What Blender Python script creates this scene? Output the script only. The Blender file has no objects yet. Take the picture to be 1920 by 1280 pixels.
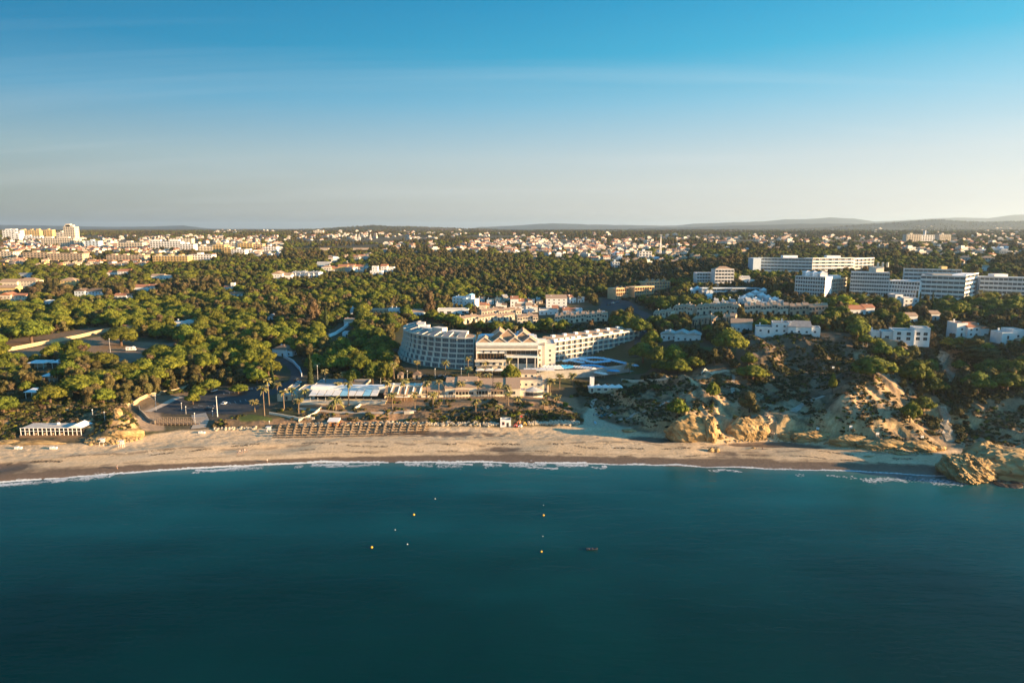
import bpy, math, random
import numpy as np
from mathutils import Vector, Matrix
PI = math.pi
R = math.radians
rnd = random.Random(7)
rng = np.random.default_rng(11)
S = bpy.context.scene
COL = S.collection

# ------------------------------------------------------------------ camera, sky, sun, exposure
CAM_H, PITCH, FPX = 100.0, R(9.4), 1280.0
cam_d = bpy.data.cameras.new('camera'); cam = bpy.data.objects.new('camera', cam_d); COL.objects.link(cam)
cam_d.lens = 24; cam_d.sensor_width = 36; cam_d.clip_start = 1; cam_d.clip_end = 90000
cam.location = (0, 0, CAM_H); cam.rotation_euler = (PI/2 - PITCH, 0, 0)
S.camera = cam
SUN_ELEV, SUN_AZ = R(10), R(104)          # azimuth clockwise from +Y (the view direction)
W = bpy.data.worlds.new('World'); S.world = W; W.use_nodes = True
nt = W.node_tree; nt.nodes.clear()
def N(t, nt_, **kw):
    n = nt_.nodes.new(t)
    for k, v in kw.items(): setattr(n, k, v)
    return n
out = N('ShaderNodeOutputWorld', nt); bg = N('ShaderNodeBackground', nt)
sky = N('ShaderNodeTexSky', nt); sky.sky_type = 'NISHITA'; sky.sun_disc = False
sky.sun_elevation = SUN_ELEV; sky.sun_rotation = SUN_AZ
sky.altitude = 100; sky.air_density = 1.0; sky.dust_density = 1.2; sky.ozone_density = 2.2
# the sky's own gradient: pale warm horizon to deep blue, brighter towards the low sun at the right
EXPO = 1.9
geo = N('ShaderNodeTexCoord', nt); sep = N('ShaderNodeSeparateXYZ', nt); nt.links.new(geo.outputs['Generated'], sep.inputs[0])
zcl = N('ShaderNodeMath', nt, operation='MAXIMUM'); zcl.inputs[1].default_value = 0; nt.links.new(sep.outputs['Z'], zcl.inputs[0])
zsq = N('ShaderNodeMath', nt, operation='SQRT'); nt.links.new(zcl.outputs[0], zsq.inputs[0])
def s2l(c): return [((v/255+.055)/1.055)**2.4 if v > 10 else v/255/12.92 for v in c]
def skyramp(stops):
    r = N('ShaderNodeValToRGB', nt); nt.links.new(zsq.outputs[0], r.inputs[0]); e = r.color_ramp.elements
    while len(e) < len(stops): e.new(.5)
    for k, (p, c) in enumerate(stops): e[k].position = p; e[k].color = s2l(c)+[1]
    return r
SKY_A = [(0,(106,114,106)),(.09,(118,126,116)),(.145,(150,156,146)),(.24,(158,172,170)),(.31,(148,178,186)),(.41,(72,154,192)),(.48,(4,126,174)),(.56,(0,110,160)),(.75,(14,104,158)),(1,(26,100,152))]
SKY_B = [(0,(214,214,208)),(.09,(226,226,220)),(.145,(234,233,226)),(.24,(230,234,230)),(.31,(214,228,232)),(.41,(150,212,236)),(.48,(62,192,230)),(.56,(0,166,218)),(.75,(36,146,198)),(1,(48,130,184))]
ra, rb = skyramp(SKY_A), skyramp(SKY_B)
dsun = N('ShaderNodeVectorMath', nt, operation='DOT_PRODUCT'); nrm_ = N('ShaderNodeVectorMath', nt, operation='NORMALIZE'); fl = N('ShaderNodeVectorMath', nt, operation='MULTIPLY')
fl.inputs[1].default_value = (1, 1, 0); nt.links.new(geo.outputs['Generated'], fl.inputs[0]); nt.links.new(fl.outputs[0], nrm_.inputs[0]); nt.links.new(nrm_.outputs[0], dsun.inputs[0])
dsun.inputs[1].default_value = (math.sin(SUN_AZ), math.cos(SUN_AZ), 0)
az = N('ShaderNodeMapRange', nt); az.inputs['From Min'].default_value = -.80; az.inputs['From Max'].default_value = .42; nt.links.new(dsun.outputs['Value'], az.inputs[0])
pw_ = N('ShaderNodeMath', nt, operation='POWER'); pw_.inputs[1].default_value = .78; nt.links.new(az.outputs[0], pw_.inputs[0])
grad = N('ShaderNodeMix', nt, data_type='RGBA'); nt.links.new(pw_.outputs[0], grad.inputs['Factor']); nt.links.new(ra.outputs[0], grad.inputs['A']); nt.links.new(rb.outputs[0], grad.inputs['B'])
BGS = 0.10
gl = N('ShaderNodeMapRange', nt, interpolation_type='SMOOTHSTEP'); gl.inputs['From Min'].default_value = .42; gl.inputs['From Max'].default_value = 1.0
gl.inputs['To Min'].default_value = 1.0; gl.inputs['To Max'].default_value = 2.2; nt.links.new(dsun.outputs['Value'], gl.inputs[0])  # sky beyond the frame brightened near the sun as added fill
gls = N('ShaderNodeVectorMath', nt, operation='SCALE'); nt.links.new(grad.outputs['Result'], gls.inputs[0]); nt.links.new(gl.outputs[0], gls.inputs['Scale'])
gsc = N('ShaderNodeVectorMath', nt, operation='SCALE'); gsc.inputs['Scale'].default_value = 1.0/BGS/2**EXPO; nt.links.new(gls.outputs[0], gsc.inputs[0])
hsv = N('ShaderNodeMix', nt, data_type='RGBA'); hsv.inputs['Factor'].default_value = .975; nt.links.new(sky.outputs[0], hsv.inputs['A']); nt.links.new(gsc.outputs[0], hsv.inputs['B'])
# thin cirrus streaks, spread evenly over the whole sky on a high flat layer
zc = N('ShaderNodeMath', nt, operation='MAXIMUM'); zc.inputs[1].default_value = 0.02
nt.links.new(sep.outputs['Z'], zc.inputs[0])
zz = N('ShaderNodeMath', nt, operation='ADD'); zz.inputs[1].default_value = 0.10; nt.links.new(zc.outputs[0], zz.inputs[0])
dx = N('ShaderNodeMath', nt, operation='DIVIDE'); nt.links.new(sep.outputs['X'], dx.inputs[0]); nt.links.new(zz.outputs[0], dx.inputs[1])
dy = N('ShaderNodeMath', nt, operation='DIVIDE'); nt.links.new(sep.outputs['Y'], dy.inputs[0]); nt.links.new(zz.outputs[0], dy.inputs[1])
cmb = N('ShaderNodeCombineXYZ', nt); nt.links.new(dx.outputs[0], cmb.inputs[0]); nt.links.new(dy.outputs[0], cmb.inputs[1])
mp = N('ShaderNodeMapping', nt); mp.inputs['Scale'].default_value = (0.22, 1.1, 1); mp.inputs['Rotation'].default_value = (0, 0, R(-9))
nt.links.new(cmb.outputs[0], mp.inputs[0])
ns = N('ShaderNodeTexNoise', nt); ns.inputs['Scale'].default_value = 0.8; ns.inputs['Detail'].default_value = 6; ns.inputs['Roughness'].default_value = 0.55
ns.inputs['Distortion'].default_value = 0.6
nt.links.new(mp.outputs[0], ns.inputs['Vector'])
mr = N('ShaderNodeMapRange', nt); mr.inputs['From Min'].default_value = 0.50; mr.inputs['From Max'].default_value = 0.78
mr.inputs['To Min'].default_value = 0; mr.inputs['To Max'].default_value = 0.22
nt.links.new(ns.outputs[0], mr.inputs['Value'])
mixc = N('ShaderNodeMix', nt, data_type='RGBA'); nt.links.new(mr.outputs[0], mixc.inputs['Factor'])
mixc.inputs['B'].default_value = (2.3, 2.45, 2.5, 1)
nt.links.new(hsv.outputs['Result'], mixc.inputs['A'])
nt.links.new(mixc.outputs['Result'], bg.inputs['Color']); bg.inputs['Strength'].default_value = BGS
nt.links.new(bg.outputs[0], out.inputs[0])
sun_d = bpy.data.lights.new('sun', 'SUN'); sun_o = bpy.data.objects.new('sun', sun_d); COL.objects.link(sun_o)
sun_d.energy = 5.0; sun_d.angle = R(0.5); sun_d.color = (1.0, 0.64, 0.31)
sdir = Vector((math.sin(SUN_AZ)*math.cos(SUN_ELEV), math.cos(SUN_AZ)*math.cos(SUN_ELEV), math.sin(SUN_ELEV)))
sun_o.rotation_euler = (-sdir).to_track_quat('-Z', 'Y').to_euler()
S.view_settings.view_transform = 'Standard'; S.view_settings.look = 'None'
S.view_settings.gamma = 1; S.view_settings.use_curve_mapping = False
S.view_settings.exposure = EXPO
S.render.engine = 'CYCLES'
S.cycles.max_bounces = 6; S.cycles.diffuse_bounces = 2; S.cycles.glossy_bounces = 2; S.cycles.volume_bounces = 1
S.cycles.transparent_max_bounces = 6; S.cycles.use_denoising = True

# ------------------------------------------------------------------ picking helpers
F_ = np.array((0, math.cos(PITCH), -math.sin(PITCH))); U_ = np.array((0, math.sin(PITCH), math.cos(PITCH)))
def ray(px, py):
    return F_ + np.array((1.0, 0, 0))*(px-960)/FPX + U_*(640-py)/FPX
def atz(px, py, z):
    d = ray(px, py); t = (z-CAM_H)/d[2]
    return d[0]*t, d[1]*t
def proj(X, Y, Z):
    X, Y, Z = np.asarray(X, float), np.asarray(Y, float), np.asarray(Z, float)-CAM_H
    dep = Y*F_[1]+Z*F_[2]; up = Y*U_[1]+Z*U_[2]
    return 960+FPX*X/dep, 640-FPX*up/dep, dep

# ------------------------------------------------------------------ numpy noise
_T = np.random.default_rng(3).random((256, 256)).astype(np.float32)
def vnoise(x, y):
    xi = np.floor(x).astype(np.int64); yi = np.floor(y).astype(np.int64)
    fx = x-xi; fy = y-yi; fx = fx*fx*(3-2*fx); fy = fy*fy*(3-2*fy)
    a = _T[xi & 255, yi & 255]; b = _T[(xi+1) & 255, yi & 255]; c = _T[xi & 255, (yi+1) & 255]; d = _T[(xi+1) & 255, (yi+1) & 255]
    return (a*(1-fx)+b*fx)*(1-fy)+(c*(1-fx)+d*fx)*fy
def fbm(x, y, oct=4, ridged=False):
    s = 0; a = .5; t = 0
    for k in range(oct):
        n = vnoise(x*2**k+17.3*k, y*2**k-9.1*k)
        if ridged: n = 1-abs(2*n-1)
        s = s+a*n; t += a; a *= .5
    return s/t

# ------------------------------------------------------------------ terrain heights
SHORE = [(-300,925),(0,906),(100,898),(200,890),(300,883),(400,877),(500,872),(600,868),(700,867),(800,867),(900,867),(1000,868),(1100,870),(1200,872),(1300,875),(1400,878),(1500,880),(1600,884),(1700,889),(1780,893),(1850,902),(1920,905),(2300,915)]
WET = [(-300,900),(0,880),(200,872),(400,866),(600,857),(800,852),(1000,852),(1200,855),(1400,861),(1600,866),(1750,870),(1850,880),(1920,890),(2300,900)]
BACK = [(-300,840),(0,826),(60,830),(150,832),(200,830),(240,824),(275,817),(300,812),(340,806),(400,805),(520,803),(640,800),(800,797),(960,801),(1060,799),(1130,793),(1180,806),(1250,812),(1330,826),(1360,822),(1410,820),(1450,818),(1500,822),(1560,828),(1620,838),(1680,846),(1740,850),(1790,842),(1830,845)]
def lerp_pts(pts, px):
    return float(np.interp(px, [p[0] for p in pts], [p[1] for p in pts]))
CP = []
for px in range(-300, 2301, 50):
    CP.append((px, lerp_pts(SHORE, px), 0.0)); CP.append((px, lerp_pts(SHORE, px)+22, -3.0))
    CP.append((px, lerp_pts(WET, px), 1.15))
for px in range(-300, 2301, 200): CP.append((px, 985, -8.0))
for px in range(-300, 1851, 30): CP.append((px, lerp_pts(BACK, px), 2.5))
for px in range(280, 1780, 60): CP.append((px, (lerp_pts(BACK, px)+lerp_pts(WET, px))/2, 2.2))
CP += [(-250,800,6),(-250,760,11),(-250,700,14),(0,803,6),(50,780,8),(100,768,9),(150,778,8),(30,815,3.6),(95,818,3.6),(160,818,3.6),
 (195,795,7),(215,765,12),(225,775,12),(238,778,11.5),(244,800,4.5),(250,812,3.5),(190,772,11),(200,812,6),(225,806,6.5),(170,800,7),
 (0,740,12),(100,730,13),(200,730,12),(250,700,12.5),(275,790,3.2),(300,768,4),(330,775,4.3),(380,782,4.5),(350,740,5),(440,740,5.6),(400,720,6),(480,722,7),(470,760,6),(300,730,7.5),
 (262,760,5),(268,742,8),(350,700,11),(250,670,15.5),(150,690,14),(50,690,14),(-100,690,14),(100,650,17),(0,655,17),(200,640,18),(300,650,17),(330,680,13),(400,690,12),(450,700,9.5),(520,700,9),
 (560,690,10),(600,700,10),(540,668,13),(600,670,13.5),(680,690,12),(700,670,14),(470,640,18),(620,640,17),(700,640,17),
 (420,790,5),(480,785,5.5),(600,787,5.5),(700,782,6),(800,780,6.5),(900,783,6.2),(960,783,6.2),(1050,780,6),(560,762,8),(640,760,8.5),(700,757,9),(850,752,9.5),(950,752,9.5),(1040,752,9),
 (600,722,10),(700,715,11),(800,712,11.5),(900,705,12.5),(1000,705,12),(830,690,14),(760,690,13.6),(730,660,15),(900,690,13.8),(1000,692,13.8),(1100,682,14),(1190,672,14.5),(1080,692,13),(1150,697,13),
 (1100,722,9),(1050,727,9),(1170,727,9),(1090,745,6),(1110,760,4.4),(1120,785,3),(1100,772,3.6),(1160,765,5.5),(1180,745,9),(1230,733,13),(1290,708,20),(1200,792,5),(1250,785,9),(1240,795,6.5),
 (1285,779,11.5),(1320,783,11.5),(1335,788,11),(1290,817,2.2),(1345,800,7),(1352,818,2.3),(1290,735,17.5),(1310,760,14),(1270,762,12.5),(1180,802,3.4),(1366,795,5),(1372,770,10),(1385,790,9.5),(1410,785,10.5),(1440,788,9.5),
 (1400,755,13),(1350,742,14),(1330,722,15),(1350,700,16.5),(1370,657,24),(1340,690,19),(1300,652,23),(1250,662,20),(1230,690,15.5),(1270,637,25),(1400,637,31),(1480,633,33),(1580,640,33),
 (1430,672,24),(1500,690,18),(1550,702,17),(1500,742,12),(1440,742,12),(1530,775,11),(1490,777,10),(1460,795,8.5),(1520,797,8),(1580,740,22),
 (1630,702,27),(1600,720,25),(1560,760,17),(1650,740,20),(1650,790,12),(1600,790,12),(1700,760,14),(1600,815,6.5),(1650,828,5.5),(1700,830,6),(1750,792,6),(1770,832,3),(1765,740,8),(1760,700,14),(1740,660,22),
 (1850,762,14),(1900,750,17),(1840,800,6.5),(1890,800,8),(1930,775,14),(1830,722,15),(1850,682,22),(1800,652,27),(1900,662,28),(1900,702,24),(1700,642,31),(1800,632,33),(1900,637,34),(1640,642,32),(1600,662,27),(1620,692,27),(1690,692,22),
 (1900,840,5),(1850,850,3),(1960,850,6),(2100,770,15),(2300,770,18),(2100,840,8),(2100,700,26),(2300,700,28),(2100,640,34),(2300,640,34)]
LEFT = {600:21,580:23,560:26,540:29,520:34,500:40,480:47,465:54,455:60,447:66,440:74,435:80}
RIGHT = {600:36,580:37,560:40,540:43,520:48,500:54,480:58,465:62,455:66,447:70,440:76,435:81}
for px in range(-400, 2400, 160):
    w = min(1, max(0, (px-1130)/260))
    for py in LEFT:
        if py == 600 and 1180 < px < 1300: continue
        CP.append((px, py, LEFT[py]*(1-w)+RIGHT[py]*w))
for px in (-400, -200, 1100, 1000): CP.append((px, 640, 18 if px < 1000 else 16.5))
_cx, _cy, _cz = [], [], []
for px, py, z in CP:
    X, Y = atz(px, py, z); _cx.append(X/Y); _cy.append(math.log(Y)); _cz.append(z)
_c = np.stack([_cx, np.array(_cy)*1.6], 1); _cz = np.array(_cz)
def _kern(r2): return np.sqrt(r2+1e-5)
_A = _kern(((_c[:, None]-_c[None])**2).sum(-1)); _n = len(_cz)
_B = np.zeros((_n+3, _n+3)); _B[:_n, :_n] = _A+np.eye(_n)*-0.0015; _B[:_n, _n] = 1; _B[:_n, _n+1:] = _c; _B[_n, :_n] = 1; _B[_n+1:, :_n] = _c.T
_w = np.linalg.solve(_B, np.concatenate([_cz, np.zeros(3)]))
def base_h(X, Y):
    X = np.asarray(X, float).ravel(); Y = np.asarray(Y, float).ravel()
    q = np.stack([X/Y, np.log(Y)*1.6], 1).astype(np.float32); o = np.empty(len(q)); c = _c.astype(np.float32); w = _w.astype(np.float32)
    for i in range(0, len(q), 20000):
        b = q[i:i+20000]
        r2 = np.maximum((b**2).sum(1)[:, None]+(c**2).sum(1)[None]-2*b@c.T, 0)
        o[i:i+20000] = np.sqrt(r2+1e-5)@w[:_n]+w[_n]+b@w[_n+1:]
    return o
# rows and columns of the ground sheet
ROWS = np.concatenate([np.arange(215, 262, 4.0), np.arange(262, 440, 0.8), np.arange(440, 640, 1.5), np.geomspace(640, 6000, 150), np.geomspace(6200, 30000, 60)])
US = np.concatenate([np.linspace(-1.3, -.82, 30), np.linspace(-.81, .81, 720), np.linspace(.82, 1.3, 30)])
UU, YY = np.meshgrid(US, ROWS); XX = UU*YY
HT = base_h(XX, YY).reshape(XX.shape)
far = np.clip((YY-4200)/1500, 0, 1); HT = HT*(1-far)+far*80
PXG, PYG, _ = proj(XX, YY, HT)
# ridges on the skyline: (distance, depth, [(px, py of the crest)...])
RIDGES = [
 (5200, 900, [(560,432),(620,429),(660,427),(700,423.5),(735,425.5),(780,426),(850,429),(940,432)]),
 (6500, 900, [(1180,434),(1500,431),(1600,424),(1700,416.5),(1760,413.5),(1830,417),(1930,416),(2100,414),(2300,418)]),
 (9000, 1500, [(1180,430),(1270,428),(1400,424),(1500,421),(1640,421),(1800,420),(2200,424)]),
 (15500, 2500, [(-500,420),(-200,421),(0,423),(110,425),(200,427),(270,426.5),(345,424.5),(390,430),(480,433),(880,431),(900,427.5),(960,425),(1010,421.5),(1040,420.5),(1075,421),(1100,422.5),(1180,423.5),(1240,424.5),(1270,424),(1300,421),(1370,418.5),(1430,417),(1470,413),(1520,412.5),(1555,409.5),(1600,411.5),(1640,416.5),(1690,415),(1750,410.5),(1800,409.5),(1850,410.5),(1900,404.5),(1960,402),(2200,405)]),
]
for D0, wd, prof in RIDGES:
    xs = np.array([p[0] for p in prof], float); ys = np.array([p[1] for p in prof], float)
    pxr = 960+UU*FPX/F_[1]
    crest = np.interp(pxr, xs, ys, left=440, right=440)-(1.6 if D0 > 8000 else .6) + (fbm(UU*60, UU*0+D0, 3)-.5)*1.0
    top = CAM_H+D0*(428.1-crest)/FPX
    dd = np.abs(YY-D0)/wd; env = np.where(YY > D0, np.exp(-(dd*0.5)**2), np.exp(-dd**2))
    crs = 80+(top-80)*env*(1 if D0 < 8000 else 0.93+0.07*fbm(XX/420, YY/420, 4))
    HT = np.where((YY > 3600) & (crs > HT), crs, HT)
def in_poly(poly, X, Y):
    inside = np.zeros(X.shape, bool); n = len(poly)
    for i in range(n):
        x1, y1 = poly[i]; x2, y2 = poly[(i+1) % n]
        c = ((y1 > Y) != (y2 > Y)) & (X < (x2-x1)*(Y-y1)/((y2-y1) if y2 != y1 else 1e-9)+x1)
        inside ^= c
    return inside
def H(X, Y):
    X = np.asarray(X, float); Y = np.asarray(Y, float)
    r = np.interp(Y, ROWS, np.arange(len(ROWS))); u = np.interp(X/np.maximum(Y, 1), US, np.arange(len(US)))
    i = np.clip(r.astype(int), 0, len(ROWS)-2); j = np.clip(u.astype(int), 0, len(US)-2); a = r-i; b = u-j
    return (HT[i, j]*(1-b)+HT[i, j+1]*b)*(1-a)+(HT[i+1, j]*(1-b)+HT[i+1, j+1]*b)*a
_ts = np.concatenate([np.arange(230, 700, .5), np.geomspace(700, 25000, 2500)])
def G(px, py):
    d = ray(px, py); X = d[0]/d[1]*_ts; Z = CAM_H+d[2]/d[1]*_ts
    h = H(X, _ts); k = np.nonzero(Z <= h)[0]
    if len(k) == 0: k = [len(_ts)-1]
    k = k[0]
    if k == 0: return X[0], _ts[0], h[0]
    a0 = Z[k-1]-h[k-1]; a1 = h[k]-Z[k]; t = a0/(a0+a1+1e-9); y = _ts[k-1]+(_ts[k]-_ts[k-1])*t
    return d[0]/d[1]*y, y, float(H(d[0]/d[1]*y, y))
def poly_w(pp): return [G(*p)[:2] for p in pp]
Z_beach = poly_w([p for p in SHORE if -301 < p[0] < 1860]+[(1860,860)]+BACK[::-1])
# rough relief of the bluffs, the dunes and the strand (added after the smooth shape)
bl = poly_w([(1130,725),(1230,705),(1400,690),(1400,628),(1600,630),(1750,640),(2200,640),(2200,860),(1830,843),(1740,848),(1560,826),(1330,824),(1180,800),(1130,770)])
bl2 = poly_w([(-200,780),(0,765),(180,760),(238,762),(262,790),(255,815),(150,828),(-200,840)])
bl3 = poly_w([(400,792),(640,775),(1090,765),(1130,740),(1180,760),(1090,790),(640,796),(420,800)])
def soft(poly, k=3):
    m = in_poly(poly, XX, YY).astype(float)
    for _ in range(k):
        m[1:-1, 1:-1] = (m[1:-1, 1:-1]*2+m[:-2, 1:-1]+m[2:, 1:-1]+m[1:-1, :-2]+m[1:-1, 2:])/6
    return m
MB_ = np.clip(soft(bl, 6), 0, 1); ML_ = np.clip(soft(bl2, 5), 0, 1); M3_ = np.clip(soft(bl3, 3), 0, 1)
BE0 = np.clip(soft(Z_beach, 8), 0, 1); SM = HT.copy(); kk = 21
cs = np.cumsum(np.pad(SM, ((0, 0), (kk//2+1, kk//2)), mode='edge'), 1); SM = (cs[:, kk:]-cs[:, :-kk])/kk
HT = HT*(1-BE0)+SM*BE0
rel = (fbm(XX/26+YY/90, YY/60, 4, True)-.62)*9+(fbm(XX/7+YY/25, YY/13, 3, True)-.6)*3.4+(fbm(XX/2.3, YY/2.8, 3)-.5)*1.0
HT = HT+rel*MB_*np.clip((HT-2)/5, 0, 1)
HT = HT+((fbm(XX/8, YY/8, 4, True)-.6)*3.0+(fbm(XX/2, YY/2, 2)-.5)*.7)*ML_*np.clip((HT-3.5)/3, 0, 1)+(fbm(XX/5, YY/5, 3)-.5)*1.6*M3_
# strand: berm, cusps and ripples of sand
BE_ = np.clip(soft(Z_beach, 2), 0, 1)
shY = np.interp(XX, [G(p[0], p[1])[0] for p in SHORE], [G(p[0], p[1])[1] for p in SHORE]); ds = YY-shY
cph = XX/17.5+fbm(XX/50, XX*0+3, 2)*3.0
cusp = np.maximum(0, np.sin(cph))**3*np.exp(-((ds-17)/6.5)**2)
HT = HT+BE_*(-1.05*cusp+.42*np.exp(-((ds-24)/3.5)**2)*(.5+fbm(XX/9, YY/4, 2))+(fbm(XX/3.0, YY/1.7, 3)-.5)*.55*np.clip((ds-22)/8, 0, 1)+(fbm(XX/9, YY/5, 3)-.5)*.28*np.clip((ds-9)/5, 0, 1))
inl = np.clip((YY-450)/400, 0, 1)*(1-MB_)
HT = HT+inl*((fbm(XX/260, YY/260, 3)-.5)*7*np.clip((YY-700)/900, 0, 1)+(fbm(XX/60, YY/60, 2)-.5)*1.2)

# ------------------------------------------------------------------ materials
MATS = {}
def lin(c): return tuple(c)+(1.0,)
def mat(name, c, rough=.85, ns=3.0, amt=.25, bump=0, c2=None, metal=0, spec=.3, rand=0, coat=0, trans=0, mid=.5):
    m = bpy.data.materials.new(name); m.use_nodes = True; t = m.node_tree; b = t.nodes['Principled BSDF']
    b.inputs['Roughness'].default_value = rough; b.inputs['Metallic'].default_value = metal; b.inputs['Specular IOR Level'].default_value = spec
    tc = N('ShaderNodeTexCoord', t); no = N('ShaderNodeTexNoise', t); no.inputs['Scale'].default_value = ns; no.inputs['Detail'].default_value = 5
    t.links.new(tc.outputs['Object'], no.inputs['Vector'])
    cr = N('ShaderNodeValToRGB', t); e = cr.color_ramp.elements
    e[0].position = mid-.2; e[1].position = mid+.2
    e[0].color = lin([v*(1-amt) for v in c]); e[1].color = lin(c2 if c2 else [min(.9, v*(1+amt*.6)) for v in c])
    t.links.new(no.outputs[0], cr.inputs[0]); last = cr.outputs[0]
    if rand:
        oi = N('ShaderNodeObjectInfo', t); h = N('ShaderNodeHueSaturation', t)
        a = N('ShaderNodeMapRange', t); a.inputs['To Min'].default_value = 1-rand; a.inputs['To Max'].default_value = 1+rand
        t.links.new(oi.outputs['Random'], a.inputs[0]); t.links.new(a.outputs[0], h.inputs['Value'])
        mu = N('ShaderNodeMath', t, operation='MULTIPLY'); mu.inputs[1].default_value = 7.31; fr = N('ShaderNodeMath', t, operation='FRACT')
        t.links.new(oi.outputs['Random'], mu.inputs[0]); t.links.new(mu.outputs[0], fr.inputs[0])
        a2 = N('ShaderNodeMapRange', t); a2.inputs['To Min'].default_value = .5-rand*.08; a2.inputs['To Max'].default_value = .5+rand*.06
        t.links.new(fr.outputs[0], a2.inputs[0]); t.links.new(a2.outputs[0], h.inputs['Hue'])
        t.links.new(last, h.inputs['Color']); last = h.outputs[0]
    t.links.new(last, b.inputs['Base Color'])
    if bump:
        bp = N('ShaderNodeBump', t); bp.inputs['Strength'].default_value = 1; bp.inputs['Distance'].default_value = bump
        n2 = N('ShaderNodeTexNoise', t); n2.inputs['Scale'].default_value = ns*3; n2.inputs['Detail'].default_value = 4
        t.links.new(tc.outputs['Object'], n2.inputs['Vector']); t.links.new(n2.outputs[0], bp.inputs['Height']); t.links.new(bp.outputs[0], b.inputs['Normal'])
    MATS[name] = m; return m
mat('white_plaster', (.84,.83,.81), .8, .35, .10, spec=.2)
mat('white_paint', (.80,.79,.77), .5, 1, .06)
mat('muted_white', (.62,.59,.54), .85, .35, .12)  # duller white for the far houses
mat('cream_plaster', (.72,.63,.50), .85, .35, .12)
mat('hotel_plaster', (.76,.70,.61), .85, .35, .12)
mat('sand_plaster', (.56,.44,.32), .85, .35, .14)
mat('yellow_plaster', (.70,.50,.22), .85, .35, .12)
mat('ochre_plaster', (.70,.50,.29), .85, .35, .12)
mat('pale_blue_plaster', (.66,.75,.82), .7, .35, .08)  # also carries the painted blue shade of white blocks
mat('terracotta_tiles', (.46,.20,.11), .9, 2.5, .30, .03)
mat('tan_tiles', (.44,.30,.20), .9, 2.5, .25, .03)
mat('brown_tiles', (.20,.14,.10), .9, 2.5, .28, .03)
mat('grey_roofing', (.26,.26,.26), .9, .6, .2)
mat('pale_roofing', (.50,.48,.44), .9, .6, .2)
mat('dark_glass', (.045,.055,.065), .12, 1, .3, spec=.6)
mat('frame_paint', (.55,.53,.50), .5, 1, .1)
mat('shaded_interior', (.03,.026,.022), .9, 1, .4)
mat('awning_cloth', (.74,.73,.70), .8, .8, .08)
mat('shade_blue_cloth', (.07,.40,.68), .8, .8, .10)  # sky-blue shade of white parasols put into the cloth colour
mat('aqua_and_shade_cloth', (.26,.55,.74), .8, .8, .10)  # aqua cloth, and painted blue shade on the pool parasols
mat('timber', (.23,.15,.09), .8, 4, .3)
mat('pale_timber', (.42,.32,.22), .8, 4, .25)
mat('dark_timber', (.11,.075,.05), .8, 4, .3)
mat('thatch', (.25,.18,.11), .95, 6, .35, .05)
mat('stone_wall', (.46,.35,.22), .9, 1.2, .3, .05)
mat('concrete', (.40,.38,.35), .9, .5, .18)
mat('paving', (.42,.36,.29), .9, .5, .18)
mat('asphalt', (.055,.058,.062), .85, .25, .28)
mat('old_asphalt', (.20,.145,.10), .9, .12, .4)
mat('road_paint', (.7,.7,.68), .6, 3, .15)
mat('metal', (.5,.5,.5), .4, 3, .15, metal=.8)
mat('white_metal', (.75,.75,.75), .4, 3, .08)
mat('black_rubber', (.02,.02,.02), .8, 3, .2)
mat('red_paint', (.55,.06,.04), .4, 3, .12)
mat('orange_paint', (.65,.22,.05), .4, 3, .12)
mat('yellow_paint', (.75,.48,.05), .4, 3, .12)
mat('blue_paint', (.05,.16,.40), .4, 3, .12)
mat('teal_tarp', (.03,.16,.18), .7, 2, .3)
mat('car_white', (.75,.75,.75), .25, 1, .04, spec=.5)
mat('car_silver', (.42,.43,.45), .3, 1, .05, metal=.5)
mat('car_dark', (.03,.035,.045), .25, 1, .1, spec=.5)
mat('car_red', (.35,.03,.02), .25, 1, .1, spec=.5)
mat('pool_water', (.02,.42,.62), .08, .6, .15, spec=.5)
mat('skin', (.45,.26,.17), .6, 8, .1)
mat('shirt_cloth', (.12,.13,.17), .9, 8, .2)
mat('pale_shirt_cloth', (.6,.58,.55), .9, 8, .1)
mat('hair', (.03,.02,.015), .8, 20, .2)
mat('bark', (.13,.085,.06), .95, 3, .3, .04)
mat('palm_bark', (.22,.16,.11), .95, 3, .3, .04)
mat('pine_leaves', (.055,.078,.010), .75, .7, .40, 0, (.165,.185,.022), rand=.30, spec=.15)
mat('olive_leaves', (.065,.062,.020), .8, .8, .35, 0, (.145,.125,.046), rand=.32, spec=.12)
mat('rust_leaves', (.090,.068,.034), .8, .8, .35, 0, (.17,.125,.066), rand=.25, spec=.12)
mat('cypress_leaves', (.028,.045,.016), .8, 1.2, .35, 0, (.06,.08,.028), rand=.2, spec=.12)
mat('bright_leaves', (.20,.24,.02), .7, .8, .30, 0, (.36,.38,.03), rand=.15, spec=.15)
mat('golden_leaves', (.28,.17,.03), .7, .8, .30, 0, (.40,.24,.05), rand=.15, spec=.15)
mat('shrub_leaves', (.036,.042,.014), .8, 1.5, .35, 0, (.082,.080,.028), rand=.38, spec=.12)
mat('dry_leaves', (.16,.115,.065), .9, 1.5, .35, 0, (.26,.19,.11), rand=.3, spec=.1)
mat('palm_leaves', (.13,.13,.04), .6, 1.5, .35, 0, (.30,.26,.09), rand=.2, spec=.25)
mat('dead_palm_leaves', (.24,.17,.09), .9, 2, .3, 0, (.32,.22,.12), rand=.1, spec=.1)
mat('ochre_rock', (.32,.205,.085), .95, 1.6, .45, .25, (.56,.395,.19))
mat('pale_rock', (.42,.35,.25), .95, 1.1, .30, .12, (.58,.50,.38))

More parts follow.
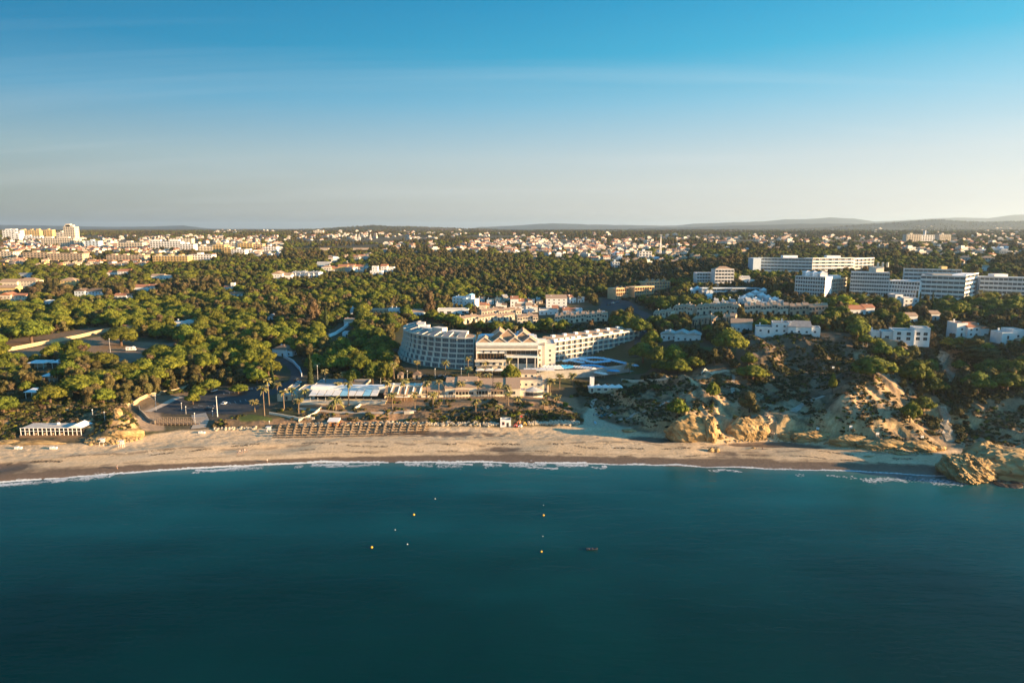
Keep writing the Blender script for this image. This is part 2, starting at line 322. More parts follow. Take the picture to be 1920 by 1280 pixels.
# ------------------------------------------------------------------ mesh and object helpers
def link(name, me, parent=None, loc=None, rot=None):
    o = bpy.data.objects.new(name, me); COL.objects.link(o)
    if parent: o.parent = parent
    if loc is not None: o.location = loc
    if rot is not None: o.rotation_euler = rot
    return o
LAND = []            # landmarks for telling trees and shrubs apart: (phrase, X, Y)
THINGS = []
def tag(o, label, cat, group=None, kind=None):
    o['label'] = label; o['category'] = cat
    if group: o['group'] = group
    if kind: o['kind'] = kind
    return o
def thing(name, label, cat, loc, rz=0, group=None, kind=None):
    o = link(name, None, None, loc, (0, 0, rz)); o.empty_display_size = .5
    return tag(o, label, cat, group, kind)
class MB:
    def __init__(s): s.v = []; s.f = []; s.m = []; s.k = 0
    def add(s, vs, fs, k=None):
        n = len(s.v); s.v += [tuple(v) for v in vs]; s.f += [tuple(i+n for i in f) for f in fs]; s.m += [s.k if k is None else k]*len(fs); return s
    def box(s, x0, x1, y0, y1, z0, z1, k=None):
        return s.add([(x0,y0,z0),(x1,y0,z0),(x1,y1,z0),(x0,y1,z0),(x0,y0,z1),(x1,y0,z1),(x1,y1,z1),(x0,y1,z1)],
                     [(0,3,2,1),(4,5,6,7),(0,1,5,4),(1,2,6,5),(2,3,7,6),(3,0,4,7)], k)
    def prism(s, poly, z0, z1, k=None):
        n = len(poly)
        a = sum(poly[i][0]*poly[(i+1) % n][1]-poly[(i+1) % n][0]*poly[i][1] for i in range(n))
        if a < 0: poly = poly[::-1]
        z0 = z0 if isinstance(z0, (list, tuple)) else [z0]*n; z1 = z1 if isinstance(z1, (list, tuple)) else [z1]*n
        vs = [(p[0], p[1], z) for p, z in zip(poly, z0)]+[(p[0], p[1], z) for p, z in zip(poly, z1)]
        return s.add(vs, [tuple(range(n))[::-1], tuple(range(n, 2*n))]+[(i, (i+1) % n, n+(i+1) % n, n+i) for i in range(n)], k)
    def gable(s, x0, x1, y0, y1, z, h, along='x', k=None, t=.25):
        if along == 'x':
            ym = (y0+y1)/2
            vs = [(x0,y0,z),(x1,y0,z),(x1,y1,z),(x0,y1,z),(x0,ym,z+h),(x1,ym,z+h)]; fs = [(0,1,5,4),(2,3,4,5),(0,4,3),(1,2,5),(0,3,2,1)]
        else:
            xm = (x0+x1)/2
            vs = [(x0,y0,z),(x1,y0,z),(x1,y1,z),(x0,y1,z),(xm,y0,z+h),(xm,y1,z+h)]; fs = [(1,2,5,4),(3,0,4,5),(0,1,4),(2,3,5),(0,3,2,1)]
        return s.add(vs, fs, k)
    def hip(s, x0, x1, y0, y1, z, h, k=None):
        w, d = x1-x0, y1-y0; r = min(w, d)/2
        if w >= d: a, b = (x0+r, (y0+y1)/2), (x1-r, (y0+y1)/2)
        else: a, b = ((x0+x1)/2, y0+r), ((x0+x1)/2, y1-r)
        vs = [(x0,y0,z),(x1,y0,z),(x1,y1,z),(x0,y1,z),(a[0],a[1],z+h),(b[0],b[1],z+h)]
        fs = [(0,1,5,4),(1,2,5),(2,3,4,5),(3,0,4),(0,3,2,1)] if w >= d else [(0,1,4),(1,2,5,4),(2,3,5),(3,0,4,5),(0,3,2,1)]
        return s.add(vs, fs, k)
    def slope(s, x0, x1, y0, y1, z, hf, hb, k=None):      # single-pitch slab from front to back
        return s.add([(x0,y0,z),(x1,y0,z),(x1,y1,z),(x0,y1,z),(x0,y0,z+hf),(x1,y0,z+hf),(x1,y1,z+hb),(x0,y1,z+hb)],
                     [(0,3,2,1),(4,5,6,7),(0,1,5,4),(1,2,6,5),(2,3,7,6),(3,0,4,7)], k)
    def cyl(s, x, y, z0, z1, r0, r1=None, n=8, k=None):
        r1 = r0 if r1 is None else r1
        vs = [(x+r0*math.cos(2*PI*i/n), y+r0*math.sin(2*PI*i/n), z0) for i in range(n)]+[(x+r1*math.cos(2*PI*i/n), y+r1*math.sin(2*PI*i/n), z1) for i in range(n)]
        return s.add(vs, [tuple(range(n))[::-1], tuple(range(n, 2*n))]+[(i, (i+1) % n, n+(i+1) % n, n+i) for i in range(n)], k)
    def tube(s, pts, rs, n=6, k=None):
        vs = []; fs = []; m = len(pts)
        for q, (p, r) in enumerate(zip(pts, rs)):
            p = Vector(p); d = (Vector(pts[min(q+1, m-1)])-Vector(pts[max(q-1, 0)])).normalized()
            a = d.cross(Vector((.3, 1, .1))).normalized(); b = d.cross(a)
            vs += [tuple(p+a*r*math.cos(2*PI*i/n)+b*r*math.sin(2*PI*i/n)) for i in range(n)]
        for q in range(m-1):
            fs += [(q*n+i, q*n+(i+1) % n, (q+1)*n+(i+1) % n, (q+1)*n+i) for i in range(n)]
        fs += [tuple(range(n))[::-1], tuple(range((m-1)*n, m*n))]
        return s.add(vs, fs, k)
    def mesh(s, name, mats, smooth=False):
        me = bpy.data.meshes.new(name); me.from_pydata(s.v, [], s.f)
        mats = mats if isinstance(mats, (list, tuple)) else [mats]
        for m in mats: me.materials.append(MATS[m] if isinstance(m, str) else m)
        me.polygons.foreach_set('material_index', s.m)
        if smooth: me.polygons.foreach_set('use_smooth', [True]*len(s.f))
        me.update(); return me
    def build(s, name, mats, parent=None, loc=None, rot=None, smooth=False):
        return link(name, s.mesh(name, mats, smooth), parent, loc, rot)
def npmesh(name, V, Q, mats, cols=None, smooth=True, midx=None):
    me = bpy.data.meshes.new(name); V = np.asarray(V, np.float32); Q = np.asarray(Q, np.int32); nf, k = Q.shape
    me.vertices.add(len(V)); me.vertices.foreach_set('co', V.ravel()); me.loops.add(nf*k); me.loops.foreach_set('vertex_index', Q.ravel())
    me.polygons.add(nf); me.polygons.foreach_set('loop_start', np.arange(nf, dtype=np.int32)*k); me.polygons.foreach_set('loop_total', np.full(nf, k, np.int32))
    for m in mats: me.materials.append(MATS[m] if isinstance(m, str) else m)
    me.polygons.foreach_set('use_smooth', np.full(nf, smooth))
    if midx is not None: me.polygons.foreach_set('material_index', np.asarray(midx, np.int32))
    me.update(calc_edges=True)
    if cols is not None:
        a = me.color_attributes.new('tone', 'FLOAT_COLOR', 'POINT'); c = np.ones((len(V), 4), np.float32); c[:, :3] = cols; a.data.foreach_set('color', c.ravel())
    me.validate(); return me

# ------------------------------------------------------------------ the ground
def mixc_(A, B, m): return A*(1-m[..., None])+np.array(B)*m[..., None]
n1 = fbm(XX/14, YY/14, 4); n2 = fbm(XX/3.5, YY/3.5, 3); n3 = fbm(XX/90+5, YY/90, 4); n4 = fbm(XX/420+9, YY/700, 4)
gy, gx = np.gradient(HT)
slope = np.hypot(gy/np.gradient(ROWS)[:, None], gx/(np.gradient(US)[None]*YY))
C = np.zeros(XX.shape+(3,))
C[:] = (.085,.068,.040)
C = mixc_(C, (.055,.060,.024), np.clip((n1-.45)*5, 0, 1))
C = mixc_(C, (.17,.12,.075), np.clip((n3-.58)*7, 0, 1)*.8)
farf = np.clip((YY-900)/600, 0, 1)
C = mixc_(C, (.075,.068,.036), farf*.8)
C = mixc_(C, (.20,.13,.08), farf*np.clip((fbm(XX/150, YY/420, 3)-.60)*14, 0, 1)*.75)
C = mixc_(C, (.055,.065,.028), farf*np.clip((n4-.5)*6, 0, 1)*.6)
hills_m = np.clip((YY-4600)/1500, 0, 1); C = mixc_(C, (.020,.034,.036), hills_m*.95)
def zone(pts, col, k=1, amt=1):
    global C
    m = np.clip(soft(poly_w(pts), k)*amt, 0, 1); C = mixc_(C, col, m)
# bluffs: clay, pale bare patches, dark scrub
patch = np.clip((fbm(XX/6, YY/9, 4)-.50)*9, 0, 1); patch2 = np.clip((fbm(XX/2.2+40, YY/3.0, 3)-.46)*6, 0, 1)
clay = mixc_(np.zeros_like(C)+np.array((.33,.220,.130)), (.44,.315,.195), np.clip((n1-.4)*4, 0, 1))
bl_c = mixc_(clay, (.060,.056,.030), np.clip(patch*.55+patch2*.6, 0, 1)*.9)
C = C*(1-MB_[..., None])+bl_c*MB_[..., None]
bareR = soft(poly_w([(1590,735),(1600,705),(1660,708),(1690,760),(1660,800),(1560,770)]), 3)+soft(poly_w([(1265,720),(1285,700),(1310,720),(1345,780),(1352,826),(1300,780)]), 3)+soft(poly_w([(1345,740),(1400,748),(1390,775),(1362,820),(1345,790)]), 3)
C = C*(1-(np.clip(bareR, 0, 1)*.9*(1-patch2*.65))[..., None])+np.array((.50,.345,.20))*(np.clip(bareR, 0, 1)*.9*(1-patch2*.65))[..., None]
grn = soft(poly_w([(1390,625),(1600,628),(1610,690),(1560,740),(1440,745),(1400,690)]), 6)
C = mixc_(C, (.085,.062,.045), np.clip(grn, 0, 1)*.7*np.clip(n1*1.5, 0, 1))
cl_l = mixc_(np.zeros_like(C)+np.array((.22,.145,.08)), (.075,.065,.035), np.clip(patch*.8+patch2*.5, 0, 1))
C = C*(1-ML_[..., None])+cl_l*ML_[..., None]
t3 = mixc_(np.zeros_like(C)+np.array((.30,.19,.11)), (.10,.075,.045), np.clip(patch*.7+patch2*.45, 0, 1)); C = C*(1-M3_[..., None])+t3*M3_[..., None]
zone([(0,690),(0,665),(110,643),(205,628),(250,640),(340,645),(365,660),(330,695),(225,702),(150,690),(120,675)], (.27,.185,.115), 2, .85)
zone([(0,662),(100,641),(200,622),(200,610),(120,622),(0,640)], (.22,.14,.085), 2, .7)
zone([(560,757),(1080,745),(1090,770),(560,785)], (.36,.22,.125), 2, .6)
zone([(640,782),(780,778),(790,794),(640,796)], (.36,.21,.12), 2, .6)
zone([(445,782),(470,776),(510,783),(510,790),(450,790)], (.075,.10,.025), 1)
zone([(1285,648),(1380,650),(1380,668),(1330,668),(1285,660)], (.05,.085,.022), 1)
zone([(1150,690),(1165,672),(1230,662),(1240,675),(1210,700),(1160,703)], (.045,.075,.022), 1)
zone([(265,770),(285,757),(300,775),(310,806),(270,808),(250,790)], (.30,.22,.15), 2)
# steep faces near the sea are bare ochre rock in level beds
band = .5+.5*np.sin(HT*5.0+n1*9)
rockc = mixc_(np.zeros_like(C)+np.array((.36,.24,.11)), (.50,.38,.21), np.clip(band*.7+n2*.5, 0, 1))
rm = np.clip((slope-.62)*2.5, 0, 1)*np.clip((MB_+ML_), 0, 1)*np.clip((15-HT)/3, 0, 1)*np.clip((n2*1.6+.35), 0, 1)
C = C*(1-rm[..., None])+rockc*rm[..., None]
sand = mixc_(np.zeros_like(C)+np.array((.57,.415,.250)), (.64,.480,.305), np.clip((fbm(XX/12, YY/2.5, 4)-.35)*2.5, 0, 1))
drift = np.exp(-((ds-21-(fbm(XX/25, XX*0, 3)-.5)*14-2.5*np.sin(XX/17.5))/1.1)**2)*np.clip((n2-.36)*5, 0, 1)
drift2 = np.exp(-((ds-9.6-(fbm(XX/30+8, XX*0, 3)-.5)*1.5)/.55)**2)*np.clip((n2-.3)*4, 0, 1)
sand = mixc_(sand, (.17,.12,.075), np.clip(drift*.8+drift2*.7, 0, 1))
sand = mixc_(sand, (.33,.25,.17), cusp*.22)  # shade of the cusp hollows painted into the sand colour
C = C*(1-BE_[..., None])+sand*BE_[..., None]
zone([(1092,801),(1096,775),(1106,763),(1116,766),(1122,785),(1150,795),(1185,802),(1180,808),(1130,801)], (.50,.385,.26), 1)
wet = np.clip((1.25+(n2-.5)*.25-HT)/.22, 0, 1)*(YY < 420)
C = mixc_(C, (.155,.110,.075), wet)
def ground_mat():
    m = bpy.data.materials.new('ground'); m.use_nodes = True; t = m.node_tree; b = t.nodes['Principled BSDF']
    at = N('ShaderNodeVertexColor', t); at.layer_name = 'tone'
    g = N('ShaderNodeNewGeometry', t); no = N('ShaderNodeTexNoise', t); no.inputs['Scale'].default_value = .9; no.inputs['Detail'].default_value = 8; no.inputs['Roughness'].default_value = .65
    t.links.new(g.outputs['Position'], no.inputs['Vector'])
    mr_ = N('ShaderNodeMapRange', t); mr_.inputs['From Min'].default_value = .3; mr_.inputs['From Max'].default_value = .7; mr_.inputs['To Min'].default_value = .72; mr_.inputs['To Max'].default_value = 1.22
    t.links.new(no.outputs[0], mr_.inputs[0])
    mx = N('ShaderNodeVectorMath', t, operation='SCALE'); t.links.new(at.outputs[0], mx.inputs[0]); t.links.new(mr_.outputs[0], mx.inputs['Scale'])
    t.links.new(mx.outputs[0], b.inputs['Base Color'])
    bp = N('ShaderNodeBump', t); bp.inputs['Strength'].default_value = .8; bp.inputs['Distance'].default_value = .22; t.links.new(no.outputs[0], bp.inputs['Height']); t.links.new(bp.outputs[0], b.inputs['Normal'])
    sx = N('ShaderNodeSeparateXYZ', t); t.links.new(g.outputs['Position'], sx.inputs[0])
    rr = N('ShaderNodeMapRange', t); rr.inputs['From Min'].default_value = .2; rr.inputs['From Max'].default_value = 1.1; rr.inputs['To Min'].default_value = .35; rr.inputs['To Max'].default_value = .95
    t.links.new(sx.outputs['Z'], rr.inputs[0]); t.links.new(rr.outputs[0], b.inputs['Roughness']); b.inputs['Specular IOR Level'].default_value = .25
    MATS['ground'] = m
ground_mat()
nr, nc = XX.shape; ii = np.arange(nr*nc).reshape(nr, nc)
Q = np.stack([ii[:-1, :-1], ii[:-1, 1:], ii[1:, 1:], ii[1:, :-1]], -1).reshape(-1, 4)
link('ground', npmesh('ground', np.stack([XX, YY, HT], -1).reshape(-1, 3), Q, ['ground'], C.reshape(-1, 3)))['kind'] = 'structure'
# seabed round the ground sheet, so that nothing ends in the open
sb = MB(); sb.box(-30000, 30000, -4000, 216, -13, -12.2); sb.build('seabed', 'ground')['kind'] = 'structure'

# ------------------------------------------------------------------ the sea
def sea_mat():
    m = bpy.data.materials.new('sea_water'); m.use_nodes = True; t = m.node_tree; b = t.nodes['Principled BSDF']
    b.inputs['Roughness'].default_value = .16; b.inputs['IOR'].default_value = 1.33; b.inputs['Specular IOR Level'].default_value = .20; b.inputs['Specular Tint'].default_value = (.05,.7,.8,1)
    at = N('ShaderNodeVertexColor', t); at.layer_name = 'tone'
    g = N('ShaderNodeNewGeometry', t); n0 = N('ShaderNodeTexNoise', t); n0.inputs['Scale'].default_value = .009; n0.inputs['Detail'].default_value = 4
    t.links.new(g.outputs['Position'], n0.inputs['Vector'])
    mr_ = N('ShaderNodeMapRange', t); mr_.inputs['From Min'].default_value = .15; mr_.inputs['From Max'].default_value = .85; mr_.inputs['To Min'].default_value = .3; mr_.inputs['To Max'].default_value = 1.6
    t.links.new(n0.outputs[0], mr_.inputs[0]); mx = N('ShaderNodeVectorMath', t, operation='SCALE'); t.links.new(at.outputs[0], mx.inputs[0]); t.links.new(mr_.outputs[0], mx.inputs['Scale'])
    t.links.new(mx.outputs[0], b.inputs['Base Color'])
    mp_ = N('ShaderNodeMapping', t); mp_.inputs['Scale'].default_value = (.35, 1.0, 1); mp_.inputs['Rotation'].default_value = (0, 0, R(4)); t.links.new(g.outputs['Position'], mp_.inputs[0])
    na = N('ShaderNodeTexNoise', t); na.inputs['Scale'].default_value = .55; na.inputs['Detail'].default_value = 5; na.inputs['Roughness'].default_value = .6; t.links.new(mp_.outputs[0], na.inputs['Vector'])
    nb = N('ShaderNodeTexNoise', t); nb.inputs['Scale'].default_value = .10; nb.inputs['Detail'].default_value = 3; t.links.new(mp_.outputs[0], nb.inputs['Vector'])
    b1 = N('ShaderNodeBump', t); b1.inputs['Distance'].default_value = .9; b1.inputs['Strength'].default_value = .40; t.links.new(nb.outputs[0], b1.inputs['Height'])
    b2 = N('ShaderNodeBump', t); b2.inputs['Distance'].default_value = .16; b2.inputs['Strength'].default_value = .8; t.links.new(na.outputs[0], b2.inputs['Height']); t.links.new(b1.outputs[0], b2.inputs['Normal'])
    ro = N('ShaderNodeMapRange', t); ro.inputs['From Min'].default_value = .1; ro.inputs['From Max'].default_value = .9; ro.inputs['To Min'].default_value = .06; ro.inputs['To Max'].default_value = .34; t.links.new(n0.outputs[0], ro.inputs[0]); t.links.new(ro.outputs[0], b.inputs['Roughness'])
    t.links.new(b2.outputs[0], b.inputs['Normal']); MATS['sea_water'] = m
sea_mat()
# sea sheet: colour follows the depth of the water
sr = np.concatenate([-np.geomspace(4000, 20, 20), np.arange(0, 250, 5.0), np.arange(250, 312, 1.5)]); sc_ = np.concatenate([-np.geomspace(30000, 420, 16), np.linspace(-400, 400, 200), np.geomspace(420, 30000, 16)])
SX, SY = np.meshgrid(sc_, sr)
shs = np.interp(SX, [G(p[0], p[1])[0] for p in SHORE], [G(p[0], p[1])[1] for p in SHORE]); off = shs-SY
sw = fbm(SX/55, SY/12, 4)
SC = np.zeros(SX.shape+(3,)); SC[:] = (.0001,.0275,.0285)
SC = mixc_(SC, (.003,.078,.092), np.clip(1-(off-8)/95+(sw-.5)*.7, 0, 1)); SC = mixc_(SC, (.018,.115,.125), np.clip(1-off/26+(sw-.5)*.5, 0, 1)*.7)
SC = mixc_(SC, (.08,.14,.135), np.clip(1-off/7, 0, 1)*.7)
SZ = np.zeros_like(SX); ii = np.arange(SX.size).reshape(SX.shape)
Q = np.stack([ii[:-1, :-1], ii[:-1, 1:], ii[1:, 1:], ii[1:, :-1]], -1).reshape(-1, 4)
link('sea', npmesh('sea', np.stack([SX, SY, SZ], -1).reshape(-1, 3), Q, ['sea_water'], SC.reshape(-1, 3)))['kind'] = 'structure'
# foam of the breaking ripples: small flakes laid along the water line
mat('hotel_glass', (.19,.205,.22), .2, 1, .5, spec=.6)
mat('foam', (.58,.62,.64), .8, 2, .1, spec=.2)
fx, fy, fs = [], [], []
for band_i, (o0, sg, n, px0, px1, szf) in enumerate([(-.4,.34,6500,-60,1100,.19),(-.4,.28,3400,1100,1800,.14),(1.6,1.0,9000,-60,1150,.19),(3.2,1.1,5200,-60,1000,.15),(6.0,1.3,420,1480,1790,.17),(8.5,1.4,800,1590,1790,.2),(4.5,.6,700,950,1400,.26),(.2,.6,900,1785,1925,.4)]):
    px = rng.uniform(px0, px1, n); gx_ = np.interp(px, [p[0] for p in SHORE], [G(p[0], p[1])[0] for p in SHORE]); gy_ = np.interp(px, [p[0] for p in SHORE], [G(p[0], p[1])[1] for p in SHORE])
    wob = (fbm(gx_/14+band_i*9, gx_*0, 3)-.5)*3.2; keep = fbm(gx_/9+band_i*31, gx_*0+2, 2) > (.16 if band_i < 2 else .48)
    thin = (.35+1.1*fbm(gx_/22+band_i*5, gx_*0, 2)) if band_i else 1
    yy = gy_-o0+wob*(.6+.35*band_i)+rng.normal(0, sg, n)*thin
    fx.append(gx_[keep]); fy.append(yy[keep]); fs.append((rng.uniform(.4, 1.3, n)*szf*(1.25 if band_i < 2 else 1))[keep])
fx, fy, fs = map(np.concatenate, (fx, fy, fs)); nf = len(fx)
ang = rng.uniform(0, 2*PI, (nf, 1))+np.arange(6)[None]*PI/3; rad = fs[:, None]*rng.uniform(.6, 1.2, (nf, 6))
vx = fx[:, None]+np.cos(ang)*rad*2.4; vy = fy[:, None]+np.sin(ang)*rad*.8; hz = np.maximum(H(vx, vy), 0)+.05+rng.random((nf, 1))*.02
link('foam', npmesh('foam', np.stack([vx, vy, hz], -1).reshape(-1, 3), np.arange(nf*6).reshape(nf, 6), ['foam'], smooth=False))['kind'] = 'stuff'

# ------------------------------------------------------------------ the air
hz_m = bpy.data.materials.new('haze'); hz_m.use_nodes = True; t = hz_m.node_tree; t.nodes.clear()
o_ = N('ShaderNodeOutputMaterial', t); v_ = N('ShaderNodeVolumePrincipled', t); v_.inputs['Color'].default_value = (.64,.83,1.0,1); v_.inputs['Density'].default_value = 4.8e-5; v_.inputs['Anisotropy'].default_value = .42
t.links.new(v_.outputs[0], o_.inputs['Volume']); MATS['haze'] = hz_m
hb = MB(); hb.box(-45000, 45000, -5000, 40000, -14.5, 425); hb.build('haze', 'haze')['kind'] = 'stuff'

# ------------------------------------------------------------------ building helpers
BLD = []             # (px0, px1, py_top, py_base, X0, X1, Y0, Y1) of every building, keeps crowns off the facades
def q(px, py, Y):
    d = ray(px, py); t = Y/d[1]; return d[0]*t, CAM_H+d[2]*t
def reg(px0, px1, pyt, pyb, X0, X1, Y0, Y1): BLD.append((px0, px1, pyt, pyb, X0, X1, Y0, Y1))
def reg_w(X0, X1, Y0, Y1, z0, z1):
    a = proj([X0, X1, X0, X1], [Y0, Y0, Y1, Y1], [z0]*4); b = proj([X0, X1], [Y0, Y0], [z1]*2)
    BLD.append((min(a[0]), max(a[0]), min(b[1]), max(a[1]), X0, X1, Y0, Y1))
_wc = {}
def win_mesh(w, h, frame='frame_paint', glass='dark_glass', bars=1):
    k = (round(w, 1), round(h, 1), frame, glass, bars)
    if k not in _wc:
        m = MB(); w2 = k[0]/2; h_ = k[1]
        m.box(-w2, w2, -.06, .03, 0, h_, 0)
        n = bars+1
        for i in range(n):
            a = -w2+.07+(k[0]-.07)*i/n; b = -w2+(k[0]-.07)*(i+1)/n
            m.box(a, b, -.075, 0, .07, h_-.07, 1)
        _wc[k] = m.mesh('window', [frame, glass])
    return _wc[k]
def windows_on(root, x0, x1, yf, z0, h, face='front', pitch=3.4, ww=1.3, wh=1.3, fh=3.0, frame='frame_paint', door=False, lim=60):
    w = abs(x1-x0); n = max(1, int(w/pitch)); fl = max(1, int((h+.3)/fh)); c = 0
    if w < 1.9: return
    for f in range(fl):
        for i in range(n):
            if c >= lim: return
            p = x0+(x1-x0)*(i+.5)/n
            d = door and f == 0 and i == n//2
            me = win_mesh(1.1 if d else ww, 2.1 if d else wh, 'timber' if d else frame)
            o = link('door' if d else 'window', me, root); z = z0+f*fh+(.05 if d else .95)
            if face == 'front': o.location = (p, yf, z)
            elif face == 'right': o.location = (yf, p, z); o.rotation_euler = (0, 0, PI/2)
            elif face == 'left': o.location = (yf, p, z); o.rotation_euler = (0, 0, -PI/2)
            c += 1
def house(name, label, cat, pxl, pxr, pyb, vols, wall='white_plaster', roof='terracotta_tiles', rz=0, chim=1, group=None, pitch=3.4, ww=1.3, wh=1.3, side=True, base=None, kindlm=False, frame='frame_paint'):
    """vols: (fx0, fx1, y0, y1, height, roof kind, wall override)"""
    pm = (pxl+pxr)/2; X, Y, Z = base or G(pm, pyb); s = (Y*F_[1]+(Z-CAM_H)*F_[2])/FPX; Wd = (pxr-pxl)*s
    t = thing(name, label, cat, (X, Y, Z), R(rz), group)
    wm = MB(); rm_ = MB(); mats = [wall, 'shaded_interior']; hmax = 0
    for v in vols:
        x0, x1 = -Wd/2+v[0]*Wd, -Wd/2+v[1]*Wd; y0, y1, h, rk = v[2], v[3], v[4], v[5]; hmax = max(hmax, h)
        wm.box(x0, x1, y0, y1, -3, h, 0)
        if rk == 'flat':
            for (a, b, c, d) in ((x0,x1,y0,y0+.25),(x0,x1,y1-.25,y1),(x0,x0+.25,y0+.25,y1-.25),(x1-.25,x1,y0+.25,y1-.25)): wm.box(a, b, c, d, h+.003, h+.55, 0)
            rm_.box(x0+.26, x1-.26, y0+.26, y1-.26, h+.004, h+.16)
        elif rk == 'gx': rm_.gable(x0-.4, x1+.4, y0-.5, y1+.5, h+.01, (y1-y0)*.22, 'x')
        elif rk == 'gy': rm_.gable(x0-.5, x1+.5, y0-.4, y1+.4, h+.01, (x1-x0)*.22, 'y')
        elif rk == 'hip': rm_.hip(x0-.5, x1+.5, y0-.5, y1+.5, h+.01, min(x1-x0, y1-y0)*.26)
        elif rk == 'slope': rm_.slope(x0-.3, x1+.3, y0-.4, y1+.3, h+.01, .2, (y1-y0)*.25)
        elif rk == 'cone':
            xm, ym = (x0+x1)/2, (y0+y1)/2; rm_.add([(x0-.3,y0-.3,h),(x1+.3,y0-.3,h),(x1+.3,y1+.3,h),(x0-.3,y1+.3,h),(xm,ym,h+(x1-x0)*.42)], [(0,1,4),(1,2,4),(2,3,4),(3,0,4),(0,3,2,1)])
    wm.build('wall', mats, t)
    rm_.build('roof', roof if roof == 'grey_roofing' or len([1 for v in vols if v[5] != 'flat']) else 'pale_roofing', t)
    for v in vols:
        x0, x1 = -Wd/2+v[0]*Wd, -Wd/2+v[1]*Wd
        windows_on(t, x0+.5, x1-.5, v[2], 0, v[4], 'front', pitch, ww, wh, frame=frame, door=(v is vols[0]))
        if side and v[1] > .93: windows_on(t, v[2]+.6, v[3]-.6, x1, 0, v[4], 'right', pitch*1.3, ww, wh, frame=frame)
    for i in range(chim):
        v = vols[i % len(vols)]; x = -Wd/2+(v[0]+(v[1]-v[0])*(.25+.5*((i*37) % 10)/10))*Wd; y = v[2]+(v[3]-v[2])*.62
        MB().box(x-.4, x+.4, y-.35, y+.35, v[4]+.3, v[4]+2.2).box(x-.5, x+.5, y-.45, y+.45, v[4]+2.2, v[4]+2.35).build('chimney', wall, t)
    reg(pxl, pxr, pyb-hmax/s, pyb, X-Wd/2, X+Wd/2, Y-1, Y+max(v[3] for v in vols)+1)
    if kindlm: LAND.append((label, X, Y))
    return t
def wing(name, label, pts, z0, floors, fh, depth, wall='hotel_plaster', per_bay=True, flare=None, roofk='flat', group=None, cat='hotel', lm=None, glassw=.92, finskip=1, rail='wall', winskip=1, ph=None):
    pts = [Vector(p) for p in pts]; n = len(pts)-1; org = pts[n//2]
    nrm = []
    for i in range(n+1):
        a = pts[max(i-1, 0)]; b = pts[min(i+1, n)]; d = (b-a).normalized(); nrm.append(Vector((d.y, -d.x)))
    flare = flare or [0]*floors
    P = lambda i, o: tuple(pts[i]+nrm[i]*o-org)
    t = thing(name, label, cat, (org.x, org.y, z0), 0, group)
    sb_ = 1.5; top = floors*fh
    w = MB()
    for k in range(floors):
        o = flare[k]-sb_; zb = k*fh if k else -3
        for i in range(n): w.prism([P(i, o), P(i+1, o), P(i+1, -depth), P(i, -depth)], zb, (k+1)*fh)
    w.build('wall', wall, t)
    for k in range(floors):
        z = k*fh; o = flare[k]
        groups = [[i] for i in range(n)] if per_bay else [list(range(n))]
        for g in groups:
            b = MB()
            for i in g:
                b.prism([P(i, o), P(i+1, o), P(i+1, -sb_+o), P(i, -sb_+o)], z-.12, z+.12)
                b.prism([P(i, o), P(i+1, o), P(i+1, o-.14), P(i, o-.14)], z+.121, z+(ph if ph else .62 if per_bay else .85))
            b.build('balcony', wall, t)
    b = MB()
    for i in range(n): b.prism([P(i, flare[-1]+.15), P(i+1, flare[-1]+.15), P(i+1, -depth-.1), P(i, -depth-.1)], top+.002, top+.35)
    for i in range(n): b.prism([P(i, flare[-1]+.15), P(i+1, flare[-1]+.15), P(i+1, flare[-1]-.15), P(i, flare[-1]-.15)], top+.352, top+1.0)
    b.build('roof', wall, t)
    for i in range(0, n+1, finskip):
        d = (pts[min(i+1, n)]-pts[max(i-1, 0)]).normalized(); x, y = d.x, d.y; m = MB(); hw = .13
        for k in range(floors):
            o1 = flare[k]+.06; o2 = flare[k]-sb_+.02; a = Vector(P(i, o1)); c = Vector(P(i, o2)); e = Vector((x, y))*hw
            m.prism([tuple(a-e), tuple(a+e), tuple(c+e), tuple(c-e)], k*fh-.13+(0 if k else -1.5), (k+1)*fh-.131)
        m.build('partition', wall, t)
    for k in range(floors):
        for i in range(0, n, winskip):
            a = Vector(P(i, flare[k]-sb_)); c = Vector(P(min(i+winskip, n), flare[k]-sb_)); L = (c-a).length
            o = link('window', win_mesh(L*glassw, fh-.45, 'frame_paint', 'hotel_glass', 2), t); mid = (a+c)/2
            o.location = (mid.x, mid.y, k*fh+.13); o.rotation_euler = (0, 0, math.atan2((c-a).y, (c-a).x))
    xs = [p.x for p in pts]; ys = [p.y for p in pts]
    for i in range(n):
        a, b = pts[i], pts[i+1]; reg_w(min(a.x, b.x)-2, max(a.x, b.x)+2, min(a.y, b.y)-3, max(a.y, b.y)+(depth if i % 3 == 0 else depth*.7), z0, z0+top)
    if lm: LAND.append((lm, org.x, org.y))
    return t, P, top
def lsp(a, b, n): return [(a[0]+(b[0]-a[0])*i/n, a[1]+(b[1]-a[1])*i/n) for i in range(n+1)]
ORD = ['zeroth','first','second','third','fourth','fifth','sixth','seventh','eighth','ninth','tenth','eleventh','twelfth','thirteenth','fourteenth','fifteenth','sixteenth','seventeenth','eighteenth','nineteenth']
TENS = {2:'twent',3:'thirt',4:'fort',5:'fift',6:'sixt',7:'sevent',8:'eight',9:'ninet'}
def ordw(n):
    if n < 20: return ORD[n]
    if n < 100: return TENS[n//10]+('ieth' if n % 10 == 0 else 'y-'+ORD[n % 10])
    return 'hundred and '+ordw(n-100) if n > 100 else 'hundredth'

def lm_last(ph): b_ = BLD[-1]; LAND.append((ph, (b_[4]+b_[5])/2, b_[6]+1))
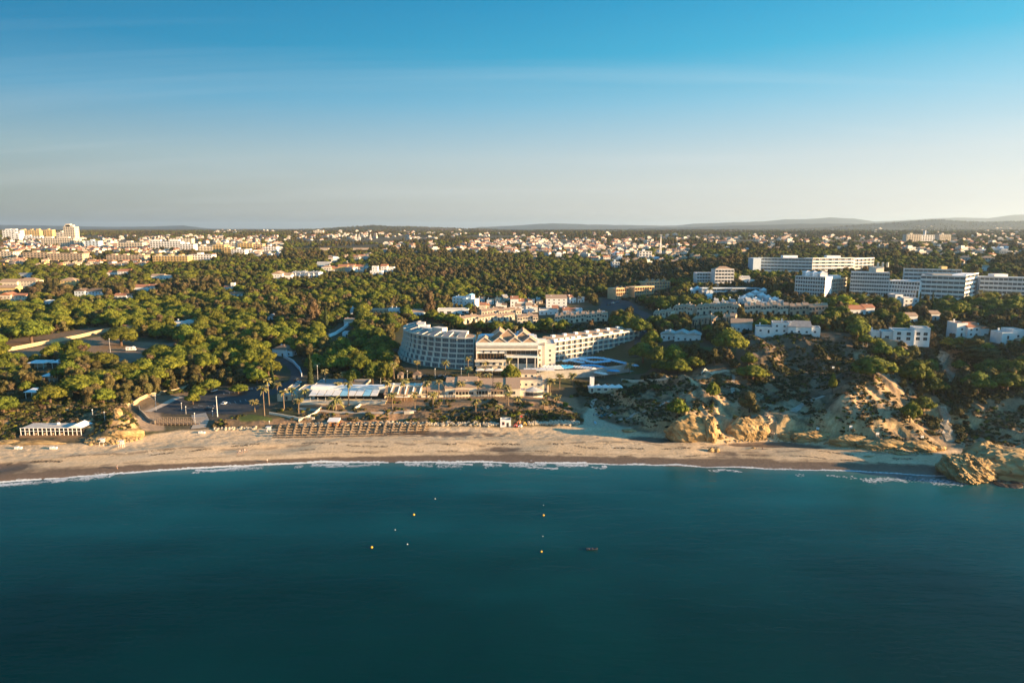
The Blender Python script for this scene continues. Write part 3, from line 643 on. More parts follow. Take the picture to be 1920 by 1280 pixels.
# ------------------------------------------------------------------ the big beach hotel
cx_, cy_, rr_ = -24.0, 470.0, 51.0
arc = [(cx_+rr_*math.cos(R(a)), cy_+rr_*math.sin(R(a))) for a in np.linspace(163, 270, 19)]
t, P, top = wing('curved_hotel_wing', 'curved terraced wing of the big beach hotel, rounded end in shade', arc, 13.6, 6, 3.1, 15, per_bay=True, flare=[4.2,3.0,1.7,.8,.2,0], lm='curved hotel wing')
for i in range(18):                        # pitched pieces of roof over every bay, a pale side wall on each
    m = MB(); a, b, c, d = P(i, .1), P(i+1, .1), P(i+1, -7.5), P(i, -7.5); hh = 2.2 if i % 2 == 0 else 1.1
    m.prism([a, b, c, d], top+.4, [top+.8, top+.8, top+.8+hh, top+.8+hh] if True else 0, 0); m.build('roof_slope', 'tan_tiles' if i % 2 else 'grey_roofing', t)
    v = Vector(b)-Vector(a); e = v.normalized()*.16; m = MB()
    A, D_ = Vector(P(i, .12)), Vector(P(i, -8)); m.prism([tuple(A-e), tuple(A+e), tuple(D_+e), tuple(D_-e)], top+.38, [top+1.0, top+1.0, top+2.9, top+2.9]); m.build('side_wall', 'hotel_plaster', t)
for i, (o1, o2, j0, j1, h) in enumerate([(-9.5,-14.5,2,6,3.0),(-9.5,-14.5,7,10,2.6),(-9,-14.7,11,13,4.2),(-9,-14.6,14,17,2.8)]):
    m = MB()
    for j in range(j0, j1): m.prism([P(j, o1), P(j+1, o1), P(j+1, o2), P(j, o2)], top+.36, top+.36+h)
    m.build('roof_house', 'hotel_plaster', t)
for i in range(8):
    j = 2+i*2; p = P(j, -8.7); MB().box(p[0]-.9, p[0]+.9, p[1]-.6, p[1]+.6, top+.36, top+1.5).build('air_conditioner', 'white_metal', t)
t, P, top = wing('straight_hotel_wing', 'long straight wing of the big beach hotel with three lit balcony rows', lsp((27, 436), (92, 488), 16), 14.4, 4, 3.15, 16, lm='straight hotel wing')
for i in range(16):
    a, b, c, d = P(i, .1), P(i+1, .1), P(i+1, -11), P(i, -11); m = MB(); m.prism([a, b, c, d], top+.4, [top+.9, top+.9, top+2.9, top+2.6]); m.build('roof_slope', 'tan_tiles', t)
    if i % 2 == 0 or i < 4:
        m = MB(); m.prism([P(i, .2), tuple((Vector(P(i, .2))*.35+Vector(P(i+1, .2))*.65)), tuple((Vector(P(i, -3))*.35+Vector(P(i+1, -3))*.65)), P(i, -3)], top+.38, top+2.3); m.build('roof_box', 'hotel_plaster', t)
    if i % 2: m = MB(); m.prism([P(i, -7), tuple((Vector(P(i, -7))+Vector(P(i+1, -7)))/2), tuple((Vector(P(i, -9))+Vector(P(i+1, -9)))/2), P(i, -9)], top+1.5, top+3.5); m.build('skylight', 'white_plaster', t)
# corner tower between lobby and straight wing
t = house('hotel_link_block', 'plain cream block joining the gabled hotel lobby to the straight wing', 'hotel', 1008, 1046, 690, [(0,.48,0,16,13.0,'flat'),(.48,1,-.5,16,14.4,'flat')], 'hotel_plaster', chim=0, base=(20.8, 421, 14), side=False)
MB().box(-5, 1, 5, 12, 13.2, 16.4).build('roof_house', 'hotel_plaster', t)
# lobby
Y0 = 410; XL, _ = q(893, 690, Y0); XR, _ = q(1009, 690, Y0); zb = 13.6
t = thing('hotel_lobby', 'central hotel block with zigzag gables above a white fascia band', 'hotel', ((XL+XR)/2, Y0, zb)); hw = (XR-XL)/2
Zt = 17.6; m = MB(); m.box(-hw, hw, 3.5, 34, -3, Zt); m.box(-hw, -hw+.5, 0, 3.5, -3, Zt-.01); m.box(hw-.5, hw, 0, 3.5, -3, Zt-.01); m.build('wall', 'hotel_plaster', t)
MB().box(-hw-.1, hw+.1, -.3, 3.45, 15.0, Zt+.25).build('fascia', 'white_plaster', t)
MB().box(-hw+.1, hw-.1, -.42, -.31, 15.2, 16.2).build('fascia_panel', 'pale_roofing', t)
MB().box(-hw-.1, hw+.1, -.3, 3.4, 13.0, 14.4).build('fascia_band', 'hotel_plaster', t)
def gab(x, w, y0, y1, h, z):
    g = MB(); g.gable(x-w/2, x+w/2, y0, y1, z, h, 'y'); o = g.build('roof_gable', 'tan_tiles', t)
    e = MB()
    for s_ in (-1, 1):
        e.add([(x+s_*w/2, y0-.35, z),(x+s_*(w/2+.5), y0-.35, z),(x, y0-.35, z+h+.5),(x, y0-.35, z+h),(x+s_*w/2, y0-.02, z),(x+s_*(w/2+.5), y0-.02, z),(x, y0-.02, z+h+.5),(x, y0-.02, z+h)],
              [(0,1,2,3),(4,7,6,5),(0,3,7,4),(1,5,6,2),(3,2,6,7),(0,4,5,1)])
    e.build('verge', 'hotel_plaster', o)
for i in range(4): gab(-hw+5.2+i*(2*hw-10.4)/3, 8.6, .6, 12, 3.0, Zt+.26)
gab(-hw+14, 14, 12.2, 33, 5.4, Zt+.05); gab(0.5, 15, 10.0, 12.1, 6.6, Zt+.3); gab(hw-9, 13, 12.2, 33, 5.0, Zt+.05)
# lower left: panel with three windows, dining terrace with red brown furniture, slab and canopies
xm = -hw+17.2
MB().box(-hw+.5, xm, 1.2, 3.4, 10.9, 12.95).build('upper_panel', 'white_plaster', t)
for i in range(3): link('window', win_mesh(1.0, 1.5), t, (-hw+4.5+i*4.6, 1.19, 11.2))
MB().box(-hw+.5, xm, 3.30, 3.49, 6.9, 10.89).build('terrace_glazing', 'shaded_interior', t)
for i in range(9): MB().box(-hw+1+i*1.9, -hw+1.25+i*1.9, 1.3, 1.5, 6.9, 10.88).build('post', 'timber', t)
MB().box(-hw-.8, xm+1, -2.5, 3.29, 6.2, 6.88).box(-hw-.8, xm+1, -2.5, -2.3, 6.881, 7.7).build('terrace', 'cream_plaster', t)
MB().box(-hw-.6, xm+.8, -.3, 3.28, 3.4, 6.19).build('lower_wall', 'hotel_plaster', t)
for i in range(4): link('window', win_mesh(1.8, 1.6), t, (-hw+3+i*4, -.31, 3.9))
for i in range(7):
    m = MB(); x = xm+1.6+i*2.9; m.box(x, x+2.6, 3.25, 3.48, 10.0, 12.9, 1); [m.box(x+.05+j*.62, x+.2+j*.62, 3.1, 3.24, 10.0, 12.9, 0) for j in range(5)]; m.box(x, x+2.6, 3.08, 3.22, 11.3, 11.5, 0)
    m.build('window', ['timber', 'dark_glass'], t)
MB().box(xm+1.2, hw-.6, -1.2, 3.0, 8.6, 9.5).build('balcony', 'white_plaster', t)
MB().box(xm+1.2, hw-.6, 3.2, 3.47, 4.2, 8.5).build('lower_glazing', 'dark_glass', t)
for i in range(4): MB().box(xm+3+i*5.2, xm+3.5+i*5.2, -.9, -.5, -1, 8.59).build('column', 'hotel_plaster', t)
MB().box(-hw+2, hw-2, 13.5, 20, Zt+.01, Zt+2.6).box(6, 12, 22, 28, Zt+.01, Zt+3).build('roof_house', 'pale_blue_plaster', t)
reg_w(XL-2, XR+2, Y0-4, Y0+34, zb+1, zb+20); LAND.append(('gabled hotel lobby', 0, Y0+10))
# chairs and tables of the dining terrace (rust red)
def make_chair():
    m = MB(); m.box(-.24, .24, -.24, .24, .42, .47, 0); m.box(-.24, .24, .2, .25, .47, .95, 0)
    for a in (-.21, .18):
        for b in (-.21, .18): m.box(a, a+.04, b, b+.04, 0, .42, 0)
    return m.mesh('terrace_chair', ['red_paint'])
def make_table():
    m = MB(); m.cyl(0, 0, .70, .74, .5, n=10); m.cyl(0, 0, .03, .70, .05, n=6); m.cyl(0, 0, 0, .03, .28, n=8); return m.mesh('terrace_table', ['awning_cloth'])
cm, tm_ = make_chair(), make_table()
for i in range(8):
    x = (XL+XR)/2-hw+1.6+i*2.05; z = zb+6.9
    o = link('terrace_table', tm_, None, (x, Y0-.6, z)); tag(o, f'round white table on the hotel dining terrace, {ordw(i+1)} from the left', 'table', 'tables on the hotel dining terrace')
    for s_, w_ in ((-1, 'left'), (1, 'right')):
        o = link('terrace_chair', cm, None, (x+s_*.8, Y0-.6, z), (0, 0, -s_*PI/2)); tag(o, f'rust red chair {w_} of the {ordw(i+1)} table from the left, hotel dining terrace', 'chair', 'red chairs on the hotel dining terrace')
# white canopies below the terrace
def canopy_mesh(w, d, h, cloth='awning_cloth', rise=.9, post='frame_paint'):
    m = MB(); m.add([(-w/2,-d/2,h),(w/2,-d/2,h),(w/2,d/2,h),(-w/2,d/2,h),(0,0,h+rise)], [(0,1,4),(1,2,4),(2,3,4),(3,0,4),(0,3,2,1)])
    m.box(-w/2, w/2, -d/2-.01, -d/2+.01, h-.25, h-.005); top_ = m.mesh('canopy', [cloth]); p = MB(); p.cyl(0, 0, 0, h+.1, .05, n=6); return top_, p.mesh('pole', [post])
def place_parasol(meshes, x, y, z, label, group, name='parasol', cat='parasol', rz=0):
    t = thing(name, label, cat, (x, y, z), rz, group); link('canopy', meshes[0], t); link('pole', meshes[1], t); return t
big_can = canopy_mesh(5.2, 4.2, 2.9)
for i in range(4): place_parasol(big_can, XL+2.6+i*5.6, Y0-5.5, H(XL+2.6+i*5.6, Y0-5.5), f'big white canopy below the hotel dining terrace, {ordw(i+1)} from the left', 'canopies under the hotel terrace')
m = MB(); t = thing('terrace_pergola', 'long flat white pergola in front of the hotel right of the lobby', 'pergola', (19, 399.5, 13.4))
for i in range(4):
    MB().box(-12+i*4.6, -7.7+i*4.6, -3, 4, 3.4+.0, 3.6).build('roof_panel', 'awning_cloth', t); MB().box(-12+i*4.6, -11.75+i*4.6, -2.9, -2.6, -1, 3.39).build('post', 'frame_paint', t)
MB().box(-12.2, 6.6, -3.2, -3.01, 3.3, 3.75).build('fascia', 'white_paint', t)
mat('terrace_paving', (.20,.165,.145), .85, .6, .3)
# pool terrace: retaining wall, pavement, pools, rows of square parasols
def drape(name, pts, m_, step=2.0, up=.10, world=False, kind='structure', z=None, label=None, cat=None):
    P2 = pts if world else poly_w(pts); xs = [p[0] for p in P2]; ys = [p[1] for p in P2]
    gx_ = np.arange(min(xs)-step, max(xs)+step*2, step); gy_ = np.arange(min(ys)-step, max(ys)+step*2, step)
    X, Y = np.meshgrid(gx_, gy_); ins = in_poly(P2, (X[:-1, :-1]+X[1:, 1:])/2, (Y[:-1, :-1]+Y[1:, 1:])/2)
    Zg = H(X, Y)+up if z is None else np.full(X.shape, z); ii = np.arange(X.size).reshape(X.shape); Q_ = np.stack([ii[:-1, :-1], ii[:-1, 1:], ii[1:, 1:], ii[1:, :-1]], -1)[ins]
    o = link(name, npmesh(name, np.stack([X, Y, Zg], -1).reshape(-1, 3), Q_, [m_])); o['kind'] = kind; return o, P2
PT = [(14, 399), (96, 414), (106, 424), (96, 446), (60, 437), (26, 420), (18, 414)]
pt = MB(); pt.prism(PT, -1, 13.75); pt.build('pool_terrace', 'terrace_paving')['kind'] = 'structure'
def strip(name, pts, w, m_, up=.12, n=6, flat=False):
    P2 = [Vector(p) for p in pts]; V = []; 
    dd = []
    for i in range(len(P2)-1):
        for k in range(n): dd.append(P2[i].lerp(P2[i+1], k/n))
    dd.append(P2[-1])
    for i, p in enumerate(dd):
        d = (dd[min(i+1, len(dd)-1)]-dd[max(i-1, 0)]).normalized(); nn = Vector((-d.y, d.x))
        for s_ in (-1, 0, 1):
            r = p+nn*w/2*s_; V.append((r.x, r.y, (H(p.x, p.y) if flat else max(H(r.x, r.y), H(p.x, p.y)-.3))+up))
    Q_ = [(i*3+j, i*3+j+1, (i+1)*3+j+1, (i+1)*3+j) for i in range(len(dd)-1) for j in (0, 1)]
    o = link(name, npmesh(name, V, Q_, [m_])); o['kind'] = 'structure'; return o
def wallrun(name, label, pts, h, th, m_, cat='wall', pieces=4.0, base=-1.2, cap=None, lm=False):
    t = thing(name, label, cat, (pts[0][0], pts[0][1], float(H(*pts[0])))); o = Vector((pts[0][0], pts[0][1])); z0 = float(H(*pts[0]))
    for i in range(len(pts)-1):
        a, b = Vector(pts[i]), Vector(pts[i+1]); n = max(1, round((b-a).length/pieces)); d = (b-a).normalized(); nn = Vector((-d.y, d.x))*th/2
        for k in range(n):
            p, r = a.lerp(b, k/n), a.lerp(b, (k+1)/n); zp, zr = float(H(p.x, p.y))-z0, float(H(r.x, r.y))-z0
            pl = [tuple(p-nn-o), tuple(r-nn-o), tuple(r+nn-o), tuple(p+nn-o)]
            m = MB(); m.prism(pl, [zp+base, zr+base, zr+base, zp+base], [zp+h, zr+h, zr+h, zp+h]); m.build('panel', m_, t)
    if lm: LAND.append((lm, pts[len(pts)//2][0], pts[len(pts)//2][1]))
    return t
drapeP, _ = drape('swimming_pool', [(60,407),(94,411),(97,417),(80,416),(62,413)], 'pool_water', 1.0, world=True, z=13.82)
drape('swimming_pool', [(56,420),(84,424),(88,429),(70,432),(54,427)], 'pool_water', 1.0, world=True, z=13.82)
sq = {'w': canopy_mesh(3.4, 3.4, 2.5, 'awning_cloth', .8), 'b': canopy_mesh(3.5, 3.5, 2.5, 'shade_blue_cloth', .8), 'a': canopy_mesh(3.5, 3.5, 2.5, 'aqua_and_shade_cloth', .8)}  # blue canopies: shade under a blue sky painted into white parasols
z4 = lambda a, b: (960+a/6.857, 540+b/6.857)
lines = [('front edge', [(375,1025),(620,1020),(790,1000),(960,1015),(1190,1040)], 24, 'w'), ('second', [(420,995),(560,995),(700,990),(780,1000)], 9, 'b'),
         ('upper arc', [(680,930),(800,905),(1050,890),(1230,905),(1450,955),(1590,985)], 27, 'a'), ('middle', [(915,985),(1060,985),(1200,1015),(1345,1025)], 14, 'b'),
         ('inner', [(900,915),(1050,945),(1230,930)], 9, 'a'), ('short left', [(780,925),(900,945)], 4, 'a')]
for nm, pl, n, cl in lines:
    seg = [z4(*p) for p in pl]; L = [0]
    for a, b in zip(seg, seg[1:]): L.append(L[-1]+math.hypot(b[0]-a[0], b[1]-a[1]))
    for i in range(n):
        s_ = L[-1]*i/(n-1); px = float(np.interp(s_, L, [p[0] for p in seg])); py = float(np.interp(s_, L, [p[1] for p in seg]))
        X, Y = atz(px, py, 13.75+2.9); k = cl if nm not in ('front edge', 'second') else ('b' if 640 < px*0+ (px-960)*6.857 < 800 else 'w')
        place_parasol(sq[k], X, Y, 13.75 if in_poly(PT, np.array(X), np.array(Y)) else float(H(X, Y))+.05, f'{"shade-painted blue" if k == "b" else "white" if k == "w" else "shade-painted pale blue"} square pool parasol, {ordw(i+1)} from the left in the {nm} row', f'parasols of the {nm} row by the hotel pool', rz=R(7))
LAND.append(('hotel pool parasols', 62, 415))
wallrun('retaining_wall', 'high pale retaining wall below the hotel pool terrace', [(14, 398.6), (72, 409.1)], 4.9, .5, 'concrete', pieces=6, base=-3)
reg_w(14, 100, 397, 440, 12, 16)

# ------------------------------------------------------------------ beach restaurants
def XY(px, py, Y): return q(px, py, Y)[0]
Y1 = 350
t = thing('beach_restaurant', 'low white beach restaurant with a row of retractable awning panels', 'restaurant', (0, Y1, 8.6)); zz_ = 8.6
def bx_px(m, pxl, pxr, pyt, pyb, y0, y1, k=None, Yr=None):
    Yr = Yr or Y1; xa, zt = q(pxl, pyt, Yr+y0); xb, zb_ = q(pxr, pyb, Yr+y0); m.box(xa, xb, y0, y1, zb_-zz_, zt-zz_, k); return m
m = MB(); bx_px(m, 585, 722, 724, 752, 8, 11.5); bx_px(m, 722, 790, 722, 752, 9, 14); m.build('wall', 'cream_plaster', t)
m = MB(); bx_px(m, 583, 722, 724, 731, 7.6, 12); m.build('roof', 'white_plaster', t)
for i in range(9):
    a = 582+i*14.3; m = MB(); xa, zt = q(a, 733, Y1+3); xb, _ = q(a+13.0, 733, Y1+3)
    m.add([(xa, -.4, zt-zz_-1.6), (xb, -.4, zt-zz_-1.6), (xb, 7.5, zt-zz_-.2), (xa, 7.5, zt-zz_-.2), (xa, -.4, zt-zz_-1.75), (xb, -.4, zt-zz_-1.75), (xb, 7.5, zt-zz_-.35), (xa, 7.5, zt-zz_-.35)], [(0,1,2,3),(4,7,6,5),(0,4,5,1),(1,5,6,2),(2,6,7,3),(3,7,4,0)])
    m.build('awning_panel', ['awning_cloth', 'aqua_and_shade_cloth', 'awning_cloth'][i % 3] if i > 1 else 'awning_cloth', t)
    m = MB(); x, z_ = q(a, 752, Y1); m.box(x-.1, x+.1, -.3, -.1, -.5, 3.6); m.build('post', 'frame_paint', t)
m = MB(); bx_px(m, 560, 722, 752, 757, -2.5, -2.2); bx_px(m, 560, 722, 755, 759, -2.2, 8); m.build('terrace', 'cream_plaster', t)
m = MB(); bx_px(m, 590, 720, 737, 752, 6.5, 7.5); m.build('dining_shade', 'shaded_interior', t)  # near-black box painted as the shade of the open dining space
for i in range(5):          # tan sloping roofs with white ribs to the right
    a = 724+i*13.4; m = MB(); xa, zt = q(a, 722, Y1+9); xb, _ = q(a+11.6, 722, Y1+9); zr = zt-zz_
    m.add([(xa,1,zr-3.0),(xb,1,zr-3.0),(xb,12,zr),(xa,12,zr),(xa,1,zr-3.2),(xb,1,zr-3.2),(xb,12,zr-.2),(xa,12,zr-.2)], [(0,1,2,3),(4,7,6,5),(0,4,5,1),(1,5,6,2),(2,6,7,3),(3,7,4,0)]); m.build('roof_slope', 'tan_tiles', t)
    m = MB(); m.add([(xb,.8,zr-3.1),(xb+.45,.8,zr-3.1),(xb+.45,12.2,zr),(xb,12.2,zr),(xb,.8,zr-2.5),(xb+.45,.8,zr-2.5),(xb+.45,12.2,zr+.6),(xb,12.2,zr+.6)], [(0,3,2,1),(4,5,6,7),(0,1,5,4),(1,2,6,5),(2,3,7,6),(3,0,4,7)]); m.build('roof_rib', 'white_plaster', t)
for i in range(7):
    x, _ = q(600+i*19, 722, Y1+9); MB().cyl(x, 9, 4.2, 6.2, .3, .22, 8).cyl(x, 9, 6.2, 6.7, .4, .1, 8).build('chimney', 'white_plaster', t)
reg(560, 790, 722, 757, -112, -44, 344, 372); LAND.append(('beach restaurant', -78, 352))
parp = canopy_mesh(3.0, 3.0, 2.4, 'awning_cloth', .8)
for i, px in enumerate((744, 752, 763)):
    X, Y, Z = G(px, 751); place_parasol(parp, X, Y, Z, f'white terrace parasol by the tan restaurant roofs, {ordw(i+1)} from the left', 'three white parasols of the restaurant')
# flat tan building to its left with low pools of roof
t = house('flat_roofed_annex', 'low tan flat-roofed annex left of the beach restaurant', 'building', 520, 584, 750, [(0,.55,0,14,2.6,'flat'),(.5,1,4,20,3.6,'flat'),(.05,.3,15,24,3.0,'flat')], 'sand_plaster', chim=0, pitch=5)
# second restaurant
t = house('arcaded_restaurant', 'cream beach restaurant with dark arcade and tan tiled roofs', 'restaurant', 790, 975, 743,
          [(0,.24,2,12,3.2,'slope'),(.24,.36,0,13,4.6,'slope'),(.36,.56,.0,13,5.0,'slope'),(.56,.72,2.5,14,4.2,'slope'),(.72,.86,2.5,14,4.2,'slope'),(.86,1,1,14,4.2,'slope')], 'cream_plaster', 'tan_tiles', chim=3, pitch=4.2, ww=2.6, wh=1.7)
lm_last('arcaded restaurant')
def veranda(t, x0, x1, z, yf=0, dp=3.2, roofm='tan_tiles', n=4):
    MB().box(x0, x1, yf-.06, yf-.02, .1, z-.2).build('shade_panel', 'shaded_interior', t)  # dark panel on the wall painted as shade under the veranda
    MB().slope(x0-.2, x1+.2, yf-dp, yf-.07, z-.25, .12, .6).build('veranda_roof', roofm, t)
    for i in range(n+1): x = x0+(x1-x0)*i/n; MB().box(x-.12, x+.12, yf-dp+.1, yf-dp+.34, -.5, z-.26).build('post', 'cream_plaster', t)
for a_, b_, z_, y_ in ((-23.5, -16, 3.0, 2), (-8, -1, 3.6, 0), (2.5, 9.5, 3.4, 2.5), (11, 17.5, 3.2, 2.5)): veranda(t, a_, b_, z_, y_)
t = house('roof_terrace_building', 'cream building with a furnished roof terrace beside the hotel pool wall', 'building', 968, 1030, 738, [(0,.8,3,17,6.6,'flat'),(.0,.62,12,17,9.0,'slope'),(.8,1,4,13,5.2,'flat')], 'cream_plaster', 'tan_tiles', chim=0)
X, Y, Z = G(1000, 744)
g = thing('conservatory', 'rounded glass-roofed conservatory with big windows on the terrace', 'conservatory', (X, Y+3, Z)); m = MB()
ar = [(5.6*math.cos(a), 4.2*math.sin(a)) for a in np.linspace(PI*1.0, PI*2.0, 9)]
MB().prism(ar+[(5.6, 3), (-5.6, 3)], -2, .7).build('base_wall', 'cream_plaster', g); MB().prism(ar+[(5.6, 3), (-5.6, 3)], 2.7, 3.1).build('cornice', 'cream_plaster', g)
for i in range(8):
    a, b = Vector(ar[i]), Vector(ar[i+1]); mid = (a+b)/2; MB().box(-.95*(b-a).length/2, .95*(b-a).length/2, -.05, .05, .7, 2.7).build('pane', 'dark_glass', g, (mid.x*.97, mid.y*.97, 0), (0, 0, math.atan2((b-a).y, (b-a).x)))
m = MB(); pk = [(p[0]*1.0, p[1]*1.0, 3.11) for p in ar]+[(0, 1.2, 4.9)]; m.add(pk, [(i, i+1, 9) for i in range(8)]+[(8, 0, 9)]); m.build('roof', 'pale_roofing', g)
reg(955, 1045, 728, 748, X-8, X+8, Y, Y+8)
t = house('garden_wall_building', 'long low cream wall building in front of the conservatory', 'building', 952, 985, 742, [(0,1,0,6,2.6,'flat')], 'cream_plaster', chim=0, pitch=5)
# beach row of small domed bays at the right
t = house('domed_beach_row', 'low beach building with a row of five small pointed white roofs', 'building', 1104, 1168, 735, [(i*.2, i*.2+.19, 0, 5, 2.6, 'cone') for i in range(5)], 'cream_plaster', 'white_plaster', chim=0, pitch=3.0, ww=1.8)
lm_last('domed beach row')
t = house('white_lift_hut', 'small white hut against the pool retaining wall', 'hut', 1106, 1114, 727, [(0,1,0,2.5,5.6,'flat')], 'white_plaster', chim=0)
# brown roofed kiosks
for i, (a, b, py, w_) in enumerate([(744,757,710,'left'),(772,791,710,'middle'),(978,1000,690,'right')]):
    house('tent_roofed_kiosk', f'small kiosk with brown tent roof by the hotel gardens, the {w_} one', 'kiosk', a, b, py, [(0.1,.9,0,5.5,2.4,'cone')], 'sand_plaster', 'brown_tiles', chim=0, group='brown roofed kiosks')
house('garden_terrace_hall', 'grey-roofed hall with white parapet behind the beach restaurant', 'building', 592, 690, 724, [(0,1,0,22,2.6,'flat')], 'concrete', 'grey_roofing', chim=0, pitch=5, base=(-98, 372, 9.2))

# beach bar at the left
X, Y, Z = G(95, 820)
t = thing('beach_bar', 'white beach bar on stilts with open pergola and pale flat roof', 'beach bar', (X, Y, 3.4)); s_ = Y/FPX
MB().box(-15, 15, .5, 9, -1.5, .9).build('deck', 'timber', t)
MB().box(-13.5, 7, 2.5, 9, .91, 4.2).box(7.2, 14, 2.5, 9, .91, 4.0).build('wall', 'shaded_interior', t)
for i in range(14): MB().box(-14+i*1.5+.0, -14+i*1.5+1.42, 1.6, 9.4, 4.22, 4.36).build('roof_panel', 'pale_roofing', t)
for i in range(15): MB().box(-14.3+i*2.02, -14.08+i*2.02, .55, .75, -2, 4.3).build('post', 'white_paint', t)
MB().box(-14.4, 14.3, .5, .8, 4.31, 4.55).build('beam', 'white_paint', t); MB().box(-14.4, 14.3, .5, .8, 2.9, 3.05).build('beam', 'white_paint', t)
MB().gable(7, 14.4, 1.4, 9.5, 4.25, 1.5, 'y').build('roof_gable', 'white_plaster', t)
MB().cyl(-.5, 7, 4.3, 5.3, .8, .7).build('roof_vent', 'white_metal', t)
for i in range(5): MB().box(-13+i*4, -11.6+i*4, 1.2, 2.2, .91, 1.7).build('planter', 'pale_timber', t)
reg(33, 158, 788, 822, X-17, X+17, Y-4, Y+10); LAND.append(('white beach bar', X, Y))

# ------------------------------------------------------------------ villas and houses in the middle distance
V = house
V('white_villa', 'white villa with brown hipped roof at the head of the curved road', 'villa', 508, 548, 668, [(0,.75,0,11,4.8,'hip'),(.6,1,2,9,3.8,'gy')], 'pale_blue_plaster', 'brown_tiles', chim=3, rz=-17)
V('white_villa', 'small white gabled villa among pines above the curved white walkway', 'villa', 645, 662, 610, [(0,1,0,10,3.6,'gx')], 'white_plaster', 'tan_tiles')
V('flat_villa', 'small flat white house below the curved white walkway', 'villa', 642, 658, 632, [(0,1,0,8,3,'flat')], 'pale_blue_plaster', chim=0)
V('white_villa', 'small white villa with two chimneys left of the tall brown tree', 'villa', 728, 751, 588, [(0,1,0,9,4,'flat')], 'white_plaster', chim=2)
V('white_villa', 'pale blue villa with low gabled roof left of the curved hotel wing', 'villa', 768, 795, 592, [(0,1,0,10,3.6,'gx'),(.1,.8,-2,0,2.6,'flat')], 'pale_blue_plaster', 'tan_tiles', chim=1)
V('white_villa', 'small white villa with chimney tucked in trees left of the twin-chimney house', 'villa', 656, 670, 590, [(0,1,0,8,5,'flat')], 'pale_blue_plaster', chim=1)
V('long_shed', 'long low tan roofed shed left of the twin-chimney villa', 'shed', 693, 727, 587, [(0,1,0,7,2.8,'gx')], 'sand_plaster', 'tan_tiles', chim=0)
V('grey_cottage', 'grey gabled cottage under the pines left of the blond tree', 'cottage', 500, 516, 600, [(0,1,0,8,3.4,'gy')], 'pale_blue_plaster', 'grey_roofing', chim=0)
V('white_mansion', 'big two-storey white house with blue-grey shade and roof pavilion', 'house', 845, 892, 576, [(0,.62,2,14,9,'flat'),(.58,.8,4,13,11.5,'gy'),(.5,1,0,12,7.6,'flat')], 'white_plaster', 'aqua_and_shade_cloth', chim=1, pitch=3, rz=-17)
V('flat_villa', 'low wide white house with dark shaded terrace below the big white house', 'villa', 820, 878, 590, [(0,1,2,12,4.6,'flat')], 'white_plaster', chim=0, pitch=6, ww=3.8, wh=2.0)
V('red_roofed_house', 'white house with bright red roof in the old village', 'house', 957, 972, 576, [(0,1,0,9,8.2,'slope')], 'white_plaster', 'terracotta_tiles')
V('red_roofed_house', 'low house with red roof right of the bright red-roofed one', 'house', 972, 988, 576, [(0,1,0,9,5.6,'slope')], 'white_plaster', 'terracotta_tiles')
V('orange_cottage', 'small orange tiled cottage left of the old village', 'cottage', 899, 920, 580, [(0,.6,0,9,4.4,'gx'),(.5,1,2,9,3.8,'gy')], 'cream_plaster', 'terracotta_tiles', chim=2)
V('white_cottage', 'small white cottage between orange cottage and red-roofed houses', 'cottage', 930, 950, 580, [(0,.5,0,8,5,'flat'),(.45,1,2,9,4,'gx')], 'white_plaster', 'brown_tiles', chim=1)
V('white_cottage', 'white cottage with grey gable below the red-roofed houses', 'cottage', 926, 943, 586, [(0,1,0,8,3.6,'gx')], 'white_plaster', 'brown_tiles', chim=1)
V('white_house', 'wide two-storey white house with long tan roof and four upper windows', 'house', 1024, 1063, 577, [(0,1,0,11,9.2,'slope')], 'white_plaster', 'tan_tiles', chim=1, pitch=4)
V('white_house', 'white cubic house with broad windows in the middle of the old village', 'house', 966, 986, 586, [(0,1,0,10,6.0,'gx')], 'white_plaster', 'tan_tiles', chim=1)
V('white_house', 'white house with pale gables right of the cubic village house', 'house', 986, 1008, 586, [(0,.5,0,10,6.8,'gx'),(.5,1,1,10,5.4,'gy')], 'white_plaster', 'tan_tiles', chim=2)
V('white_house', 'long low white house with small red roof piece in the village', 'house', 1011, 1047, 590, [(0,.75,0,10,4.6,'flat'),(.7,1,1,10,5.6,'slope')], 'white_plaster', 'terracotta_tiles', chim=0)
V('white_house', 'low white house with red roof patches at the right village edge', 'house', 1056, 1080, 592, [(0,.5,0,9,4.8,'slope'),(.5,1,1,9,4.2,'slope')], 'white_plaster', 'terracotta_tiles', chim=1)
V('white_house', 'blue-grey flat house at the far right of the old village', 'house', 1078, 1092, 590, [(0,1,0,9,4.8,'flat')], 'pale_blue_plaster', chim=0)
V('white_cottage', 'tiny pale blue cottage above the townhouse row by the road', 'cottage', 1123, 1135, 592, [(0,1,0,7,3.4,'flat')], 'pale_blue_plaster', chim=0)
V('villa_with_pool', 'white villa with three ridged grey roofs behind its pool', 'villa', 1238, 1312, 640, [(0,.42,5,16,3.6,'gy'),(.36,.72,1,14,4.8,'gy'),(.66,1,0,12,4.8,'gy')], 'white_plaster', 'pale_roofing', chim=1, rz=-17)
lm_last('white villa with a pool')
V('clifftop_villa', 'white two-storey clifftop villa with arched upper windows', 'villa', 1371, 1409, 621, [(0,1,0,12,5.4,'gx'),(.2,.8,-1.5,0,3.0,'flat')], 'white_plaster', 'tan_tiles', chim=2, rz=-17)
lm_last('clifftop villa')
V('clifftop_villa', 'long white clifftop villa with many flat roofs and blue shade', 'villa', 1420, 1534, 626, [(0,.28,0,10,3.4,'flat'),(.26,.52,2,13,6.2,'flat'),(.5,.62,0,10,4.8,'slope'),(.6,.86,1,12,4.6,'slope'),(.84,1,3,11,4.0,'flat')], 'white_plaster', 'grey_roofing', chim=3, rz=-17)
lm_last('long clifftop villa')
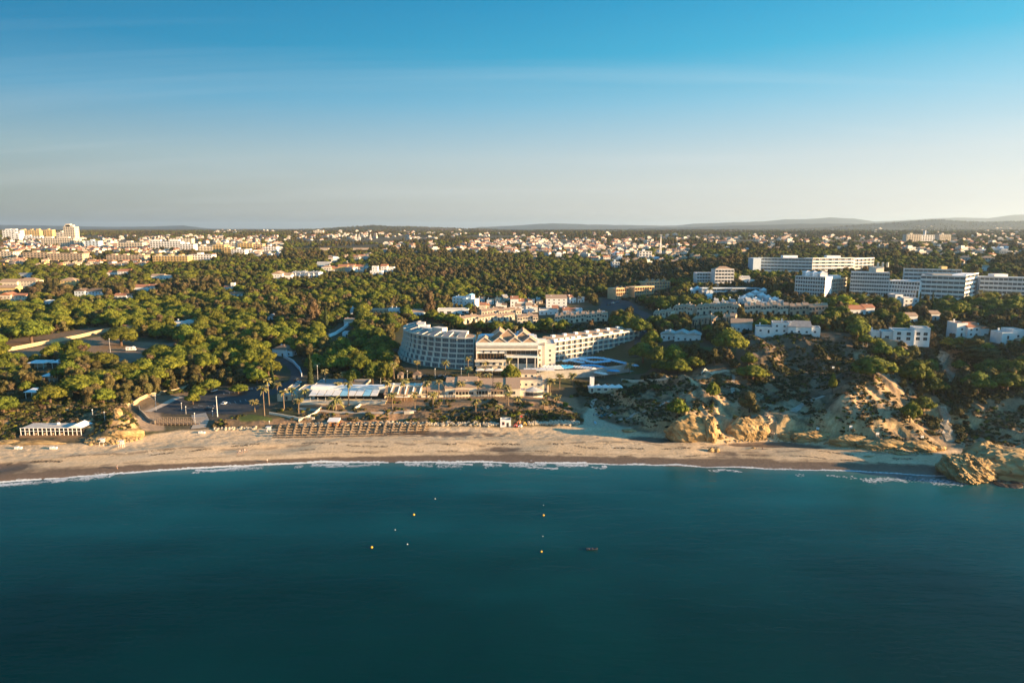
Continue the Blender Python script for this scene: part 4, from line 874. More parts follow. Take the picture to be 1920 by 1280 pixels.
V('valley_apartments', 'white apartment house with wide balconies among trees above the valley', 'apartment house', 1640, 1738, 640, [(0,.16,4,12,4.4,'flat'),(.18,.36,2,12,5,'flat'),(.36,.72,0,13,6.2,'flat'),(.72,1,2,12,8.0,'flat')], 'white_plaster', chim=1, pitch=3.6, ww=2.2, wh=1.9, rz=-17)
V('red_roofed_villa', 'white villa with red roof and arched porch at the right', 'villa', 1798, 1856, 632, [(0,.35,3,13,8,'flat'),(.3,.7,1,13,6.2,'gx'),(.68,1,0,12,5.4,'gy')], 'white_plaster', 'terracotta_tiles', chim=3)
V('white_villa', 'white villa half hidden by trees at the far right edge', 'villa', 1878, 1925, 636, [(0,.5,0,10,3.6,'flat'),(.5,1,2,12,5,'flat')], 'white_plaster', chim=1)
V('white_villa', 'white villa with dark hipped roof and gabled porch in the left pinewood', 'villa', 139, 195, 557, [(0,.35,1,13,6.5,'gy'),(.3,1,3,15,6,'hip')], 'pale_blue_plaster', 'brown_tiles', chim=2)
V('yellow_villa', 'yellow two-storey villa behind the dark-roofed white villa', 'villa', 114, 141, 540, [(0,1,0,13,9,'hip')], 'yellow_plaster', 'tan_tiles', chim=1)
V('flat_villa', 'tiny white cube house with two dark windows in the left pinewood', 'villa', 76, 106, 572, [(.3,1,0,8,4.2,'flat'),(0,.35,2,7,3,'flat')], 'pale_blue_plaster', chim=0)
V('white_villa', 'white villa with terracotta roof and chimneys right of the dark-roofed villa', 'villa', 250, 293, 547, [(0,.6,0,12,5.5,'gx'),(.55,1,3,13,6,'gx')], 'white_plaster', 'terracotta_tiles', chim=2)
V('low_villa', 'low villa with red tiled roof in front of the terracotta villa', 'villa', 214, 252, 560, [(0,.6,0,10,3.4,'gx'),(.6,1,3,10,3.2,'gx')], 'white_plaster', 'terracotta_tiles', chim=1)
V('white_villa', 'wide white villa with rosy roofs at the upper edge of the pinewood', 'villa', 198, 243, 517, [(0,.55,3,14,4.6,'gx'),(.5,1,0,13,6.2,'gx')], 'white_plaster', 'terracotta_tiles', chim=2)
V('white_villa', 'white villa with cream extension in the upper pinewood', 'villa', 281, 326, 524, [(0,.5,3,14,4.6,'gx'),(.6,1,-4,8,5.0,'flat')], 'white_plaster', 'tan_tiles', chim=1)
V('yellow_house', 'wide cream house with tan roofs at the left edge', 'house', 0, 66, 541, [(0,.5,0,14,8,'gx'),(.45,1,3,16,9,'hip')], 'cream_plaster', 'tan_tiles', chim=2)
V('yellow_house', 'yellow house in front of the wide cream house', 'house', -12, 30, 553, [(0,1,0,12,8,'gx')], 'yellow_plaster', 'tan_tiles', chim=1)
V('white_house', 'pale house with orange gable at the left edge', 'house', 0, 47, 566, [(0,.45,0,12,7,'gy'),(.4,1,2,12,6.2,'gx')], 'cream_plaster', 'terracotta_tiles', chim=1)
V('white_cottage', 'pale blue cottage in the trees above the left houses', 'cottage', 34, 58, 521, [(0,1,0,10,4.5,'gx')], 'pale_blue_plaster', 'grey_roofing', chim=0)
V('small_hut', 'small white hut with red roof by the long lit wall', 'hut', 222, 249, 625, [(0,1,0,7,4.0,'slope')], 'white_plaster', 'terracotta_tiles', chim=0)
lm_last('red-roofed hut')
V('white_villa', 'white villa with curved garden wall in the pinewood', 'villa', 325, 362, 612, [(0,.5,0,8,3.2,'flat'),(.5,1,2,10,4,'flat')], 'white_plaster', chim=1)
V('white_villa', 'tiny white villa with tower chimney in the central pinewood', 'villa', 420, 442, 544, [(0,.6,0,9,3.8,'gx'),(.6,.9,0,5,8,'flat')], 'white_plaster', 'terracotta_tiles', chim=0)
V('low_villa', 'low rosy roofed villa just below the tower-chimney villa', 'villa', 430, 455, 556, [(0,1,0,9,3.0,'gx')], 'white_plaster', 'terracotta_tiles', chim=1)
V('white_hall', 'white hall with tan gable end at the left of the sawtooth row', 'hall', 509, 544, 524, [(0,.6,0,16,7.5,'gy'),(.5,1,3,16,5.5,'gx')], 'white_plaster', 'tan_tiles', chim=1)
V('white_villa', 'yellow and orange villa cluster house right of the sawtooth row', 'villa', 616, 650, 510, [(0,.5,0,14,5.5,'gx'),(.5,1,3,16,8,'gx')], 'yellow_plaster', 'terracotta_tiles', chim=1)
V('white_villa', 'pale blue white-roofed villa behind the sawtooth row', 'villa', 594, 618, 503, [(0,1,0,14,7,'gx')], 'pale_blue_plaster', 'pale_roofing', chim=1)
V('white_villa', 'rosy terracotta villa behind the yellow cluster house', 'villa', 650, 680, 506, [(0,.5,0,12,6,'gx'),(.5,1,2,14,5,'gx')], 'cream_plaster', 'terracotta_tiles', chim=1)
V('white_mansion', 'stacked white villa left of the twin blocks in the central wood', 'villa', 694, 716, 518, [(0,1,0,14,7,'flat'),(.1,.6,6,14,13,'flat')], 'white_plaster', chim=1)
V('white_mansion', 'white villa blocks with rosy tops right of the stacked villa', 'villa', 714, 738, 512, [(0,.5,0,12,10,'gx'),(.4,1,2,14,8,'flat')], 'white_plaster', 'terracotta_tiles', chim=1)
V('white_cottage', 'white cottage with blue shade by the top of the tent-roofed houses', 'cottage', 1390, 1413, 531, [(0,.7,0,9,5.5,'gx'),(.6,1,-3,6,3.4,'flat')], 'white_plaster', 'pale_roofing', chim=1)
V('white_villa', 'tan roofed villa hidden in trees left of the bright green tree', 'villa', 1592, 1642, 590, [(0,.6,0,12,4,'gx'),(.6,1,2,12,5,'gx')], 'white_plaster', 'terracotta_tiles', chim=2)
for i, (a, b, py) in enumerate([(1700,1720,604),(1838,1856,516-8),(1745,1762,600),(600,616,470),(662,690,470)]):
    V('white_cottage', f'small white cottage peeping out of the trees, {["near the valley apartments","above the right hotel","behind the valley apartments","with yellow walls in the far wood","long and yellow in the far wood"][i]}', 'cottage', a, b, py, [(0,1,0,9,4.5,'gx')], 'white_plaster' if i < 3 else 'cream_plaster', 'tan_tiles', chim=0)
# apartment houses with stacked balconies at the right
def block(name, label, pxl, pxr, pyb, floors, fh, depth, bays, wall='white_plaster', turn=0, lmk=None, Yb=None, per_bay=False, **kw):
    X0_, Y0_, Z0_ = G(pxl, pyb); X1_, Y1_, Z1_ = G(pxr, pyb)
    if Yb: Y0_ = Yb; X0_, _ = q(pxl, pyb, Yb); Z0_ = q(pxl, pyb, Yb)[1]
    dep = Y0_; X1_ = q(pxr, pyb, dep*(1+turn))[0]; Yr = dep*(1+turn)
    return wing(name, label, lsp((X0_, Y0_), (X1_, Yr), bays), Z0_, floors, fh, depth, wall, per_bay=per_bay, cat='apartment block' if 'hotel' not in name else 'hotel', lm=lmk, **kw)
t, P, top = block('ochre_arcade_block', 'ochre two-storey building with arcades and small gables at the left', 1155, 1178, 562, 3, 3.6, 14, 6, 'ochre_plaster', per_bay=True, turn=.012)
for i in range(3): MB().gable(P(i*2, 0)[0], P(i*2+1, 0)[0]+2, 1, 9, top+.4, 2, 'y').build('roof_gable', 'tan_tiles', t)
t, P, top = block('ochre_arcade_block', 'longer ochre arcade building right of the first ochre block', 1190, 1226, 558, 3, 3.4, 14, 8, 'ochre_plaster', per_bay=True, turn=.015)
t, P, top = block('ochre_arcade_block', 'ochre building with a row of pointed roof gables behind the others', 1212, 1256, 548, 3, 3.4, 16, 9, 'ochre_plaster', turn=.015)
for i in range(4): a = P(i*2, 0); MB().gable(a[0], a[0]+5, 1, 10, top+.4, 3, 'y').build('roof_gable', 'tan_tiles', t)
t, P, top = block('cream_apartment_block', 'four-storey cream apartment block, lower left half', 1306, 1342, 536, 4, 3.3, 15, 7, per_bay=True, ph=1.15)
t, P, top = block('cream_apartment_block', 'four-storey cream apartment block, taller right half with tan roof', 1340, 1375, 537, 5, 3.4, 15, 6, lmk='cream apartment block', per_bay=True, ph=1.15)
MB().hip(P(0, 0)[0], P(6, 0)[0], 1, 14, top+.4, 3).build('roof_slope', 'tan_tiles', t)
t, P, top = block('low_flat_block', 'long low pale blue flat-roofed block below the cream apartments', 1316, 1425, 553, 2, 3.0, 12, 12, 'pale_blue_plaster', finskip=3)
t, P, top = block('long_hotel', 'long flat-roofed hotel with ribbon balconies, left wing in shade', 1419, 1522, 514, 5, 3.6, 16, 16, 'white_plaster', turn=-.030, lmk='long flat-roofed hotel', finskip=2, ph=1.6)
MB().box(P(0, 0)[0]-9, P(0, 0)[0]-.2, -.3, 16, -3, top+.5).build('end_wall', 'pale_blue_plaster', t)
MB().box(P(8, 0)[0], P(13, 0)[0], 5, 12, top+.4, top+3.2).build('roof_house', 'white_plaster', t)
t, P, top = block('long_hotel', 'long flat-roofed hotel, right wing angled towards the low sun', 1522, 1600, 516, 5, 3.6, 16, 13, 'white_plaster', turn=.012, finskip=2, ph=1.6)
MB().box(P(5, 0)[0], P(9, 0)[0], 5, 12, top+.4, top+3).build('roof_house', 'white_plaster', t)
t, P, top = block('long_hotel', 'sunlit stepped end of the long flat-roofed hotel', 1601, 1637, 510, 4, 3.6, 16, 5, 'white_plaster', turn=.03, per_bay=True)
t, P, top = block('stepped_apartment_block', 'white apartment block with rough stacked balconies, left part', 1489, 1545, 560, 6, 3.2, 18, 12, turn=-.028, per_bay=True, lmk='stepped white apartment block', ph=1.15)
for i in range(3): a = P(3+i*3, -6); MB().box(a[0], a[0]+6, a[1], a[1]+7, top+.4, top+3.4).hip(a[0]-.5, a[0]+6.5, a[1]-.5, a[1]+7.5, top+3.41, 1.6).build('roof_house', 'white_plaster', t)
t, P, top = block('stepped_apartment_block', 'sunlit right part of the rough white apartment block', 1545, 1585, 560, 5, 3.2, 18, 8, 'cream_plaster', turn=.03, per_bay=True)
MB().box(P(2, 0)[0], P(6, 0)[0], 6, 13, top+.4, top+3).build('roof_house', 'white_plaster', t)
t, P, top = block('terraced_apartment_block', 'white block with dark arched balconies left of the white hotels', 1592, 1664, 560, 7, 3.2, 18, 16, turn=-.022, lmk='terraced white block', finskip=1, ph=1.15)
MB().box(P(12, 0)[0], P(16, 0)[0], 3, 15, top+.4, top+5).build('roof_house', 'cream_plaster', t)
for i in range(3): a = P(11+i*2, -8); MB().cyl(a[0], a[1], top+5, top+9, .9, .9).build('water_tank', 'cream_plaster', t)
t, P, top = block('terraced_apartment_block', 'stepped white terraces between the balconied block and the white hotel', 1660, 1722, 562, 5, 3.2, 20, 12, turn=-.03, flare=[5,3.6,2.2,1,0], ph=1.15)
t, P, top = block('white_hotel', 'rear wing of the white ribbon-window hotel', 1693, 1800, 540, 5, 3.6, 14, 12, turn=-.03, finskip=2, ph=1.6)
MB().box(P(9, 0)[0], P(10, 0)[0]+2, 4, 9, top+.4, top+3).build('roof_house', 'yellow_plaster', t)
t, P, top = block('white_hotel', 'front wing of the white ribbon-window hotel, long shaded face', 1722, 1806, 567, 6, 3.7, 17, 8, turn=-.03, finskip=2, lmk='white ribbon-window hotel', ph=1.6)
MB().box(P(2, 0)[0], P(7, 0)[0], 4, 14, top+.4, top+1.8).build('roof_house', 'grey_roofing', t)
t, P, top = block('white_hotel', 'sunlit end face of the white ribbon-window hotel', 1806, 1829, 567, 6, 3.7, 12, 3, turn=.05, ph=1.6)
house('hotel_porch_block', 'white cube block at the foot of the white hotel', 'hotel', 1681, 1722, 575, [(0,.35,3,14,9,'flat'),(.3,1,0,12,6.4,'flat')], 'white_plaster', chim=0)
t, P, top = block('white_hotel', 'second white hotel at the right edge with four balcony rows', 1834, 1950, 560, 5, 3.7, 17, 13, turn=-.035, lmk='right edge hotel', ph=1.6)
MB().box(P(3, 0)[0], P(7, 0)[0], 5, 13, top+.4, top+3).build('roof_house', 'white_plaster', t)
# tent roofed white houses
for i, (a, b, py, lb) in enumerate([(1292,1304,551,'first from the left'),(1303,1315,548,'second from the left'),(1313,1326,551,'third from the left'),(1324,1337,554,'fourth from the left, lowest'),
                                    (1325,1337,562,'alone between the two clusters'),(1392,1404,566,'leftmost of the right cluster'),(1402,1414,561,'second of the right cluster'),(1413,1425,556,'third of the right cluster'),(1424,1438,562,'fourth of the right cluster'),
                                    (1436,1449,566,'fifth of the right cluster'),(1428,1440,552,'top of the right cluster'),(1448,1462,570,'rightmost of the right cluster'),(1412,1426,571,'lowest of the right cluster')]):
    V('tent_roofed_house', f'small white tent-roofed house, {lb}', 'house', a, b, py, [(0,1,0,7,3.6,'cone')], 'pale_blue_plaster' if i % 2 else 'white_plaster', 'white_plaster', chim=0, group='white tent-roofed houses', kindlm=False)
# rows of townhouses
_rc = {}
def row(phrase, pxl, pyl, pxr, pyr, n, h=5.6, dep=9, wall='cream_plaster', roof='tan_tiles', stag=1.0, lm=True):
    a, b = Vector(G(pxl, pyl)), Vector(G(pxr, pyr)); w = (b-a).length/n; th = math.atan2(b.y-a.y, b.x-a.x); k = (round(w, 1), h, wall, roof)
    if k not in _rc:
        m = MB(); m.box(0, w-.02, 0, dep, -3, h, 0); m.box(w*.55, w-.3, -1.4, -.01, 0, 2.6, 0); m.box(w*.55, w-.3, -1.5, -1.38, 2.61, 2.9, 0)
        r = MB(); r.slope(.3, w-.05, -.4, dep*.55, h+.01, .15, 1.9, 0); r.slope(.3, w-.05, dep*.56, dep, h+.01, 1.2, .3, 0)
        f = MB(); f.add([(0,-.45,h-.6),(.25,-.45,h-.6),(.25,dep*.55,h+1.2),(0,dep*.55,h+1.2),(0,-.45,h+.05),(.25,-.45,h+.05),(.25,dep*.55,h+2.0),(0,dep*.55,h+2.0)], [(0,3,2,1),(4,5,6,7),(0,1,5,4),(1,2,6,5),(2,3,7,6),(3,0,4,7)])
        c = MB(); c.box(w*.3, w*.3+.6, dep*.6, dep*.6+.6, h+1, h+2.7).box(w*.3-.1, w*.3+.7, dep*.6-.1, dep*.6+.7, h+2.71, h+2.85)
        _rc[k] = (m.mesh('wall', [wall]), r.mesh('roof', [roof]), f.mesh('party_wall', [wall]), c.mesh('chimney', [wall]))
    for i in range(n):
        p = a.lerp(b, i/n); t = thing('terraced_house', f'terraced house, {ordw(i+1)} from the left in the {phrase}', 'terraced house', (p.x+math.sin(th)*(i % 3)*stag*-1, p.y+math.cos(th)*(i % 3)*stag, p.z+.4*((i*7) % 3)), th, f'houses of the {phrase}')
        for nm, me in zip(('wall', 'roof', 'party_wall', 'chimney'), _rc[k]):
            if nm != 'chimney' or i % 2 == 0: link(nm, me, t)
        link('window', win_mesh(1.5, 1.5), t, (w*.28, 0, h-2.3)); link('window', win_mesh(1.5, 1.5), t, (w*.76, 0, h-2.3)); link('door', win_mesh(1.6, 2.1, 'timber'), t, (w*.3, 0, .1))
    s_ = a.y/FPX; reg(pxl, pxr, min(pyl, pyr)-h/s_, max(pyl, pyr)-1, a.x-2, b.x+2, min(a.y, b.y)-2, max(a.y, b.y)+dep+3)
    if lm: LAND.append((phrase, (a.x+b.x)/2, (a.y+b.y)/2))
row('upper townhouse row behind the hotel', 903, 596, 978, 594, 7)
row('lower left townhouse row', 862, 608, 966, 602, 9, h=4.6)
row('sunny townhouse group', 970, 608, 1009, 607, 4, h=6)
row('right townhouse row behind the hotel', 1040, 606, 1138, 602, 10, h=6)
row('short townhouse trio', 1262, 590, 1298, 590, 4, h=6.2)
row('middle townhouse row', 1306, 590, 1382, 589, 7, h=6.4)
row('long right townhouse row', 1395, 590, 1478, 590, 8, h=6.6)
row('grey end of the long right row', 1480, 590, 1552, 592, 6, h=6.2, wall='sand_plaster')
row('low front townhouse row', 1298, 609, 1338, 609, 4, h=4.5, wall='sand_plaster')
row('small townhouse pair', 1355, 606, 1378, 606, 2, h=4.5, wall='sand_plaster')
row('roadside townhouse row', 1225, 597, 1256, 596, 3, h=4.5)
row('sawtooth white row', 546, 520, 596, 521, 6, h=6, wall='white_plaster', roof='pale_roofing', dep=14)
m = MB(); X, Y, Z = G(572, 525); t = thing('long_garden_wall', 'long pale wall below the sawtooth white row', 'wall', (X, Y, Z)); MB().box(-34, 34, 0, .6, -2, 3.2).build('panel', 'hotel_plaster', t)

# small white houses that fill the old village and the slope under the cream apartments
vr = random.Random(4)
for i in range(13):
    px = 897+i*15.5; w_ = vr.uniform(11, 16)
    if 955 < px+7 < 992 or 1020 < px+7 < 1066: continue
    V('village_cottage', f'small white village cottage, {ordw(i+1)} along the back row from the left', 'cottage', px, px+w_, 569+vr.uniform(-2, 3), [(0,vr.uniform(.5,.7),0,8,vr.uniform(3.4,6.2),vr.choice(['flat','gx','slope'])),(.5,1,vr.uniform(1,3),9,vr.uniform(3,4.6),vr.choice(['flat','gx']))], vr.choice(['white_plaster','white_plaster','cream_plaster']), vr.choice(['tan_tiles','terracotta_tiles','pale_roofing']), chim=1, group='cottages of the village back row', rz=vr.uniform(-15, 15))
for i in range(9):
    px = 1340+i*15; w_ = vr.uniform(10, 15)
    V('slope_cottage', f'small white cottage, {ordw(i+1)} from the left under the long flat block', 'cottage', px, px+w_, 575+vr.uniform(-5, 2), [(0,.6,0,8,vr.uniform(3.2,5),vr.choice(['flat','cone','gx'])),(.55,1,1,8,3.2,'flat')], vr.choice(['white_plaster','pale_blue_plaster']), 'pale_roofing', chim=1, group='cottages under the long flat block', rz=vr.uniform(-15, 10))

# ------------------------------------------------------------------ the far town and scattered houses
def slab(name, label, pxl, pxr, pyt, pyb, wall, bays, floors, depth=18, roofm='pale_roofing', steps=None):
    X, Y, Z = G((pxl+pxr)/2, pyb); s = (Y*F_[1]+(Z-CAM_H)*F_[2])/FPX; w = (pxr-pxl)*s; h = (pyb-pyt)*s
    t = thing(name, label, 'apartment block', (X, Y, Z), 0, None); m = MB(); m.box(-w/2, w/2, 0, depth, -4, h); m.build('wall', wall, t)
    r = MB(); r.box(-w/2-.3, w/2+.3, -.3, depth+.3, h+.01, h+.7); r.build('roof', roofm, t)
    for i, (f0, f1, hh) in enumerate(steps or [(.3, .5, 3)]): MB().box(-w/2+f0*w, -w/2+f1*w, depth*.3, depth*.8, h+.71, h+.7+hh).build('roof_house', wall, t)
    fh = h/floors; bw = w/bays; o = win_mesh(min(bw*.55, 3.4), fh*.5, 'frame_paint', 'dark_glass', 0)
    g = MB(); sd = MB()
    for k in range(floors):
        MB().box(-w/2+.4, w/2-.4, -1.3, -.01, k*fh+.1, k*fh+fh*.33).build('balcony', wall, t)
        for i in range(bays):
            if bays*floors <= 60: link('window', o, t, (-w/2+(i+.5)*bw, -.02, k*fh+fh*.35))
            else: x = -w/2+(i+.5)*bw; g.box(x-bw*.3, x+bw*.3, -.12, -.01, k*fh+fh*.36, k*fh+fh*.88)
        for j in range(3): y = depth*(j+.5)/3; sd.box(w/2+.01, w/2+.12, y-1.1, y+1.1, k*fh+fh*.3, k*fh+fh*.8)
    if g.v: g.build('window', 'dark_glass', t)['kind'] = 'stuff'
    sd.build('side_window', 'dark_glass', t)['kind'] = 'stuff'
    reg(pxl, pxr, pyt, pyb, X-w/2, X+w/2, Y-2, Y+depth); return t
WP, CPL, YP, OP, BP = 'white_plaster', 'cream_plaster', 'yellow_plaster', 'ochre_plaster', 'pale_blue_plaster'
t = slab('tower_block', 'tall cream tower block', 122, 143, 426, 462, CPL, 5, 12, 18, steps=[(.0,.75,4),(.1,.5,7)])
slab('tower_block', 'dark open-framed slab behind the tower', 108, 126, 436, 460, 'hotel_plaster', 3, 7)
slab('apartment_block', 'stepped cream block below the tower', 78, 140, 447, 463, CPL, 14, 4, steps=[(.1,.3,4),(.5,.8,3)])
slab('apartment_block', 'cream stepped foot of the tower at its right', 140, 156, 452, 464, CPL, 3, 3)
slab('apartment_block', 'white block at the far left skyline', 6, 40, 432, 449, WP, 6, 5, steps=[(.1,.4,4),(.5,.7,4)])
slab('apartment_block', 'yellow lit long block on the left skyline', 36, 75, 432, 444, YP, 8, 4, steps=[(.1,.25,4),(.5,.62,4),(.8,.95,5)])
slab('apartment_block', 'bright white slab in front of the skyline blocks', 21, 37, 438, 452, WP, 2, 4)
slab('apartment_block', 'small yellow block left of the tower on the skyline', 83, 99, 431, 443, YP, 3, 4)
slab('apartment_block', 'long white low block under the yellow skyline block', 34, 76, 443, 449, WP, 8, 2)
slab('apartment_block', 'wide balcony block in the town centre', 222, 268, 455, 468, CPL, 9, 4)
slab('apartment_block', 'white block with painted blue shade left of the balcony block', 160, 186, 452, 464, BP, 4, 4)  # blue shade of the white block painted into its wall
slab('apartment_block', 'white five-storey block with many balconies', 282, 340, 453, 470, WP, 11, 5, steps=[(.0,.3,3),(.6,.9,4)])
slab('apartment_block', 'bright white cube block at the right of the balcony blocks', 338, 364, 458, 475, WP, 5, 5)
slab('apartment_block', 'cream block with tan top behind the white blocks', 316, 360, 447, 456, CPL, 8, 3, roofm='tan_tiles')
slab('apartment_block', 'golden yellow block with many bays at the wood edge', 287, 353, 480, 493, YP, 12, 4, steps=[(.05,.15,2),(.4,.5,2),(.7,.8,2)])
slab('apartment_block', 'long tan block left of the golden one', 200, 272, 479, 491, 'sand_plaster', 12, 4, roofm='tan_tiles', steps=[(.1,.2,2),(.4,.5,2),(.8,.9,2)])
slab('apartment_block', 'tan block with projecting bays at the left wood edge', 90, 156, 476, 491, 'sand_plaster', 11, 4, roofm='tan_tiles', steps=[(.1,.2,2),(.6,.7,2)])
slab('apartment_block', 'tan block at the far left wood edge', 44, 90, 474, 486, 'sand_plaster', 7, 3, roofm='tan_tiles')
slab('apartment_block', 'orange-cream block at the left frame edge', -10, 26, 472, 484, CPL, 6, 3, roofm='tan_tiles')
slab('apartment_block', 'tall golden block at the right end of the town', 400, 422, 459, 478, YP, 4, 6, steps=[(.2,.6,3)])
slab('apartment_block', 'second golden block beside the tall golden one', 421, 433, 464, 480, YP, 2, 5)
slab('apartment_block', 'white and yellow block behind the golden ones', 424, 450, 456, 466, CPL, 5, 3)
slab('apartment_block', 'yellow block with balconies in the right town', 446, 474, 456, 466, YP, 5, 3)
slab('apartment_block', 'saturated orange block in the right town', 475, 493, 458, 469, OP, 4, 3)
slab('apartment_block', 'white block with red roof at the town end', 493, 519, 462, 474, WP, 5, 3, roofm='terracotta_tiles')
slab('apartment_block', 'white stepped block below the yellow ones', 434, 460, 468, 480, WP, 5, 3)
slab('apartment_block', 'white block at the foot of the red-roofed one', 460, 476, 470, 478, WP, 3, 2)
slab('apartment_block', 'white terrace block right of the golden block', 355, 398, 478, 491, WP, 8, 3)
slab('apartment_block', 'cream block between cube block and golden towers', 364, 400, 462, 474, CPL, 6, 3)
slab('apartment_block', 'cream skyline villa block right of the centre-left', 588, 606, 432, 438, CPL, 4, 2)
t = slab('distant_hotel', 'big hazy hotel below the right hills', 1699, 1726, 440, 453, CPL, 6, 5); slab('distant_hotel', 'pale middle part of the hazy hotel', 1724, 1762, 441, 452, WP, 8, 4, steps=[(.3,.35,12)]); slab('distant_hotel', 'right part of the hazy hotel', 1760, 1782, 440, 453, CPL, 6, 5)
slab('apartment_block', 'white block beside the lattice mast', 1198, 1222, 472, 486, WP, 4, 3); slab('apartment_block', 'house block with painted blue shade below the mast', 1148, 1162, 492, 502, BP, 3, 2)  # second block: blue shade painted into its wall colour
# individual houses, one mesh each (too small to show their parts)
protos = []
def proto_house(i, wall, roof, kind):
    m = MB(); rg = random.Random(i*13+5); w, d, h = rg.uniform(10, 16), rg.uniform(9, 13), rg.choice([3.6, 6, 6.4, 7])
    m.box(-w/2, w/2, 0, d, -4, h, 0)
    if kind == 'flat': m.box(-w/2-.2, w/2+.2, -.2, d+.2, h+.01, h+.5, 0); m.box(-w/4, w/5, d*.3, d*.8, h+.51, h+3, 0)
    elif kind == 'gx': m.gable(-w/2-.4, w/2+.4, -.5, d+.5, h+.01, d*.2, 'x', 1)
    else: m.hip(-w/2-.4, w/2+.4, -.5, d+.5, h+.01, 2.4, 1)
    m.box(w*.2, w*.9, -3, -.02, -3, h*.5, 0); m.box(w*.25, w*.3+.8, d*.4, d*.4+.9, h, h+3, 0)
    n = int(w/3)
    for f in range(max(1, int(h/3))):
        for j in range(n): x = -w/2+(j+.5)*w/n; yy = -.1; m.box(x-.7, x+.7, -.1 if x < w*.15 or f else -3.1, .05 if x < w*.15 or f else -2.9, f*3+1, f*3+2.4, 2)
    return m.mesh('house', [wall, roof, 'dark_glass'])
WW = 'muted_white'
kinds = [(WW,'terracotta_tiles','gx'),(WW,'pale_roofing','flat'),(WW,'tan_tiles','hip'),(CPL,'terracotta_tiles','gx'),(CPL,'tan_tiles','hip'),(YP,'terracotta_tiles','hip'),(WW,'brown_tiles','gx'),('sand_plaster','tan_tiles','gx'),(BP,'pale_roofing','flat')]
desc = ['white house with red gabled roof','flat-roofed white house','white house with tan hipped roof','cream house with red gabled roof','cream house with tan hipped roof','yellow house with red hipped roof','white house with brown roof','sand-coloured house with tan roof','pale blue flat-roofed house']
PM = [[proto_house(i*3+j, *k) for j in range(3)] for i, k in enumerate(kinds)]
HZ = [((150,520,443,456),36,.5),((160,520,455,476),66,.75),((0,150,444,474),60,.7),((0,290,468,500),70,.55),((290,520,470,482),26,.5),((540,700,434,446),26,1),((400,560,431,437),22,1),((700,880,432,448),18,1),((480,720,444,452),16,1),
      ((720,900,457,476),24,.8),((880,1150,452,474),95,.8),((900,1160,438,450),34,1),((1150,1280,448,470),34,.9),((1140,1290,470,496),24,.8),((1250,1600,440,458),44,1),((1480,1700,446,468),26,1),((1700,1920,436,480),50,1),
      ((600,700,484,512),18,.7),((1200,1420,468,492),10,.8),((1640,1920,424,436),16,1),((1750,1900,470,500),8,.8),((1020,1180,474,492),18,.8)]
hs = []; occ = []
hr = random.Random(21)
HZ += [((880,1200,450,476),150,.6),((540,880,433,450),60,.65),((1190,1700,442,470),80,.65),((1690,1920,436,482),50,.65),((150,530,442,482),120,.62),((0,160,446,500),50,.62),((1000,1290,470,490),30,.6)]
for (x0, x1, y0, y1), n, sc in HZ:
    for k in range(n):
        for tr in range(12):
            px, py = hr.uniform(x0, x1), hr.uniform(y0, y1)
            if fbm(np.array(px/22.), np.array(py/7.), 2) < .42 and tr < 9: continue
            if any(b[0]-3 < px < b[1]+3 and b[2]-2 < py < b[3]+3 for b in BLD): continue
            X, Y, Z = G(px, py)
            if all(abs(X-a) > 13 or abs(Y-b) > 14 for a, b in occ): break
        else: continue
        occ.append((X, Y)); warm = 1 if (py > 466 and px < 300) else 0
        i = hr.choice([3, 4, 4, 5, 7, 0]) if warm else hr.choice([0, 0, 1, 1, 1, 2, 2, 3, 4, 6, 8] if px < 1200 else [0, 1, 1, 2, 2, 4, 7, 8])
        hs.append((px, py, X, Y, Z, i, hr.randrange(3), hr.uniform(-.5, .5), hr.uniform(.8, 1.15)*(.8 if sc < .7 else 1)))
hs.sort(key=lambda h: h[3]); FARLAND = [(ph, *G(px, py)[:2]) for ph, px, py in [('tall tower block',133,462),('left skyline blocks',50,448),('town balcony block',245,468),('white cube block',350,475),('golden twin blocks',415,479),('orange block',484,469),('hazy hotel',1740,453),('lattice mast',1238,480),('long flat hotel',1520,510),('tan wood-edge blocks',120,491),('golden wood-edge block',320,493),('three faint pylons',678,452),('sawtooth white row',572,520),('stacked white villa',705,518),('cream apartment block',1340,537),('white ribbon hotel',1765,562),('left frame-edge houses',25,553)]]; rest = MB(); cnt = {}
def where(X, Y, lands, key, used):
    best = min(lands, key=lambda l: ((l[1]-X)/1.0)**2+((l[2]-Y)/1.8)**2); dx_, dy_ = X-best[1], (Y-best[2])/1.8
    d = ('right of' if dx_ > 0 else 'left of') if abs(dx_) > abs(dy_) else ('behind' if dy_ > 0 else 'in front of')
    k = (key, d, best[0]); used.setdefault(k, 0); used[k] += 1
    return d, best[0], used[k]
def short(s, n=7): w_ = s.split(); return ' '.join(w_[:n]) if len(w_) > n else s
_u = {}
hs = sorted(hs, key=lambda h: h[3])
big, small = hs[:296], hs[296:]
for px, py, X, Y, Z, i, j, rz, sc in big:
    o = link('distant_house', PM[i][j], None, (X, Y, Z), (0, 0, rz)); o.scale = (sc, sc, sc)
    d, ph, k = where(X, Y, FARLAND, 'h'+desc[i], _u)
    tag(o, f'small {desc[i]}, {ordw(k)} {d} the {ph}', 'house', 'houses scattered through the far town'); reg(px-4, px+4, py-6, py, X-8, X+8, Y-4, Y+12)
